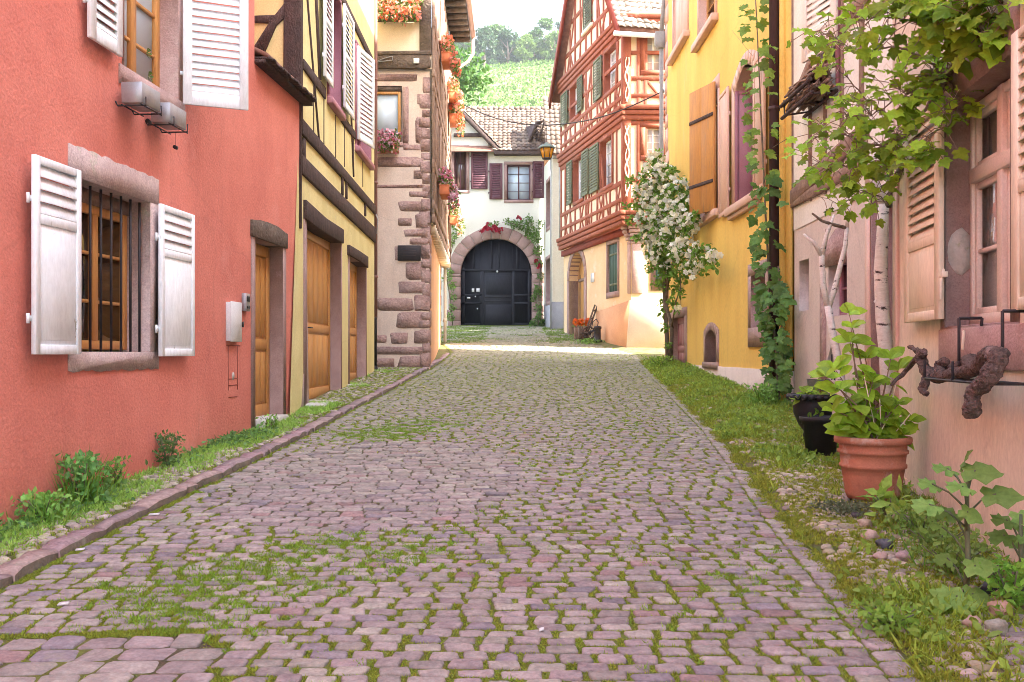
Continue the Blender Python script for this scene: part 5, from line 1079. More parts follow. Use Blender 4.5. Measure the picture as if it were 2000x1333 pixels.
b = M(); b.prism(WTg, arc, -.40, -.34); d_ = obj('door', b, 'honey_wood', th); b = M()
for k in range(4): t = ta0+(ta1-ta0)*(k+.5)/4; b.bx(WTg, t-.02, t+.02, 1.9, zs+.2, -.34, -.325)
b.bx(WTg, ta0+.05, ta1-.05, zs-.05, zs+.05, -.34, -.315); obj('door_moulding', b, 'brown_timber', d_)
surround(WTg, gwn, 'mauve_stone', th, .14, .14, .15, .18, .03, .1)
tm = (gwn[0]+gwn[1])/2
for a_, c2_ in ((gwn[0]+.01, tm-.01), (tm+.01, gwn[1]-.01)): board_shutter(WTg, a_, c2_, gwn[2]+.01, gwn[3]-.01, -.06, 'green_dark_paint', th, 3, .03, (.15, .78), 'green_paint')
b = M(); r = WTg.rect(1155, 537, 1161, 550); b.bx(WTg, r[0], r[1], CH+2.35, CH+2.65, 0, .03); obj('house_plate', b, 'glass_white', th, bevel=.01)
b = M(); b.bx(WTgf, 0.02, .34, CH+1.75, zt1-.55, -.02, .05); b.bx(WTg, 0, .22, CH+1.75, zt1-.55, -.02, .05)
for k in range(5): b.bx(WTgf, -.05*k*.5, .36, zt1-.55+k*.11, zt1-.55+k*.11+.10, -.02, .05+.05*k); b.bx(WTg, -.0, .24, zt1-.55+k*.11, zt1-.55+k*.11+.10, -.02, .05+.05*k)
obj('corner_pilaster', b, 'sandstone', th, bevel=.02)
# battered lower wall
b = M(); t1g = WTg.sz(1166, 650)[0]
b.prism(WTg, [(-.02, 1.0), (t1g, 1.0), (t1g, 2.95), (-.02, 3.15)], -.02, [.20, .12, .03, .04]); bf = M(); bf.prism(WTgf, [(-.20, 1.0), (4, 1.0), (4, 3.15), (-.04, 3.15)], -.02, [.20, .20, .04, .04]); obj('front_base_sun_tone', bf, 'cream_plaster', th); obj('battered_base', b, 'deep_orange_plaster', th, fixn=True)  # front base is cream to paint in the sunlit patch; side stays orange
r = WTgf.rect(1280, 500, 1296, 560); b = M(); b.bx(WTgf, r[0]-.14, r[1]+.5, r[2]-.12, r[3]+.12, 0, .03); obj('window_surround', b, 'mauve_stone', th); board_shutter(WTgf, r[0], r[1]+.3, r[2], r[3], .035, 'green_dark_paint', th)
b = M(); b.bx(Wall(WT.P(.2, 0, -7)[:2], WT.P(WT.L-.2, 0, -7)[:2], 1), 0, WT.L-.4, 1, zJ3, -.1, 0); b.bx(Wall(WTg.P(WTg.L, 0, 0)[:2], WTg.P(WTg.L, 0, -7)[:2], 0), 0, 7, 1, zJ3+.2, -.1, 0); obj('side_wall', b, 'orange_plaster', th)
b = M(); b.add([WT.P(0, zJ1-.1, .1), WT.P(WT.L, zJ1-.1, .1), WT.P(WT.L, zJ1-.1, -.6), WT.P(0, zJ1-.1, -.6)], [(0, 1, 2, 3)]); b.add([WTf.P(-.1, zJ1-.104, .1), WTf.P(4, zJ1-.104, .1), WTf.P(4, zJ1-.104, -.6), WTf.P(-.1, zJ1-.104, -.6)], [(0, 1, 2, 3)]); obj('jetty_floor', b, 'dark_red_timber', th, fixn=False)

# ---------------- right: yellow house ----------------
WE = Wall((4.02, 14.25), (3.95, 25.6), -1)   # t from near to far
yr = thing('yellow_house', 'bright yellow rendered house with sandstone window surrounds on the right of the street', 'house', (4.5, 20, 1))
def Yq(px1, px2, z0, z1):
    a, c = sorted((WE.sz(px1, 400)[0], WE.sz(px2, 400)[0])); return (a, c, z0, z1)
oW = Yq(1437, 1478, CH+2.62, CH+4.62); oS = Yq(1358, 1403, CH+2.78, CH+5.1); oN = Yq(1470, 1498, CH+.42, CH+1.28); oA = Yq(1380, 1401, CH-.18, CH+.30); oD = Yq(1313, 1339, 1.15, CH+.85)
oU1 = Yq(1316, 1343, CH+7.25, CH+8.9); oU2 = Yq(1366, 1398, CH+6.6, CH+8.4)
def seg(r, rise=.22, n=9): return [(r[0], r[2]), (r[1], r[2])]+[(r[1]-(r[1]-r[0])*i/n, r[3]+rise*math.sin(math.pi*i/n)) for i in range(n+1)]
zy = 13.6
panel(WE, [(0, .2), (WE.L, .2), (WE.L, zy), (0, zy)], [seg(oW, .3), rp(oS), rp(oN), seg(oA, .16), rp(oD), rp(oU1), rp(oU2)], .28, 'yellow_plaster', yr)
shell(WE, 0, WE.L, 4.0, 0.2, zy, 1.5, yr, 'yellow_plaster')  # unseen eave height and short depth shaped to shade street, leave sun gap
def seg_ring(w, r, rise, wd, m, parent, depth=.25, proud=.02, wb=.18):
    b = M(); n = 9; inn = [(r[0]-(0), r[2])]+[(r[0]+(r[1]-r[0])*i/n, r[3]+rise*math.sin(math.pi*i/n)) for i in range(n+1)]+[(r[1], r[2])]
    c = ((r[0]+r[1])/2, r[3]-.1)
    out = [(r[0]-wd, r[2])]+[(r[0]-wd+(r[1]-r[0]+2*wd)*i/n, r[3]+wd*.9+rise*math.sin(math.pi*i/n)) for i in range(n+1)]+[(r[1]+wd, r[2])]
    for i in range(len(inn)-1): b.prism(w, [inn[i], inn[i+1], out[i+1], out[i]], -.01, proud)
    b.bx(w, r[0]-wd, r[1]+wd, r[2]-wb, r[2], -.01, proud+.03)
    e = [(x*.998+c[0]*.002, z) for x, z in inn]; m_ = len(e); b.add([w.P(t, z, proud) for t, z in e]+[w.P(t, z, -depth) for t, z in e], [(i, i+1, m_+i+1, m_+i) for i in range(m_-1)]+[(0, m_-1, 2*m_-1, m_)])
    return obj('window_surround', b, m, parent, fixn=False)
seg_ring(WE, oW, .3, .24, 'rose_paint', yr, .3, .022)
w_ = window(WE, (oW[0]+.02, oW[1]-.02, oW[2]+.01, oW[3]+.25), .24, 'honey_wood', 'glass_dark', yr, 2, 3, .09, .1, .03)
b = M(); b.bx(WE, oW[0]-.35, oW[1]+.32, oW[2]-.15, oW[2]-.01, 0, .14); b.bx(WE, oW[0]-.30, oW[1]+.27, oW[2]-.22, oW[2]-.15, 0, .09); obj('window_sill', b, 'rose_paint', yr, bevel=.005)
Wi = Wall(WE.P(oW[1]-.03, 0, .02)[:2], WE.P(oW[1]-.12, 0, -.42)[:2], 0); shutter(Wi, 0, Wi.L, oW[2]+.02, oW[3]+.05, 0, 'mauve_paint', yr, louv=(), panels=True, st=.06, hinges=False)
a, c = sorted((WE.sz(1411, 0)[0], WE.sz(1430, 0)[0])); shutter(WE, a, c, CH+2.55, CH+4.85, .05, 'rose_paint', yr, louv=(), st=.1)
a, c = sorted((WE.sz(1480, 0)[0], WE.sz(1502, 0)[0])); shutter(WE, a, c, CH+2.60, CH+4.75, .05, 'rose_paint', yr, louv=(), st=.1)
surround(WE, oS, 'rose_paint', yr, .12, .20, .28, .15, .02, .25); window(WE, oS, .2, 'honey_wood', 'glass_dark', yr, 2, 3)
b = M(); b.bx(WE, oS[0]-.2, oS[1]+.25, oS[2]-.14, oS[2]-.01, 0, .13); obj('window_sill', b, 'rose_paint', yr, bevel=.005)
Wb_ = Wall((3.93, 19.2), (3.63, 20.15), -1); board_shutter(Wb_, 0, Wb_.L, CH+2.76, CH+5.24, 0, 'shutter_wood', yr, 2, .045, (.23, .75), 'old_timber')
surround(WE, oN, 'sandstone', yr, .22, .22, .20, .32, .03, .26, .006); 
b = M(); b.bx(WE, oN[0]+.02, oN[1]-.02, oN[2]+.02, oN[3]-.02, -.25, -.2); nb_ = obj('niche_panel', b, 'mauve_stone', yr)
seg_ring(WE, oA, .16, .17, 'sandstone', yr, .28, .03, .12); b = M(); b.prism(WE, seg((oA[0]+.01, oA[1]-.01, oA[2]+.01, oA[3]), .14), -.3, -.2); obj('vent_door', b, 'mauve_paint', yr)
surround(WE, oD, 'sandstone', yr, .22, .16, .2, 0, .03, .3); door(WE, oD, .12, 'mauve_paint', yr, handle=False)
for r in (oU1, oU2): surround(WE, r, 'rose_paint', yr, .15, .15, .15, .15, .02, .2); window(WE, r, .15, 'honey_wood', 'glass_dark', yr); b = M(); b.bx(WE, r[0]-.25, r[1]+.25, r[2]-.16, r[2]-.02, 0, .14); obj('window_sill', b, 'rose_paint', yr, bevel=.005)
tm = (oU1[0]+oU1[1])/2
for a, c in ((oU1[0]+.02, tm-.01), (tm+.01, oU1[1]-.02)): shutter(WE, a, c, oU1[2]+.02, oU1[3]-.02, -.05, 'rose_paint', yr, louv=(), st=.08)
b = M(); z = 1.4
while z < 10.5:
    h = random.uniform(.35, .6); wq = random.uniform(.25, .6); b.bx(WE, WE.L-wq, WE.L+.012, z, z+h-.03, -.05, .015+random.uniform(0, .006)); z += h
obj('quoin_stones', b, 'rose_paint', yr)
b = M(); n = 20
b.prism(WE, [(0, .2), (WE.L, .2), (WE.L, 1.36)]+[(WE.L*(1-i/n), 1.345+random.uniform(-.008, .008)) for i in range(1, n+1)], -.02, .03); obj('plinth', b, 'rose_plaster', yr)
b = M(); t = WE.sz(1512, 0, .12)[0]; b.tube([WE.P(t, .95, .12), WE.P(t, 12.8, .12), WE.P(t, 13.2, .30)], .075, 12)
for z in (2.0, 5.2, 8.2): b.tube([WE.P(t, z, .12), WE.P(t, z+.06, .12)], .085, 12)
obj('downpipe', b, 'maroon_pipe', yr, smooth=True)
b = M(); t = WE.sz(1531, 0, .05)[0]; b.tube([WE.P(t, .9, .06), WE.P(t, 12.8, .06)], .045, 10); b.bx(WE, 0, .5, 1.36, 12.9, .0, .04); obj('corner_pilaster', b, 'yellow_plaster', yr)
b = M(); b.tube([(3.86, 25.72, CH+8.2), (3.86, 25.72, 3.4)], .055, 9); b.tube([(3.86, 25.72, CH+8.2), (3.95, 25.6, CH+9.8)], .055, 9); obj('grey_downpipe', b, 'grey_pipe', yr, smooth=True)
b = M(); z = CH+(HZ-95)/F*25.7; b.prism(Wall((3.72, 25.72), (4.0, 25.72), 0), [(.03, z), (.22, z), (.28, z+.12), (.28, z+.42), (-.03, z+.42), (-.03, z+.12)], -.1, .1); obj('rain_hopper', b, 'grey_pipe', yr, bevel=.01)
# ---------------- right: rose house with braces ----------------
rh = thing('rose_timber_house', 'pinkish house with pale braced timber upper floor behind the birch poles', 'house', (4.5, 11, .8))
WP = Wall((4.06, 8.75), (4.04, 14.24), -1)
def Pq(x1, y1, x2, y2): return WP.rect(x1, y1, x2, y2)
zj_ = CH+1.85
oP1 = Pq(1548, 515, 1566, 608); oP1 = (4.80, 5.25, oP1[2], oP1[3]); oP2 = Pq(1618, 512, 1654, 615); oU = (WP.sz(1640, 0)[0]-.1, WP.sz(1600, 0)[0], CH+3.7, CH+5.0)
oDr = (.3, WP.sz(1704, 600)[0], .5, CH+1.9)
oG = WP.rect(1616, 665, 1644, 745); gz = [(oG[0], oG[2]), (oG[1], oG[2]), (oG[1], oG[3]-.25), ((oG[0]+oG[1])/2, oG[3]+.08), (oG[0], oG[3]-.25)]
panel(WP, [(0, 0), (WP.L, 0), (WP.L, 13), (0, 13)], [rp(oP1), rp(oP2), rp(oU), rp(oDr), gz], .2, 'rose_plaster', rh)
shell(WP, 0, WP.L, 6.5, 0, 13, 1.3, rh, 'rose_plaster')  # upper wall and roof out of view, height chosen to shade the street
b = M(); b.bx(WP, 0, WP.L, zj_+.15, 13, .004, .02); up = None
# upper plaster skin with the window left open
del b
pa = [(0, zj_), (WP.L, zj_-.1), (WP.L, 12.9), (0, 12.9)]; panel(WP, pa, [rp((oU[0]-.01, oU[1]+.01, oU[2]-.01, oU[3]+.01))], .01, 'white_infill', rh, 'upper_wall', o=.012)
b = M()
def pb(pix1, pix2, wd, o=.05): b.bar(WP, WP.sz(*pix1), WP.sz(*pix2), wd, -.02, o)
pb((1545, 392), (1700, 250), .22, .06); pb((1548, 400), (1690, 318), .14, .055); pb((1545, 215), (1600, 90), .14); pb((1640, 60), (1710, -40), .25)
for px, wd in ((1586, .09), (1615, .07), (1648, .08), (1687, .11), (1756, .10), (1550, .07)): t = WP.sz(px, 0)[0]; b.bar(WP, (t, zj_+.2), (t, CH+6), wd, -.02, .04)
pb((1548, 5), (1560, -60), .1)
obj('timber_frame', b, 'brown_timber', rh, bevel=.006)
b = M(); b.bx(WP, oP1[0]+.01, oP1[1]-.01, oP1[2], oP1[3], -.26, -.2); obj('niche_back', b, 'mauve_stone', rh)
window(WP, oP2, .14, 'mauve_paint', 'glass_dark', rh, 2, 2, .05); b = M(); r = WP.rect(1612, 455, 1654, 512); b.prism(WP, [(r[0], r[2]), (r[1], r[2]), (r[1]-.02, r[2]+.5), (r[1]-.12, r[3]-.12), ((r[0]+r[1])/2, r[3]), (r[0]+.03, r[3]-.02)], -.02, .006); r2 = WP.rect(1603, 600, 1614, 700); b.bx(WP, r2[0], r2[1], .9, CH+.9, -.02, .014); obj('brick_patch', b, 'sandstone_block', rh)
b = M(); b.prism(WP, gz, -.2, -.12); obj('grille_back', b, 'interior', rh)
b = M(); tc_ = (oG[0]+oG[1])/2
for k in range(5):
    t = oG[0]+(oG[1]-oG[0])*(k+.5)/5; b.tube([WP.P(t, oG[2], -.04), WP.P(t, oG[3]-.1, -.04)], .008, 5)
for k in range(6):
    z = oG[2]+(oG[3]-oG[2])*(k+.5)/6.5; b.tube([WP.P(tc_+.06*math.cos(a), z+.06*math.sin(a), -.03) for a in np.linspace(0, 5.5, 10)], .008, 5)
obj('scroll_grille', b, 'dark_metal', rh)
surround(WP, oDr, 'rose_paint', rh, .05, .16, .2, 0, .03, .6); b = M(); b.bx(WP, oDr[0], oDr[1], oDr[2], oDr[3], -.65, -.6); dd = obj('door', b, 'brown_timber', rh)
b = M(); b.bx(WP, oDr[1]-.03, oDr[1]-.001, .4, oDr[3]-.01, -.58, .02); obj('door_reveal', b, 'mauve_stone', rh)
window(WP, oU, .1, 'beige_paint', 'glass_dark', rh, 1, 2)
Wsh = Wall((3.98, 12.15), (3.80, 12.96), -1); shutter(Wsh, 0, Wsh.L, CH+3.77, CH+5.2, 0, 'beige_paint', rh, louv=((.25, .97),), pitch=.085, st=.12)
b = M(); t = WP.sz(1646, 0)[0]; b.tube([WP.P(t, CH+3.3, .06), WP.P(t, CH+6, .06)], .03, 7); obj('cable_pipe', b, 'mauve_paint', rh)
# bundle rack
rk = thing('branch_rack', 'wall rack piled with cut vine branches below the beige louvred shutter', 'rack', (3.8, 13, CH+3.2), None)
b = M(); c_a, c_b = 12.2, 13.5
for xx, z0 in ((3.98, CH+3.22), (3.68, CH+3.20), (3.66, CH+3.36)): b.tube([(xx, c_a, z0), (xx-.02, c_b, z0-.02)], .025, 6)
for y in (c_a+.1, (c_a+c_b)/2, c_b-.1): b.tube([(4.02, y, CH+3.25), (3.67, y, CH+3.2), (3.66, y, CH+3.40)], .014, 6)
obj('frame', b, 'old_timber', rk); b = M()
for k in range(80):
    x = random.uniform(3.70, 3.97); z = CH+3.26+random.uniform(0, .3); y0 = c_a+random.uniform(-.15, .4); y1 = c_b+random.uniform(-.4, .08)
    pts = [(x+random.uniform(-.03, .03), y0+(y1-y0)*i/5, z+random.uniform(-.03, .03)) for i in range(6)]; b.tube(pts, random.uniform(.008, .024), 6)
obj('branches', b, 'brown_timber', rk)
# ---------------- right: near peach house ----------------
ND = np.array((.129, 1.0)); 
def nx_(y): return 2.186+.129*y
WX = Wall((nx_(8.5), 8.5), (nx_(-6), -6), -1)     # t from far corner toward the camera
ph = thing('peach_house', 'peach rendered house in the right foreground with cream shutters', 'house', (3, 4, .3))
tF = WX.sz(1850, 400)[0]; tN = WX.sz(1977, 400)[0]
oX = (tF, tN, CH+.18, CH+1.76)
wob = lambda z: .0
panel(WX, [(0, -.8), (WX.L, -.8), (WX.L, 12.3), (0, 12.3)], [rp(oX)], .28, 'peach_plaster', ph)
shell(WX, 0, WX.L, 7, -.8, 12.3, 1.2, ph, 'peach_plaster')  # unseen upper wall and roof, made tall enough to shade the foreground
b = M(); b.bx(Wall(WX.P(0, 0, 0)[:2], WX.P(0, 0, -.8)[:2], 0), -.01, .75, -.5, 12, -.09, .02); obj('corner_wall', b, 'peach_plaster', ph)
b = M(); b.prism(WX, [(-.012, -.3), (.10, -.3), (.07, 1), (.11, 2), (.08, 4), (-.012, 4)], -.3, .012); obj('corner_strip', b, 'rose_paint', ph)
surround(WX, oX, 'mauve_stone', ph, .12, .12, .30, .10, .012, .22, .0)
b = M(); n = 8; b.prism(WX, [(tF-.14, oX[2]-.30), (tN+.3, oX[2]-.28), (tN+.3, oX[2]-.01), (tF-.14, oX[2]-.01)], -.02, .022); b.bx(WX, oX[0], oX[1], oX[2]-.02, oX[2]+.01, -.29, -.005); obj('window_sill', b, 'sandstone', ph, bevel=.008)
b = M()
Wv = Wall(WX.P(tF, 0, .012)[:2], WX.P(tF, 0, -.22)[:2], 0); b.prism(Wv, [(.11+.075*math.cos(a)*(1 if math.cos(a) > 0 else 1.3), CH+.72+.17*math.sin(a)*random.uniform(.9, 1.05)) for a in np.linspace(0, 6.28, 17)[:-1]], -.01, .006)
tt = 0; obj('plaster_patch', b, 'concrete', ph)
# window frame, thick painted casement
t0, t1, z0, z1 = oX; d = .17; b = M(); zc = CH+1.36-.12
fz = (z0+.02, z1-.02)
b.bx(WX, t0+.005, t0+.06, fz[0], fz[1], -d-.08, -d+.02); b.bx(WX, t1-.06, t1-.005, fz[0], fz[1], -d-.08, -d+.02); b.bx(WX, t0+.06, t1-.06, fz[1]-.06, fz[1], -d-.08, -d+.02); b.bx(WX, t0+.06, t1-.06, fz[0], fz[0]+.07, -d-.08, -d+.03)
b.bx(WX, t0+.06, t1-.06, zc-.05, zc+.05, -d-.08, -d+.04)
tm = (t0+t1)/2
b.bx(WX, tm-.05, tm+.05, fz[0], fz[1], -d-.07, -d+.03)
for za, zb_ in ((fz[0]+.07, zc-.05), (zc+.05, fz[1]-.06)):
    for ta, tb_ in ((t0+.06, tm-.05), (tm+.05, t1-.06)):
        for q in ((ta, ta+.045, za, zb_), (tb_-.045, tb_, za, zb_), (ta+.045, tb_-.045, za, za+.045), (ta+.045, tb_-.045, zb_-.045, zb_)): b.bx(WX, *q, -d-.06, -d)
        if za < zc-.1: zm = (za+zb_)/2-.02; b.bx(WX, ta+.045, tb_-.045, zm-.014, zm+.014, -d-.055, -d-.005)
wo = obj('window', b, 'beige_paint', ph, bevel=.004)
g = M(); g.bx(WX, t0+.06, t1-.06, fz[0]+.05, fz[1]-.05, -d-.04, -d-.034); obj('pane', g, 'glass_clear', wo)
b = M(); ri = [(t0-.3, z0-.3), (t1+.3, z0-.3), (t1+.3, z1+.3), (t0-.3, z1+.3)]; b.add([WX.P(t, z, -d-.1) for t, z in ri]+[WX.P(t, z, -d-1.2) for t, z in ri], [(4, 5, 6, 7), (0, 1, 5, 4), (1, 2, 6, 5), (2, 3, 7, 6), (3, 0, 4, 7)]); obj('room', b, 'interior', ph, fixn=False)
# things on the inner sill
zs_ = z0+.02; tl_ = WX.sz(1952, 400)[0]+.12
lp = thing('table_lamp', 'small table lamp with peach shade behind the right foreground window', 'lamp', WX.P(tl_, zs_, -d-.35))
c0 = WX.P(tl_, 0, -d-.35); b = M(); b.lathe((c0[0], c0[1], CH+1.0), [(.11, -.0), (.05, .17), (.048, .17), (.108, 0)], 20); obj('lamp_shade', b, 'lampshade', lp, smooth=True); b = M(); b.lathe((c0[0], c0[1], zs_), [(.05, 0), (.02, .03), (.03, .3), (.012, .5), (.01, CH+1.12-zs_)], 12); obj('lamp_base', b, 'brass', lp, smooth=True)
bs = thing('toy_bear', 'brown stuffed bear sitting behind the right foreground window', 'toy', WX.P(tl_-.05, zs_, -d-.2)); c0 = WX.P(tl_-.03, 0, -d-.22); b = M()
zb0 = CH+.72; b.blob((c0[0], c0[1], zb0+.12), .075, 1, amp=.04); b.blob((c0[0], c0[1], zb0-.01), (.08, .075, .10), 2, amp=.04)
for s_ in (-1, 1): b.blob((c0[0], c0[1]+s_*.055, zb0+.19), .025, 3, 8, 6, .02); b.blob((c0[0]-.05, c0[1]+s_*.06, zb0), .035, 4, 8, 6, .05); b.blob((c0[0]-.06, c0[1]+s_*.055, zb0-.09), .04, 5, 8, 6, .05)
b.blob((c0[0]-.06, c0[1], zb0+.11), .03, 6, 8, 6, .02); obj('body', b, 'cotton', bs, smooth=True)
b = M(); b.box3(c0[0]-.1, c0[0]+.12, c0[1]-.2, c0[1]+.25, zs_, zb0-.13); obj('shelf', b, 'brown_timber', ph)
bk = thing('checked_cloth', 'blue checked cloth basket on the sill behind the right foreground window', 'basket', WX.P(tl_, zs_, -d-.12)); c0 = WX.P(tl_-.02, 0, -d-.10); b = M(); b.lathe((c0[0]-.02, c0[1], zs_+.0), [(.06, 0), (.075, .2), (.07, .2), (.055, .01)], 16); obj('basket', b, 'check', bk)
# shutters
t0, t1 = sorted((WX.sz(1765, 400, .085)[0], WX.sz(1833, 400, .085)[0])); s_ = shutter(WX, t0, t1, CH+.24, CH+1.78, .045, 'cream_paint', ph, louv=((.40, .97),), pitch=.07, th=.04, st=.11)
t_catch = t1+.01; t0 = WX.sz(1974, 500, .09)[0]; s_ = shutter(WX, t0, t0+.62, CH+.24, CH+1.80, .05, 'cream_paint', ph, louv=((.46, .97),), pitch=.07, th=.04, st=.10)
b = M()
tc_ = t_catch
for z in (CH+.55, CH+1.62): b.bx(WX, tc_-.03, tc_+.06, z-.02, z+.02, .04, .08); b.tube([WX.P(tc_+.03, z+.04, .06), WX.P(tc_+.03, z-.06, .08), WX.P(tc_+.06, z-.18, .09)], .010, 7)
b.tube([WX.P(tF+.5, oX[2]-.03, .04), WX.P(tF+.5, oX[2]-.16, .05)], .010, 6)
obj('shutter_catch', b, 'cream_paint', ph, bevel=.003)
b = M(); n = 14; b.prism(WX, [(0, -.8), (WX.L, -.8)]+[(WX.L*(1-(i/n)**1.0), .62-.55*(1-i/n)*3+random.uniform(-.03, .03)) for i in range(n+1)], -.01, .006); obj('base_course', b, 'rose_paint', ph)
# iron rack with old vine stump
ir = thing('iron_bracket', 'black iron sill bracket hanging below the right foreground window', 'bracket', WX.P(tF, CH+.1, .2))
def XP(px, py, o): t, z = WX.sz(px, py, o); return WX.P(t, z, o)
b = M(); oB = .16
def flat(p, q, w_=.02, o=oB): b.tube([p, q], w_*.55, 4)
for px, yt, yb in ((1873, 622, 706), (1958, 608, 716)):
    flat(XP(px, yt, oB), XP(px, yb, oB)); p = XP(px, yt, oB); t_ = WX.sz(px, yt, oB)[0]; flat(p, WX.P(t_, p[2], .02)); flat(WX.P(t_, p[2], .02), WX.P(t_, p[2]-.05, .025))
    q = XP(px, yb, oB); flat(q, (q[0], q[1], q[2]-.03))
ta, tb_ = WX.sz(1812, 742, .26)[0], WX.sz(1935, 742, .26)[0]; zt_ = CH-.17
for o in (.28, .20, .08): flat(WX.P(ta, zt_, o), WX.P(tb_, zt_, o), .016)
for t in (ta, (ta+tb_)/2, tb_): flat(WX.P(t, zt_, .03), WX.P(t, zt_, .28), .018); flat(WX.P(t, zt_, .28), WX.P(t, zt_+.12, .28), .018)
for t in (ta+.1, tb_-.1): flat(WX.P(t, zt_, .03), WX.P(t, zt_+.12, .03))
obj('frame', b, 'dark_metal', ir, bevel=.002)
vs_ = thing('vine_stump', 'gnarled old vine stump lying on the iron bracket under the right window', 'driftwood', XP(1870, 720, .2))
def limb(pl, o, r, seed=0, n=3):
    rr = random.Random(seed); pts = []; rad = []
    for i in range(len(pl)-1):
        for k in range(n):
            f = k/n; p = [pl[i][j]*(1-f)+pl[i+1][j]*f for j in (0, 1)]; oo = o[i]*(1-f)+o[i+1]*f; pts.append(V3(XP(p[0]+rr.uniform(-2, 2), p[1]+rr.uniform(-2, 2), oo))); rad.append((r[i]*(1-f)+r[i+1]*f)*rr.uniform(.85, 1.18))
    pts.append(V3(XP(*pl[-1], o[-1]))); rad.append(r[-1]); return pts, rad
b = M()
for pl, o, r, sd in (([(1950, 690), (1945, 715), (1925, 745), (1903, 765), (1897, 790), (1900, 812)], [.24, .26, .30, .33, .34, .34], [.05, .055, .055, .05, .048, .05], 1),
                     ([(1955, 705), (1935, 690), (1905, 722), (1870, 730), (1830, 738), (1808, 722), (1797, 700), (1805, 685)], [.24, .2, .2, .18, .17, .18, .2, .2], [.05, .055, .05, .042, .04, .04, .035, .03], 2),
                     ([(1815, 728), (1808, 745), (1800, 765)], [.2, .25, .28], [.035, .03, .026], 3), ([(1800, 765), (1812, 770)], [.28, .28], [.022, .012], 4), ([(1800, 690), (1788, 683), (1773, 678)], [.2, .2, .2], [.028, .015, .010], 5),
                     ([(1900, 722), (1893, 705), (1885, 712), (1850, 722)], [.2, .12, .1, .1], [.04, .045, .04, .03], 6), ([(1840, 735), (1835, 712), (1848, 706)], [.18, .15, .14], [.04, .038, .03], 7), ([(1945, 695), (1960, 690), (1950, 715)], [.22, .2, .25], [.045, .04, .03], 8)):
    pts, rad = limb(pl, o, r, sd); b.tube(pts, rad, 10)
so_ = obj('stump', b, 'vine_wood', vs_, smooth=True)
md = so_.modifiers.new('sub', 'SUBSURF'); md.levels = md.render_levels = 3
tx = bpy.data.textures.new('gnarl', 'CLOUDS'); tx.noise_scale = .035; md = so_.modifiers.new('disp', 'DISPLACE'); md.texture = tx; md.strength = .022; md.mid_level = .5
tx2 = bpy.data.textures.new('fibre', 'CLOUDS'); tx2.noise_scale = .009; md = so_.modifiers.new('disp2', 'DISPLACE'); md.texture = tx2; md.strength = .010; md.mid_level = .5
b = M(); p, r = limb([(1790, 700), (1770, 725), (1742, 752)], [.2, .15, .3], [.02, .018, .014], 9); b.tube(p, r, 7); obj('loose_branch', b, 'vine_wood', vs_, smooth=True)
# ---------------- cable and lantern ----------------
cb = thing('overhead_cable', 'thin dark cable sagging across the street between the houses', 'cable', (1, 30, 9))
pA = at(905, 205, 31.9); pL = at(1068, 245, 30.0); pB = at(1296, 178, 25.7); b = M()
def sag(p, q, s, n=12): return [(p[0]+(q[0]-p[0])*i/n, p[1]+(q[1]-p[1])*i/n, p[2]+(q[2]-p[2])*i/n-s*math.sin(math.pi*i/n)) for i in range(n+1)]
b.tube(sag(pA, pL, .18), .017, 5); b.tube(sag(pL, pB, .22), .017, 5); b.tube([(pA[0]-1.0, pA[1], pA[2]+.25), pA], .017, 5); obj('wire', b, 'dark_metal', cb)
la = thing('street_lantern', 'hexagonal amber glass street lantern hanging from the cable over the street', 'street lamp', (pL[0], pL[1], pL[2]-1.0))
x, y, z = pL; zt_ = CH+(HZ-283)/F*30; zb_ = CH+(HZ-311)/F*30; zm = CH+(HZ-289)/F*30
b = M(); b.tube([(x, y, z), (x, y, zt_+.05)], .012, 6); b.tube([(x-.02, y, zt_+.04), (x-.20, y, zt_+.1), (x-.22, y, z-.3), (x-.1, y, z-.12), (x, y, z-.1)], .012, 6); obj('hanger', b, 'dark_metal', la)
def hexa(b, prof, n=6): b.lathe((x, y, 0), prof, n)
b = M(); hexa(b, [(.27, zm-.01), (.27, zm+.01), (.17, zm+.09), (.10, zt_), (.05, zt_+.06), (.03, zt_+.07)]); obj('hood', b, 'verdigris', la, bevel=.006)
b = M(); hexa(b, [(.13, zb_+.02), (.215, zm-.01)]); obj('lamp_glass', b, 'lantern_glass', la)
b = M()
for k in range(6):
    a = 2*math.pi*k/6; b.tube([(x+.135*math.cos(a), y+.135*math.sin(a), zb_+.02), (x+.222*math.cos(a), y+.222*math.sin(a), zm)], .012, 5)
hexa(b, [(.14, zb_-.01), (.145, zb_+.03)]); hexa(b, [(.225, zm-.03), (.23, zm-.005)]); obj('cage', b, 'dark_metal', la)
b = M(); b.tube([pB, (pB[0]+.05, pB[1], pB[2])], .05, 8); obj('insulator', b, 'white_plastic', cb)
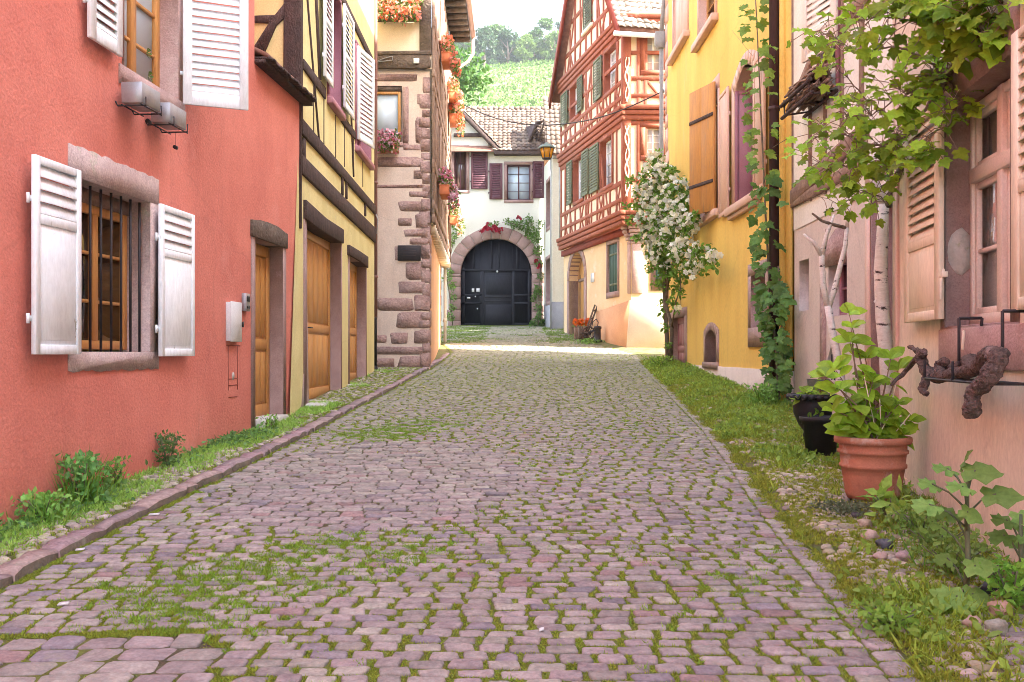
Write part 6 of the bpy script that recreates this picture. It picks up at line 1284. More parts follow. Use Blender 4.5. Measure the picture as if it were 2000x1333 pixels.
# ---------------- climbing roses at the gate ----------------
def GP(px, py, y): return at(px, py, y)
def cloud(pts, y, dy=.2, rs=1.0): return [((at(px, py, y)[0], y+random.uniform(-dy, dy), at(px, py, y)[2]), (r/F*y*rs, .22, r/F*y*rs)) for px, py, r in pts]
rd = [(.42, .015, .04), (.50, .02, .05), (.38, .01, .03)]
gr = thing('climbing_rose', 'climbing rose with red blooms running along the top and right side of the gate arch', 'climbing plant', at(1048, 640, YG-.4))
b = M(); b.tube([at(1052, 638, YG-.3), at(1050, 590, YG-.25), at(1056, 530, YG-.2), at(1050, 470, YG-.2), at(1020, 440, YG-.2), at(980, 435, YG-.2)], [.03, .028, .025, .02, .015, .01], 6); obj('stem', b, 'bark', gr)
foliage('foliage', cloud([(1052, 600, 8), (1050, 565, 9), (1055, 540, 7), (1052, 515, 8), (1050, 490, 10), (1047, 465, 12), (1038, 452, 13), (1022, 440, 12), (1005, 438, 9), (990, 434, 6), (970, 436, 5), (1055, 440, 8), (1035, 428, 7), (1050, 575, 10), (1040, 585, 6), (958, 440, 5)], YG-.25), 120, .095, gr, (.12, .21, .05), OVATE, .35, .25)
blossoms('blooms', cloud([(950, 448, 7), (942, 452, 4), (966, 449, 8), (975, 450, 6), (953, 439, 3), (1053, 520, 5), (1046, 512, 2), (1014, 427, 4)], YG-.35), 26, .075, gr, rd)
gb = thing('gate_bush', 'dark green bush at the right foot of the gate arch', 'bush', at(1050, 640, YG-.6))
foliage('foliage', cloud([(1050, 630, 12), (1040, 634, 8), (1060, 630, 8), (1052, 618, 8)], YG-.6), 120, .09, gb, (.10, .19, .05)); b = M(); b.tube([at(1050, 640, YG-.6), at(1052, 622, YG-.6)], .03, 6); obj('stem', b, 'bark', gb)
gl = thing('climbing_rose', 'sparse climbing rose growing up the left side of the gate arch', 'climbing plant', at(880, 635, YG-.3))
b = M(); b.tube([at(884, 636, YG-.25), at(880, 590, YG-.2), at(872, 540, YG-.2), at(884, 480, YG-.2), at(894, 445, YG-.2)], [.03, .026, .022, .018, .01], 6); obj('stem', b, 'bark', gl)
foliage('foliage', cloud([(876, 530, 8), (874, 545, 9), (884, 560, 8), (886, 580, 7), (884, 600, 7), (880, 620, 9), (890, 440, 10), (884, 460, 9), (882, 475, 6), (900, 430, 6), (888, 425, 8)], YG-.3), 110, .09, gl, (.15, .26, .06))
blossoms('blooms', cloud([(868, 526, 3), (878, 470, 2)], YG-.4), 20, .07, gl, rd)
# ---------------- things in front of the timber house ----------------
fx, fy = 2.34, 33.0; fz = float(G(fx, fy))
fp = thing('flower_tub', 'wooden tub of bright orange flowers beside the arched door of the timber house', 'planter', (fx, fy, fz))
b = M(); b.box3(fx-.28, fx+.22, fy-.18, fy+.18, fz, fz+.38)
for k in range(5): b.box3(fx-.29+.1*k, fx-.29+.1*k+.09, fy-.20, fy-.18, fz, fz+.4)
obj('tub', b, 'brown_timber', fp, bevel=.01); foliage('foliage', [((fx+k*.12-.2, fy, fz+.45), (.13, .16, .12)) for k in range(4)], 60, .06, fp); blossoms('blossoms', [((fx+k*.12-.2, fy-.04, fz+.56), (.12, .15, .10)) for k in range(4)], 60, .05, fp, [(.85, .16, .03), (.90, .24, .03)])
cx, cy = 2.50, 32.3; cz = float(G(cx, cy))
hc = thing('hand_cart', 'old wooden hand cart tipped up on its handles against the orange wall', 'cart', (cx, cy, cz)); b = M()
for s_ in (0, .34):
    b.tube([(cx-.22+s_*.3, cy-.1+s_, cz), (cx+.0+s_*.3, cy-.05+s_, cz+.6), (cx+.20+s_*.3, cy+.1+s_*.5, cz+1.15)], [.035, .035, .03], 6)
for f in (.12, .4, .62, .85): b.tube([(cx-.22+.42*f, cy-.1+.2*f, cz+1.15*f), (cx-.12+.42*f, cy+.25+.1*f, cz+1.15*f)], .03, 6)
obj('shaft', b, 'grey_timber', hc); b = M()
for k in range(4): b.box3(cx-.33+k*.03, cx-.29+k*.03, cy-.1, cy+.3, cz+.03, cz+.45)
b.tube([(cx-.30, cy-.12, cz+.22), (cx+.1, cy-.14, cz+.25)], .03, 6); obj('bed', b, 'grey_timber', hc)
b = M(); c0 = V3((cx-.02, cy-.16, cz+.23)); b.tube([c0+V3((.2*math.cos(a), 0, .2*math.sin(a))) for a in np.linspace(0, 6.28, 17)], .022, 6)
for k in range(6): a = k*math.pi/3; b.tube([c0, c0+V3((.2*math.cos(a), 0, .2*math.sin(a)))], .012, 5)
obj('wheel', b, 'old_timber', hc)
cx, cy = 2.70, 31.4; cz = float(G(cx, cy)); wp_ = thing('water_pump', 'small dark iron pump with curved handle against the orange wall', 'pump', (cx, cy, cz)); b = M()
b.lathe((cx, cy, cz), [(.15, 0), (.15, .05), (.10, .08), (.10, .40), (.13, .42), (.12, .48), (.05, .5)], 12); b.tube([(cx-.08, cy-.02, cz+.35), (cx-.22, cy-.05, cz+.33), (cx-.24, cy-.05, cz+.22)], .03, 7)
obj('body', b, 'dark_metal', wp_, smooth=True); b = M(); b.tube([(cx, cy, cz+.48), (cx+.02, cy, cz+.62), (cx-.05, cy-.02, cz+.72), (cx-.16, cy-.04, cz+.62), (cx-.2, cy-.04, cz+.4)], .016, 6); obj('handle', b, 'dark_metal', wp_, smooth=True)
# ---------------- white rose against the yellow house ----------------
YR = 23.6
def yrose(px): return min(YR, 3.66*F/max(60, px-1000))
rz = float(G(at(1303, 0, YR)[0], YR)); wr = thing('white_rambling_rose', 'tall rambling rose covered in cream blossoms at the corner of the yellow house', 'climbing plant', (at(1303, 0, YR)[0], YR, rz))
b = M()
def WPx(px, py, d=0): return at(px, py, yrose(px)+d)
def rcloud(pts, dy, rs=1.0, off=0):
    o = []
    for px, py, r in pts:
        y = yrose(px+r*.3)+off; c = at(px, py, y); o.append(((c[0], y+random.uniform(-dy, dy), c[2]), (r/F*y*rs, .20, r/F*y*rs)))
    return o
x0_ = at(1303, 0, YR)[0]
b.tube([(x0_+.03, YR, rz-.05), WPx(1302, 650), WPx(1299, 600), WPx(1297, 540), WPx(1300, 480), WPx(1296, 420), WPx(1290, 350)], [.055, .05, .045, .045, .04, .03, .02], 9)
b.tube([(x0_+.10, YR+.05, rz-.05), WPx(1312, 640), WPx(1300, 590, .05), WPx(1305, 540, .1), WPx(1320, 500, .1), WPx(1355, 490)], [.05, .045, .04, .04, .03, .02], 8)
b.tube([WPx(1297, 540), WPx(1270, 470), WPx(1255, 420)], [.035, .025, .012], 6); b.tube([WPx(1312, 640), WPx(1320, 590), WPx(1330, 560)], [.02, .015, .01], 5)
for q_ in ((1300, 480, 1375, 505), (1296, 420, 1340, 390), (1290, 350, 1262, 345), (1296, 420, 1245, 400), (1355, 490, 1392, 508), (1320, 500, 1330, 600)): b.tube([WPx(q_[0], q_[1]), WPx((q_[0]+q_[2])/2+4, (q_[1]+q_[3])/2-8), WPx(q_[2], q_[3])], [.018, .012, .006], 5)
obj('trunk', b, 'bark', wr, smooth=True)
cl = [(1280, 322, 22), (1298, 345, 26), (1265, 350, 20), (1260, 385, 24), (1290, 385, 34), (1325, 378, 30), (1335, 410, 26), (1300, 425, 38), (1262, 425, 22), (1275, 460, 28), (1320, 460, 34), (1345, 440, 20), (1300, 495, 30), (1335, 495, 28), (1365, 500, 24), (1385, 508, 16), (1275, 495, 18), (1350, 525, 18), (1330, 535, 20), (1300, 530, 22), (1322, 565, 13), (1316, 590, 11), (1300, 610, 9), (1322, 604, 8), (1252, 400, 12), (1284, 305, 12), (1240, 372, 7), (1225, 405, 6)]
cl += [(1232, 350, 10), (1228, 430, 9), (1245, 465, 10), (1270, 525, 12), (1398, 520, 9), (1375, 535, 9), (1340, 385, 14), (1312, 330, 12), (1355, 420, 10), (1290, 300, 8), (1218, 402, 5), (1330, 575, 8), (1395, 495, 9), (1285, 550, 12), (1299, 590, 9), (1303, 640, 9), (1297, 560, 11), (1308, 672, 8)]
foliage('foliage', rcloud(cl, .22, 1.02), 95, .10, wr, (.14, .27, .045), OVATE, .4, .45, fill=.2)
cb_ = cl[:18]+[(1326, 604, 7), (1395, 500, 10), (1280, 480, 20), (1350, 460, 12)]
blossoms('blossoms', rcloud(cb_, .14, 1.05, -.16), 20, .052, wr, [(.95, .93, .78), (.95, .94, .84), (.93, .88, .66)], up=.2)
# ---------------- creeper on the downpipe ----------------
vp = thing('downpipe_creeper', 'vine with large leaves climbing the dark downpipe of the yellow house', 'climbing plant', (3.85, 15, 1))
YV = 14.95
def VP_(px, py, d=0): return at(px, py, (3.86+d)*F/(px-1000))
b = M(); b.tube([VP_(1520, 790), VP_(1518, 700), VP_(1505, 600), VP_(1500, 500), VP_(1494, 400), VP_(1490, 300), VP_(1486, 220), VP_(1482, 130), VP_(1478, 40), VP_(1474, -30)], [.03, .025, .02, .018, .015, .014, .012, .011, .01, .008], 6)
b.tube([VP_(1520, 790), VP_(1528, 650), VP_(1520, 520)], [.02, .015, .01], 5); b.tube([VP_(1490, 300), VP_(1540, 270)], [.006, .005, .004], 4); b.tube([VP_(1470, 110), VP_(1430, 60)], [.004, .003], 4)
obj('stem', b, 'bark', vp)
P = []; D = []; Sz = []
yy = 790
while yy > -20:
    stemx = np.interp(yy, [-20, 130, 300, 500, 600, 700, 790], [1476, 1482, 1490, 1500, 1508, 1516, 1520])
    nn_ = 12 if yy > 560 else 3 if yy < 230 else 4
    for k in range(nn_):
        s_ = random.choice((-1, 1, -1)) if yy < 500 else random.choice((-1, 1)); spread = 26 if yy < 560 else 22
        px = stemx+s_*random.uniform(2, spread); p = VP_(px, yy+random.uniform(-12, 12), -random.uniform(.02, .18)); P.append(p); D.append((s_*.5, -.35, -.55+random.uniform(-.3, .3))); Sz.append(random.uniform(.13, .25) if yy < 620 else random.uniform(.10, .19))
    yy -= 15 if yy > 560 else 19
P = np.array(P); D = np.array(D)+rng.normal(size=(len(D), 3))*.2; Nn = np.tile([[-.2, -.6, .8]], (len(P), 1))+rng.normal(size=(len(P), 3))*.35
gc = greens(len(P), (.085, .17, .04), .35, .15); up_ = P[:, 2] > CH+2.6; gc[up_] += rng.random((up_.sum(), 1))*np.array([[.12, .12, 0]])
scatter('leaves', GRAPE, P, frames(D, Nn), np.array(Sz)*.86, gc*1.35, 'leaf', vp)
# ---------------- birch poles ----------------
def pole(name, label, paths, org):
    t = thing(name, label, 'tree', org); b = M()
    for pts, rs in paths: b.tube(pts, rs, 10)
    obj('trunk', b, 'birch', t, smooth=True); return t
YB = 9.9
q = lambda px, py, d=0: at(px, py, YB+d)
bp = pole('birch_branch', 'slender forked white birch branch standing in the black pot', [([q(1648, 835), q(1645, 760), q(1636, 700), q(1626, 650), q(1617, 598)], [.048, .044, .040, .037, .034]), ([q(1617, 598), q(1608, 560), q(1605, 510), q(1605, 497)], [.032, .029, .027, .026]), ([q(1605, 500), q(1590, 475), q(1569, 458)], [.026, .02, .012]), ([q(1605, 500), q(1614, 460), q(1622, 440), q(1629, 420)], [.026, .02, .016, .01]),
                                                ([q(1618, 600), q(1630, 565), q(1641, 520), q(1651, 480), q(1654, 445)], [.031, .028, .025, .022, .019]), ([q(1654, 445), q(1656, 420), q(1662, 398)], [.02, .016, .01])], q(1648, 840))
b = M(); b.tube([q(1654, 446), q(1630, 440), q(1605, 432), q(1586, 417)], [.018, .018, .015, .010], 7); obj('dark_twig', b, 'bark', bp, smooth=True)
YB2 = 9.0
q = lambda px, py, d=0: at(px, py, YB2+d)
bt = pole('birch_tree', 'thick upright birch trunk supporting the grapevine by the dark doorway', [([q(1738, 850), q(1732, 700), q(1724, 620), q(1720, 530), q(1724, 450), q(1726, 400)], [.068, .065, .063, .060, .052, .048]), ([q(1726, 400), q(1716, 370), q(1695, 330)], [.045, .04, .03]), ([q(1728, 400), q(1742, 350), q(1765, 320), q(1790, 290)], [.045, .035, .03, .02]), ([q(1722, 520), q(1712, 500), q(1716, 480)], [.025, .015, .012]), ([q(1722, 600), q(1708, 588)], [.02, .012])], q(1738, 850))
# ---------------- pots ----------------
def pot(name, label, x, y, prof, m, n=28, soil=None, soilr=None, wob=0, k=0, cat='plant pot', group=None, part='pot'):
    z = float(G(x, y)); t = thing(name, label, cat, (x, y, z), group); b = M(); b.lathe((x, y, z), prof, n, wob=wob, k=k); obj(part, b, m, t, smooth=True)
    if soil: b = M(); b.lathe((x, y, z+soil), [(.001, .01), (soilr*.6, .015), (soilr, 0)], 16); obj('soil', b, 'soil', t)
    return t, z
tx_, ty_ = at(1702, 0, 7.75)[0], 7.72
tp, tz = pot('terracotta_pot', 'large ribbed terracotta pot holding the bright green hydrangea', tx_, ty_, [(.19, 0), (.205, .04), (.225, .17), (.236, .235), (.250, .24), (.250, .262), (.238, .268), (.247, .345), (.262, .35), (.262, .372), (.250, .378), (.252, .42), (.283, .425), (.29, .45), (.285, .475), (.262, .478), (.255, .46), (.245, .40)], 'terracotta', 40, .41, .243)
bx_, by_ = at(1603, 0, 9.75)[0], 9.75
bp2, bz = pot('black_pot', 'plain black plastic pot on the verge holding the forked birch branch', bx_, by_, [(.14, 0), (.17, .32), (.20, .33), (.205, .37), (.19, .375), (.185, .30)], 'black_plastic', 32, .31, .18)
b = M()
foliage('seedlings', [((bx_-.08, by_-.1, bz+.40), (.10, .08, .05))], 60, .05, bp2)
ux, uy = at(1590, 0, 10.7)[0], 10.75
up2, uz = pot('black_urn', 'black urn with scalloped rim standing behind the plain black pot', ux, uy, [(.12, 0), (.13, .04), (.09, .10), (.15, .18), (.20, .30), (.21, .40), (.20, .44), (.25, .47), (.26, .50), (.24, .51), (.19, .46)], 'black_plastic', 48, .44, .19)
b = M()
for k in range(20):
    a = 2*math.pi*k/20; b.blob((ux+.245*math.cos(a), uy+.245*math.sin(a), uz+.475), (.04, .04, .03), k, 8, 5, .02)
obj('scalloped_rim', b, 'black_plastic', up2, smooth=True)
zx, zy_ = at(1606, 0, 10.9)[0], 10.95
zb2 = thing('zinc_bucket', 'small zinc bucket in the top of the black urn', 'bucket', (zx, zy_, uz+.45)); b = M(); b.lathe((zx-.06, zy_-.1, uz+.44), [(.09, 0), (.12, .22), (.125, .225), (.11, .21), (.085, .02)], 20); obj('bucket', b, 'zinc', zb2, smooth=True)
us = thing('young_shrub', 'small shrub with fresh green leaves growing from the black urn', 'plant', (ux, uy, uz+.44))
def shrub(t, base_, tips, leafn, size, col, shape=OVATE, sr=.008, whorl=5, droop=.25, stemm='brown_timber'):
    b = M(); P = []; D = []; S_ = []; Nn = []
    for tip in tips:
        p0 = V3(base_)+V3((random.uniform(-.06, .06), random.uniform(-.06, .06), 0)); p1_ = V3(tip); mid = (p0+p1_)/2+V3((random.uniform(-.04, .04), random.uniform(-.04, .04), .05))
        pts = [p0, (p0+mid)/2+V3((0, 0, .02)), mid, (mid+p1_)/2, p1_]; b.tube(pts, [sr*1.3, sr*1.1, sr, sr*.7, sr*.4], 6)
        for k in range(leafn):
            f = .25+.75*k/leafn; i = min(3, int(f*4)); g_ = f*4-i; c = pts[i]*(1-g_)+pts[i+1]*g_; a = k*1.57+random.uniform(-.3, .3)
            for s_ in (0, math.pi):
                d = V3((math.cos(a+s_), math.sin(a+s_), .30-1.1*random.random())); P.append(c+d*.015); D.append(d); S_.append(size*random.uniform(.6, 1.05)); Nn.append(V3((math.cos(a+s_)*.5, math.sin(a+s_)*.5-.6, .8))+V3((random.uniform(-.3, .3), random.uniform(-.3, .3), 0)))
        for k in range(whorl):
            a = k*6.283/whorl+random.uniform(-.3, .3); d = V3((math.cos(a), math.sin(a), random.uniform(-.1, .9))); P.append(p1_); D.append(d); S_.append(size*random.uniform(.5, .9)); Nn.append(V3((-.2, -.7, .8)))
    obj('stems', b, stemm, t, smooth=True); P = np.array(P); return scatter('leaves', shape, P, frames(np.array(D), np.array(Nn)), np.array(S_), greens(len(P), col, .3, .5), 'leaf', t)
shrub(us, (ux, uy, uz+.42), [at(1575, 768, 10.7), at(1600, 772, 10.6), at(1560, 780, 10.6), at(1610, 720, 10.7), at(1618, 735, 10.5)], 3, .15, (.28, .44, .06))
hy = thing('hydrangea', 'leafy bright green hydrangea without blooms growing from the terracotta pot', 'plant', (tx_, ty_, tz+.42))
tips = [at(px, py, 7.7+random.uniform(-.22, .18)) for px, py in ((1658, 612), (1662, 640), (1660, 668), (1630, 720), (1612, 735), (1640, 760), (1690, 700), (1705, 745), (1740, 700), (1755, 720), (1720, 780), (1755, 790), (1775, 820), (1650, 810), (1675, 790), (1625, 800), (1690, 830), (1735, 830), (1660, 850), (1640, 840), (1765, 850), (1700, 850))]
shrub(hy, (tx_, ty_, tz+.41), tips, 3, .18, (.30, .48, .045), HYD, sr=.007, whorl=5)
b = M()
for s_ in range(14): b.tube([(tx_+random.uniform(-.1, .1), ty_+random.uniform(-.1, .1), tz+.4), (tx_+random.uniform(-.25, .25), ty_+random.uniform(-.2, .2), tz+.4+random.uniform(.2, .55))], .004, 5)
obj('dry_stems', b, 'cream_paint', hy)
# ---------------- grapevine over the near house ----------------
gv = thing('grapevine', 'big grapevine with yellow-green leaves spreading over the upper right of the street', 'climbing plant', at(1735, 400, 8.6))
canes = [([(1735, 400, 8.8), (1760, 330, 8.3), (1800, 240, 7.7), (1850, 150, 7.0), (1900, 90, 6.6), (1960, 40, 6.2), (2040, -10, 5.8)], .035, 26), ([(1850, 150, 7.0), (1800, 110, 7.1), (1740, 90, 7.4), (1680, 105, 7.8), (1620, 70, 8.2)], .010, 16), ([(1800, 240, 7.7), (1740, 230, 7.8), (1690, 190, 8.0), (1640, 140, 8.2), (1600, 60, 8.4)], .008, 12), ([(1800, 240, 7.7), (1750, 280, 7.6), (1700, 285, 7.9), (1650, 265, 8.2), (1590, 270, 8.6)], .010, 22),
         ([(1780, 290, 8.0), (1740, 330, 8.0), (1690, 330, 8.2), (1640, 325, 8.5), (1585, 320, 8.8)], .008, 22), ([(1900, 90, 6.6), (1840, 60, 6.6), (1780, 40, 6.8), (1720, 30, 7.0), (1660, 45, 7.4)], .010, 24), ([(1760, 330, 8.3), (1740, 345, 8.2), (1710, 380, 8.2), (1700, 400, 8.3)], .007, 4), ([(1850, 150, 7.0), (1870, 190, 6.8), (1860, 240, 6.8), (1810, 270, 6.9), (1800, 330, 6.9)], .007, 15), ([(1900, 90, 6.5), (1920, 60, 6.1), (1960, 90, 6.0)], .007, 7), ([(1735, 400, 8.7), (1700, 370, 8.5), (1640, 400, 8.6), (1590, 380, 8.8)], .005, 6), ([(1850, 150, 7.0), (1800, 180, 7.0), (1760, 190, 7.0), (1700, 230, 7.3), (1650, 225, 7.7)], .008, 26), ([(1900, 60, 6.4), (1860, 10, 6.5), (1800, -10, 6.6), (1700, -20, 6.9)], .01, 22), ([(2040, -10, 5.8), (1990, 10, 5.9), (1930, 0, 6.1), (1890, 20, 6.3)], .01, 16)]
b = M(); P = []; D = []; S_ = []; Nn = []; pet = M()
for pl, r, nl in canes:
    pts = [V3(at(*p)) for p in pl]; fine = []
    for i in range(len(pts)-1):
        for k in range(4): fine.append(pts[i]*(1-k/4)+pts[i+1]*k/4+V3([random.uniform(-.015, .015) for _ in range(3)]))
    fine.append(pts[-1]); n = len(fine); b.tube(fine, [r*(1-.65*i/n) for i in range(n)], 7)
    for k in range(int(nl*3.1)):
        f = .06+.94*random.random(); c = fine[min(n-1, int(f*n))]; off = V3((random.uniform(-.30, .16), random.uniform(-.22, .14), random.uniform(-.22, .20))); p = c+off*random.uniform(.4, 1)
        pet.tube([c, (c+p)/2+V3((0, 0, .03)), p], .003, 4, cap=False); P.append(p); d = off/np.linalg.norm(off); D.append(d*.5+V3((random.uniform(-.5, .3), -.35, -.45))); S_.append(.9*random.choice((random.uniform(.07, .11), random.uniform(.10, .155)))*(1.35 if c[1] < 6.7 else 1)); Nn.append(V3((-.35, -.55, .75))+V3([random.gauss(0, .35) for _ in range(3)]))
obj('canes', b, 'bark', gv, smooth=True); obj('leaf_stalks', pet, 'brown_timber', gv)['kind'] = 'stuff'
P = np.array(P); gc = greens(len(P), (.24, .41, .04), .6, 1.0); scatter('leaves', GRAPE, P, frames(np.array(D), np.array(Nn)), np.array(S_), gc, 'leaf', gv)
b = M()
for k in range(10):
    i = random.randrange(len(P)); p = P[i]; b.tube([p, p+V3((-.06, -.02, .05)), p+V3((-.10, -.03, -.02)), p+V3((-.16, -.04, .03))], .0022, 4)
obj('tendrils', b, 'cream_paint', gv)
# ---------------- hollyhocks ----------------
def hollyhock(name, label, px, ybase, depth, leaves, top):
    base_ = at(px, ybase, depth); gz_ = float(G(base_[0], depth)); t = thing(name, label, 'plant', (base_[0], depth, gz_)); b = M(); p0 = V3((base_[0], depth, gz_-.02)); p1_ = V3(at(*top, depth))
    b.tube([p0, p0*.66+p1_*.34+V3((.01, 0, 0)), p0*.33+p1_*.67, p1_], [.016, .015, .013, .008], 8); P = []; D = []; S_ = []; Nn = []
    for lx, ly, sz, dd_, ax in leaves:
        c = V3(at(lx, ly, depth+dd_)); f = np.clip((c[2]-.12-p0[2])/(p1_[2]-p0[2]), .02, .98); s0 = p0*(1-f)+p1_*f; b.tube([s0, (s0+c)/2+V3((0, 0, .02)), c], [.006, .005, .004], 6)
        d = V3((math.cos(ax), -.4, math.sin(ax)*.6)); sz *= .84; P.append(c-d*sz*.25); D.append(d); S_.append(sz); Nn.append(V3((random.uniform(-.2, .2), -.45, .9)))
    obj('stem', b, 'green_paint', t, smooth=True); scatter('leaves', MALLOW, np.array(P), frames(np.array(D), np.array(Nn)), np.array(S_), greens(len(P), (.22, .37, .10), .3, .3), 'leaf', t)
hollyhock('hollyhock', 'young hollyhock with broad lobed leaves in front of the peach wall', 1885, 1175, 5.1, [(1905, 918, .22, 0, 0), (1850, 915, .15, .1, 3.0), (1880, 905, .14, .1, 1.5), (1945, 965, .22, -.1, .1), (1820, 945, .14, .1, 3.1), (1815, 985, .17, 0, 3.3), (1855, 1000, .17, .1, 3.2), (1890, 1000, .14, -.1, -.8), (1880, 950, .16, -.05, 3.1), (1905, 1105, .18, -.1, .2), (1868, 1165, .24, -.2, 3.4), (1850, 1090, .12, .1, 3.5), (1900, 1160, .17, -.15, -.5), (1840, 1030, .13, .1, 2.8)], (1890, 925))
hollyhock('hollyhock', 'dark leaved hollyhock cut by the right edge of the photo', 1992, 1150, 5.15, [(1965, 1015, .15, 0, 3.1), (1995, 1010, .18, .05, .2), (1960, 1045, .15, 0, 3.6), (1990, 1060, .16, .1, -.6), (2010, 1040, .2, 0, 0), (1985, 1110, .14, 0, 2.8)], (1994, 1005))
# ---------------- weeds along the walls ----------------
def weed(name, label, x, y, h, r, n, size, col, shape=DIA, blades_=0, group=None):
    z = float(G(x, y)); t = thing(name, label, 'weed', (x, y, z), group); b = M()
    for k in range(7): a = k*.9; b.tube([(x, y, z), (x+r*.5*math.cos(a), y+r*.5*math.sin(a), z+h*.6), (x+r*.8*math.cos(a), y+r*.8*math.sin(a), z+h*.9)], .004, 5)
    obj('stems', b, 'green_paint', t); P = np.array([(x, y, z)])+np.stack([rng.normal(size=n)*r*.5, rng.normal(size=n)*r*.5, rng.random(n)**.8*h], 1)
    scatter('leaves', shape, P, frames(rdir(n, .3), rdir(n, .8)), size*(.6+.7*rng.random(n)), greens(n, tuple(v*1.5 for v in col), .35, .3), 'leaf', t)
    if blades_:
        P = np.array([(x, y, z)])+np.stack([rng.normal(size=blades_)*r*.5, rng.normal(size=blades_)*r*.5, np.zeros(blades_)], 1); d = rdir(blades_); d[:, 2] = 1.8; nn = rdir(blades_); nn[:, 2] = .1
        scatter('grass_blades', BLADE, P, frames(d, nn), np.stack([np.full(blades_, .012), h*1.2*(.5+.6*rng.random(blades_)), h*rng.random(blades_)], 1), greens(blades_, (.16, .32, .05), .3, .4), 'leaf', t)
def wx(px, py): # on pavement by the red wall
    k = (py-HZ)/F; d = 1.5/(k+.056); return float(wallL(d))+.10, d
x, y = wx(308, 905); weed('wall_bush', 'small dark bushy plant against the red wall below the grilled window', x, y+.05, .30, .13, 320, .045, (.07, .14, .045))
x, y = wx(210, 945); weed('weed_clump', 'feathery green weed against the red wall, second from the left', x, y, .24, .11, 160, .05, (.13, .26, .06), blades_=30)
x, y = wx(135, 975); weed('weed_clump', 'tall grassy weed clump at the foot of the red wall, largest on the left', x+.05, y, .36, .16, 340, .06, (.12, .27, .08), blades_=90)
x, y = wx(70, 1005); weed('weed_clump', 'low spreading weed clump at the foot of the red wall nearest the left edge', x+.05, y, .18, .2, 320, .055, (.15, .30, .07), blades_=60)
x, y = wx(548, 828); weed('weed_clump', 'spiky rosette weed beside the red house doorstep', x+.05, y, .14, .13, 60, .05, (.16, .32, .06), blades_=40)
x, y = at(1735, 0, 6.9)[0], 6.9; weed('dock_plant', 'broad upright leaves growing below the terracotta pot', x, y, .20, .14, 46, .13, (.17, .27, .05))
x, y = at(1640, 0, 7.3)[0], 7.2; weed('ground_ivy', 'dark purplish ground ivy under the left side of the terracotta pot', x, y, .07, .22, 420, .035, (.09, .11, .07))
x, y = at(1975, 0, 5.0)[0], 5.0; weed('fern_weed', 'bright green ferny weed at the lower right corner beside the rounded stones', x, y, .22, .13, 260, .05, (.15, .32, .05))
x, y = at(1735, 0, 4.75)[0], 4.75; weed('weed_clump', 'leafy weed clump spilling over the road edge at lower right', x, y, .10, .16, 300, .045, (.16, .27, .05))
x, y = at(1470, 0, 13.4)[0], 14.0; weed('weed_clump', 'tall weeds at the plinth of the yellow house beside the creeper', x+.3, y, .30, .22, 260, .07, (.15, .27, .06), blades_=60)
x, y = 3.30, 22.3; weed('weed_clump', 'yellow-green weeds at the foot of the white rose', x, y, .22, .3, 400, .06, (.18, .28, .05), blades_=80)
x, y = 2.35, 31.0; weed('weed_clump', 'grass clump in front of the hand cart by the timber house', x, y, .15, .4, 200, .07, (.12, .22, .05), blades_=80)
for k, (px, d) in enumerate(((1830, 6.0), (1800, 6.5), (1860, 5.6))):
    x, y = at(px, 0, d)[0], d; weed('weed_clump', ['straggly weeds between the pebbles left of the hollyhock stem', 'straggly weeds midway between the hollyhock and the terracotta pot', 'straggly weeds right behind the hollyhock against the peach wall'][k], x, y, .16, .2, 240, .05, (.13, .21, .05), blades_=40)
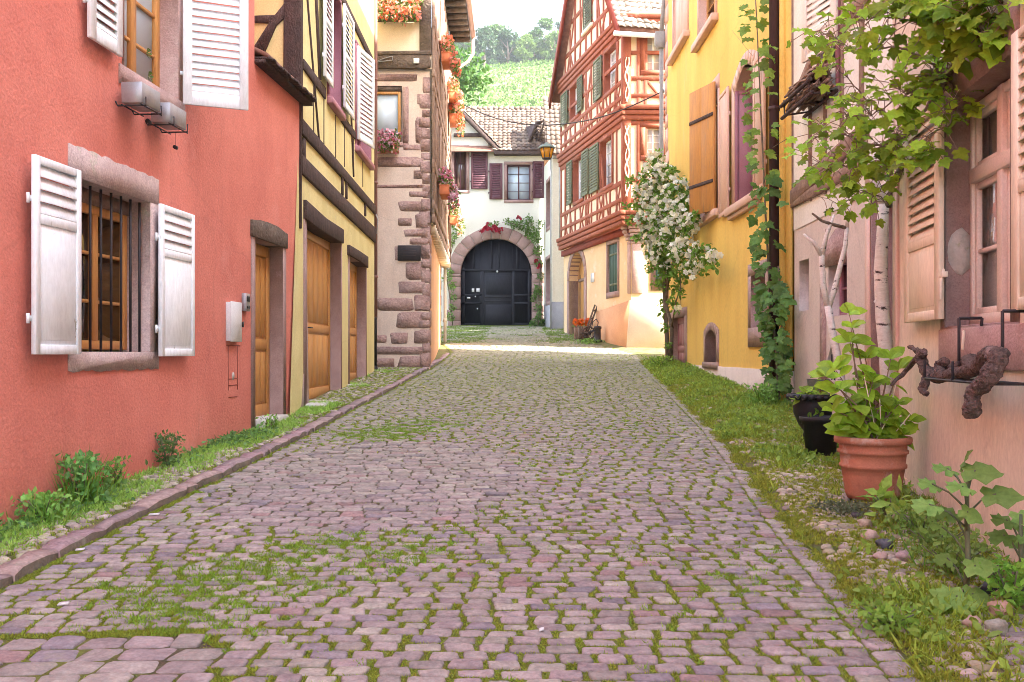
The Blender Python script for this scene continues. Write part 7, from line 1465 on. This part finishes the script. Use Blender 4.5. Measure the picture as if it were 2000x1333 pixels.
# ---------------- loose stones and litter ----------------
st = [(1955, 1190, 48, (.50, .33, .26), 'round pinkish stone at lower right, front of the pair'), (1968, 1165, 44, (.56, .42, .28), 'round tan stone below the edge hollyhock'), (1940, 1150, 48, (.09, .09, .11), 'dark slate stone beside the hollyhock base'), (1700, 1045, 30, (.56, .40, .34), 'pale pink stone in the middle of the verge stone heap'), (1728, 1062, 30, (.12, .12, .14), 'dark grey stone in the verge stone heap'), (1765, 1085, 28, (.44, .32, .32), 'mauve stone at the right of the verge stone heap'), (1690, 1020, 26, (.52, .40, .32), 'sand coloured flat stone above the pale pink one'), (1672, 1003, 18, (.14, .11, .12), 'small dark stone under the terracotta pot'), (1720, 1085, 24, (.50, .36, .32), 'flat rosy stone at the front of the verge stone heap'), (1900, 1215, 36, (.48, .34, .28), 'buried reddish stone left of the round stones'), (1945, 1222, 40, (.38, .36, .30), 'greyish low stone in front of the round stones'), (1960, 1120, 50, (.36, .22, .20), 'rough reddish sandstone lump against the peach wall')]
for k, (px, py, w_, c, lb) in enumerate(st):
    kk = (py-HZ)/F; d = 1.53/(kk+.056); x = at(px, 0, d)[0]; r = w_/2/F*d; z = float(G(x, d)); b = M(); b.blob((x, d, z+r*.3), (r*1.15, r, r*.75), k, 16, 10, .14, c)
    tag(obj('loose_stone', b, 'pebble', None, smooth=True, org=(x, d, z)), lb, 'stone', 'loose stones on the right verge')
for k, (px, py, w_, lb) in enumerate(((122, 1184, 20, 'white cigarette end lying between the setts near the left edge'), (155, 1080, 16, 'white scrap of paper at the foot of the left kerb'), (1058, 1237, 10, 'small white chip on the setts in the lower middle'), (300, 1012, 20, 'flat whitish scrap beside the kerb at left'))):
    kk = (py-HZ)/F; d = 1.6/(kk+.056); x = at(px, 0, d)[0]; r = w_/2/F*d; z = float(G(x, d))+.008; b = M()
    b.add([(x-r, d-.004, z), (x+r, d+.006, z+.004), (x+r, d+.02, z+.010), (x-r*.9, d+.016, z+.008), (x-r, d-.004, z+.006), (x+r, d+.006, z+.011), (x+r, d+.02, z+.017), (x-r*.9, d+.016, z+.014)], [(3, 2, 1, 0), (4, 5, 6, 7), (0, 1, 5, 4), (1, 2, 6, 5), (2, 3, 7, 6), (3, 0, 4, 7)]); tag(obj('litter', b, 'white_plastic', None, org=(x, d, z)), lb, 'litter', 'bits of litter on the cobbles')

# ---------------- haze ----------------
hz = M(); hz.box3(-902, 902, -902, 1402, -12, 75); ho = obj('haze', hz, 'soil', None); ho.data.materials.clear()
hm = bpy.data.materials.new('haze_air'); hm.use_nodes = True; hn = hm.node_tree.nodes; hn.remove(hn['Principled BSDF']); pv = hn.new('ShaderNodeVolumePrincipled')
pv.inputs['Color'].default_value = (.90, .95, 1, 1); pv.inputs['Density'].default_value = .00045; pv.inputs['Anisotropy'].default_value = .0
hm.node_tree.links.new(pv.outputs[0], hn['Material Output'].inputs['Volume']); ho.data.materials.append(hm); setting(ho, 'stuff', 'pale summer haze over the hillside')
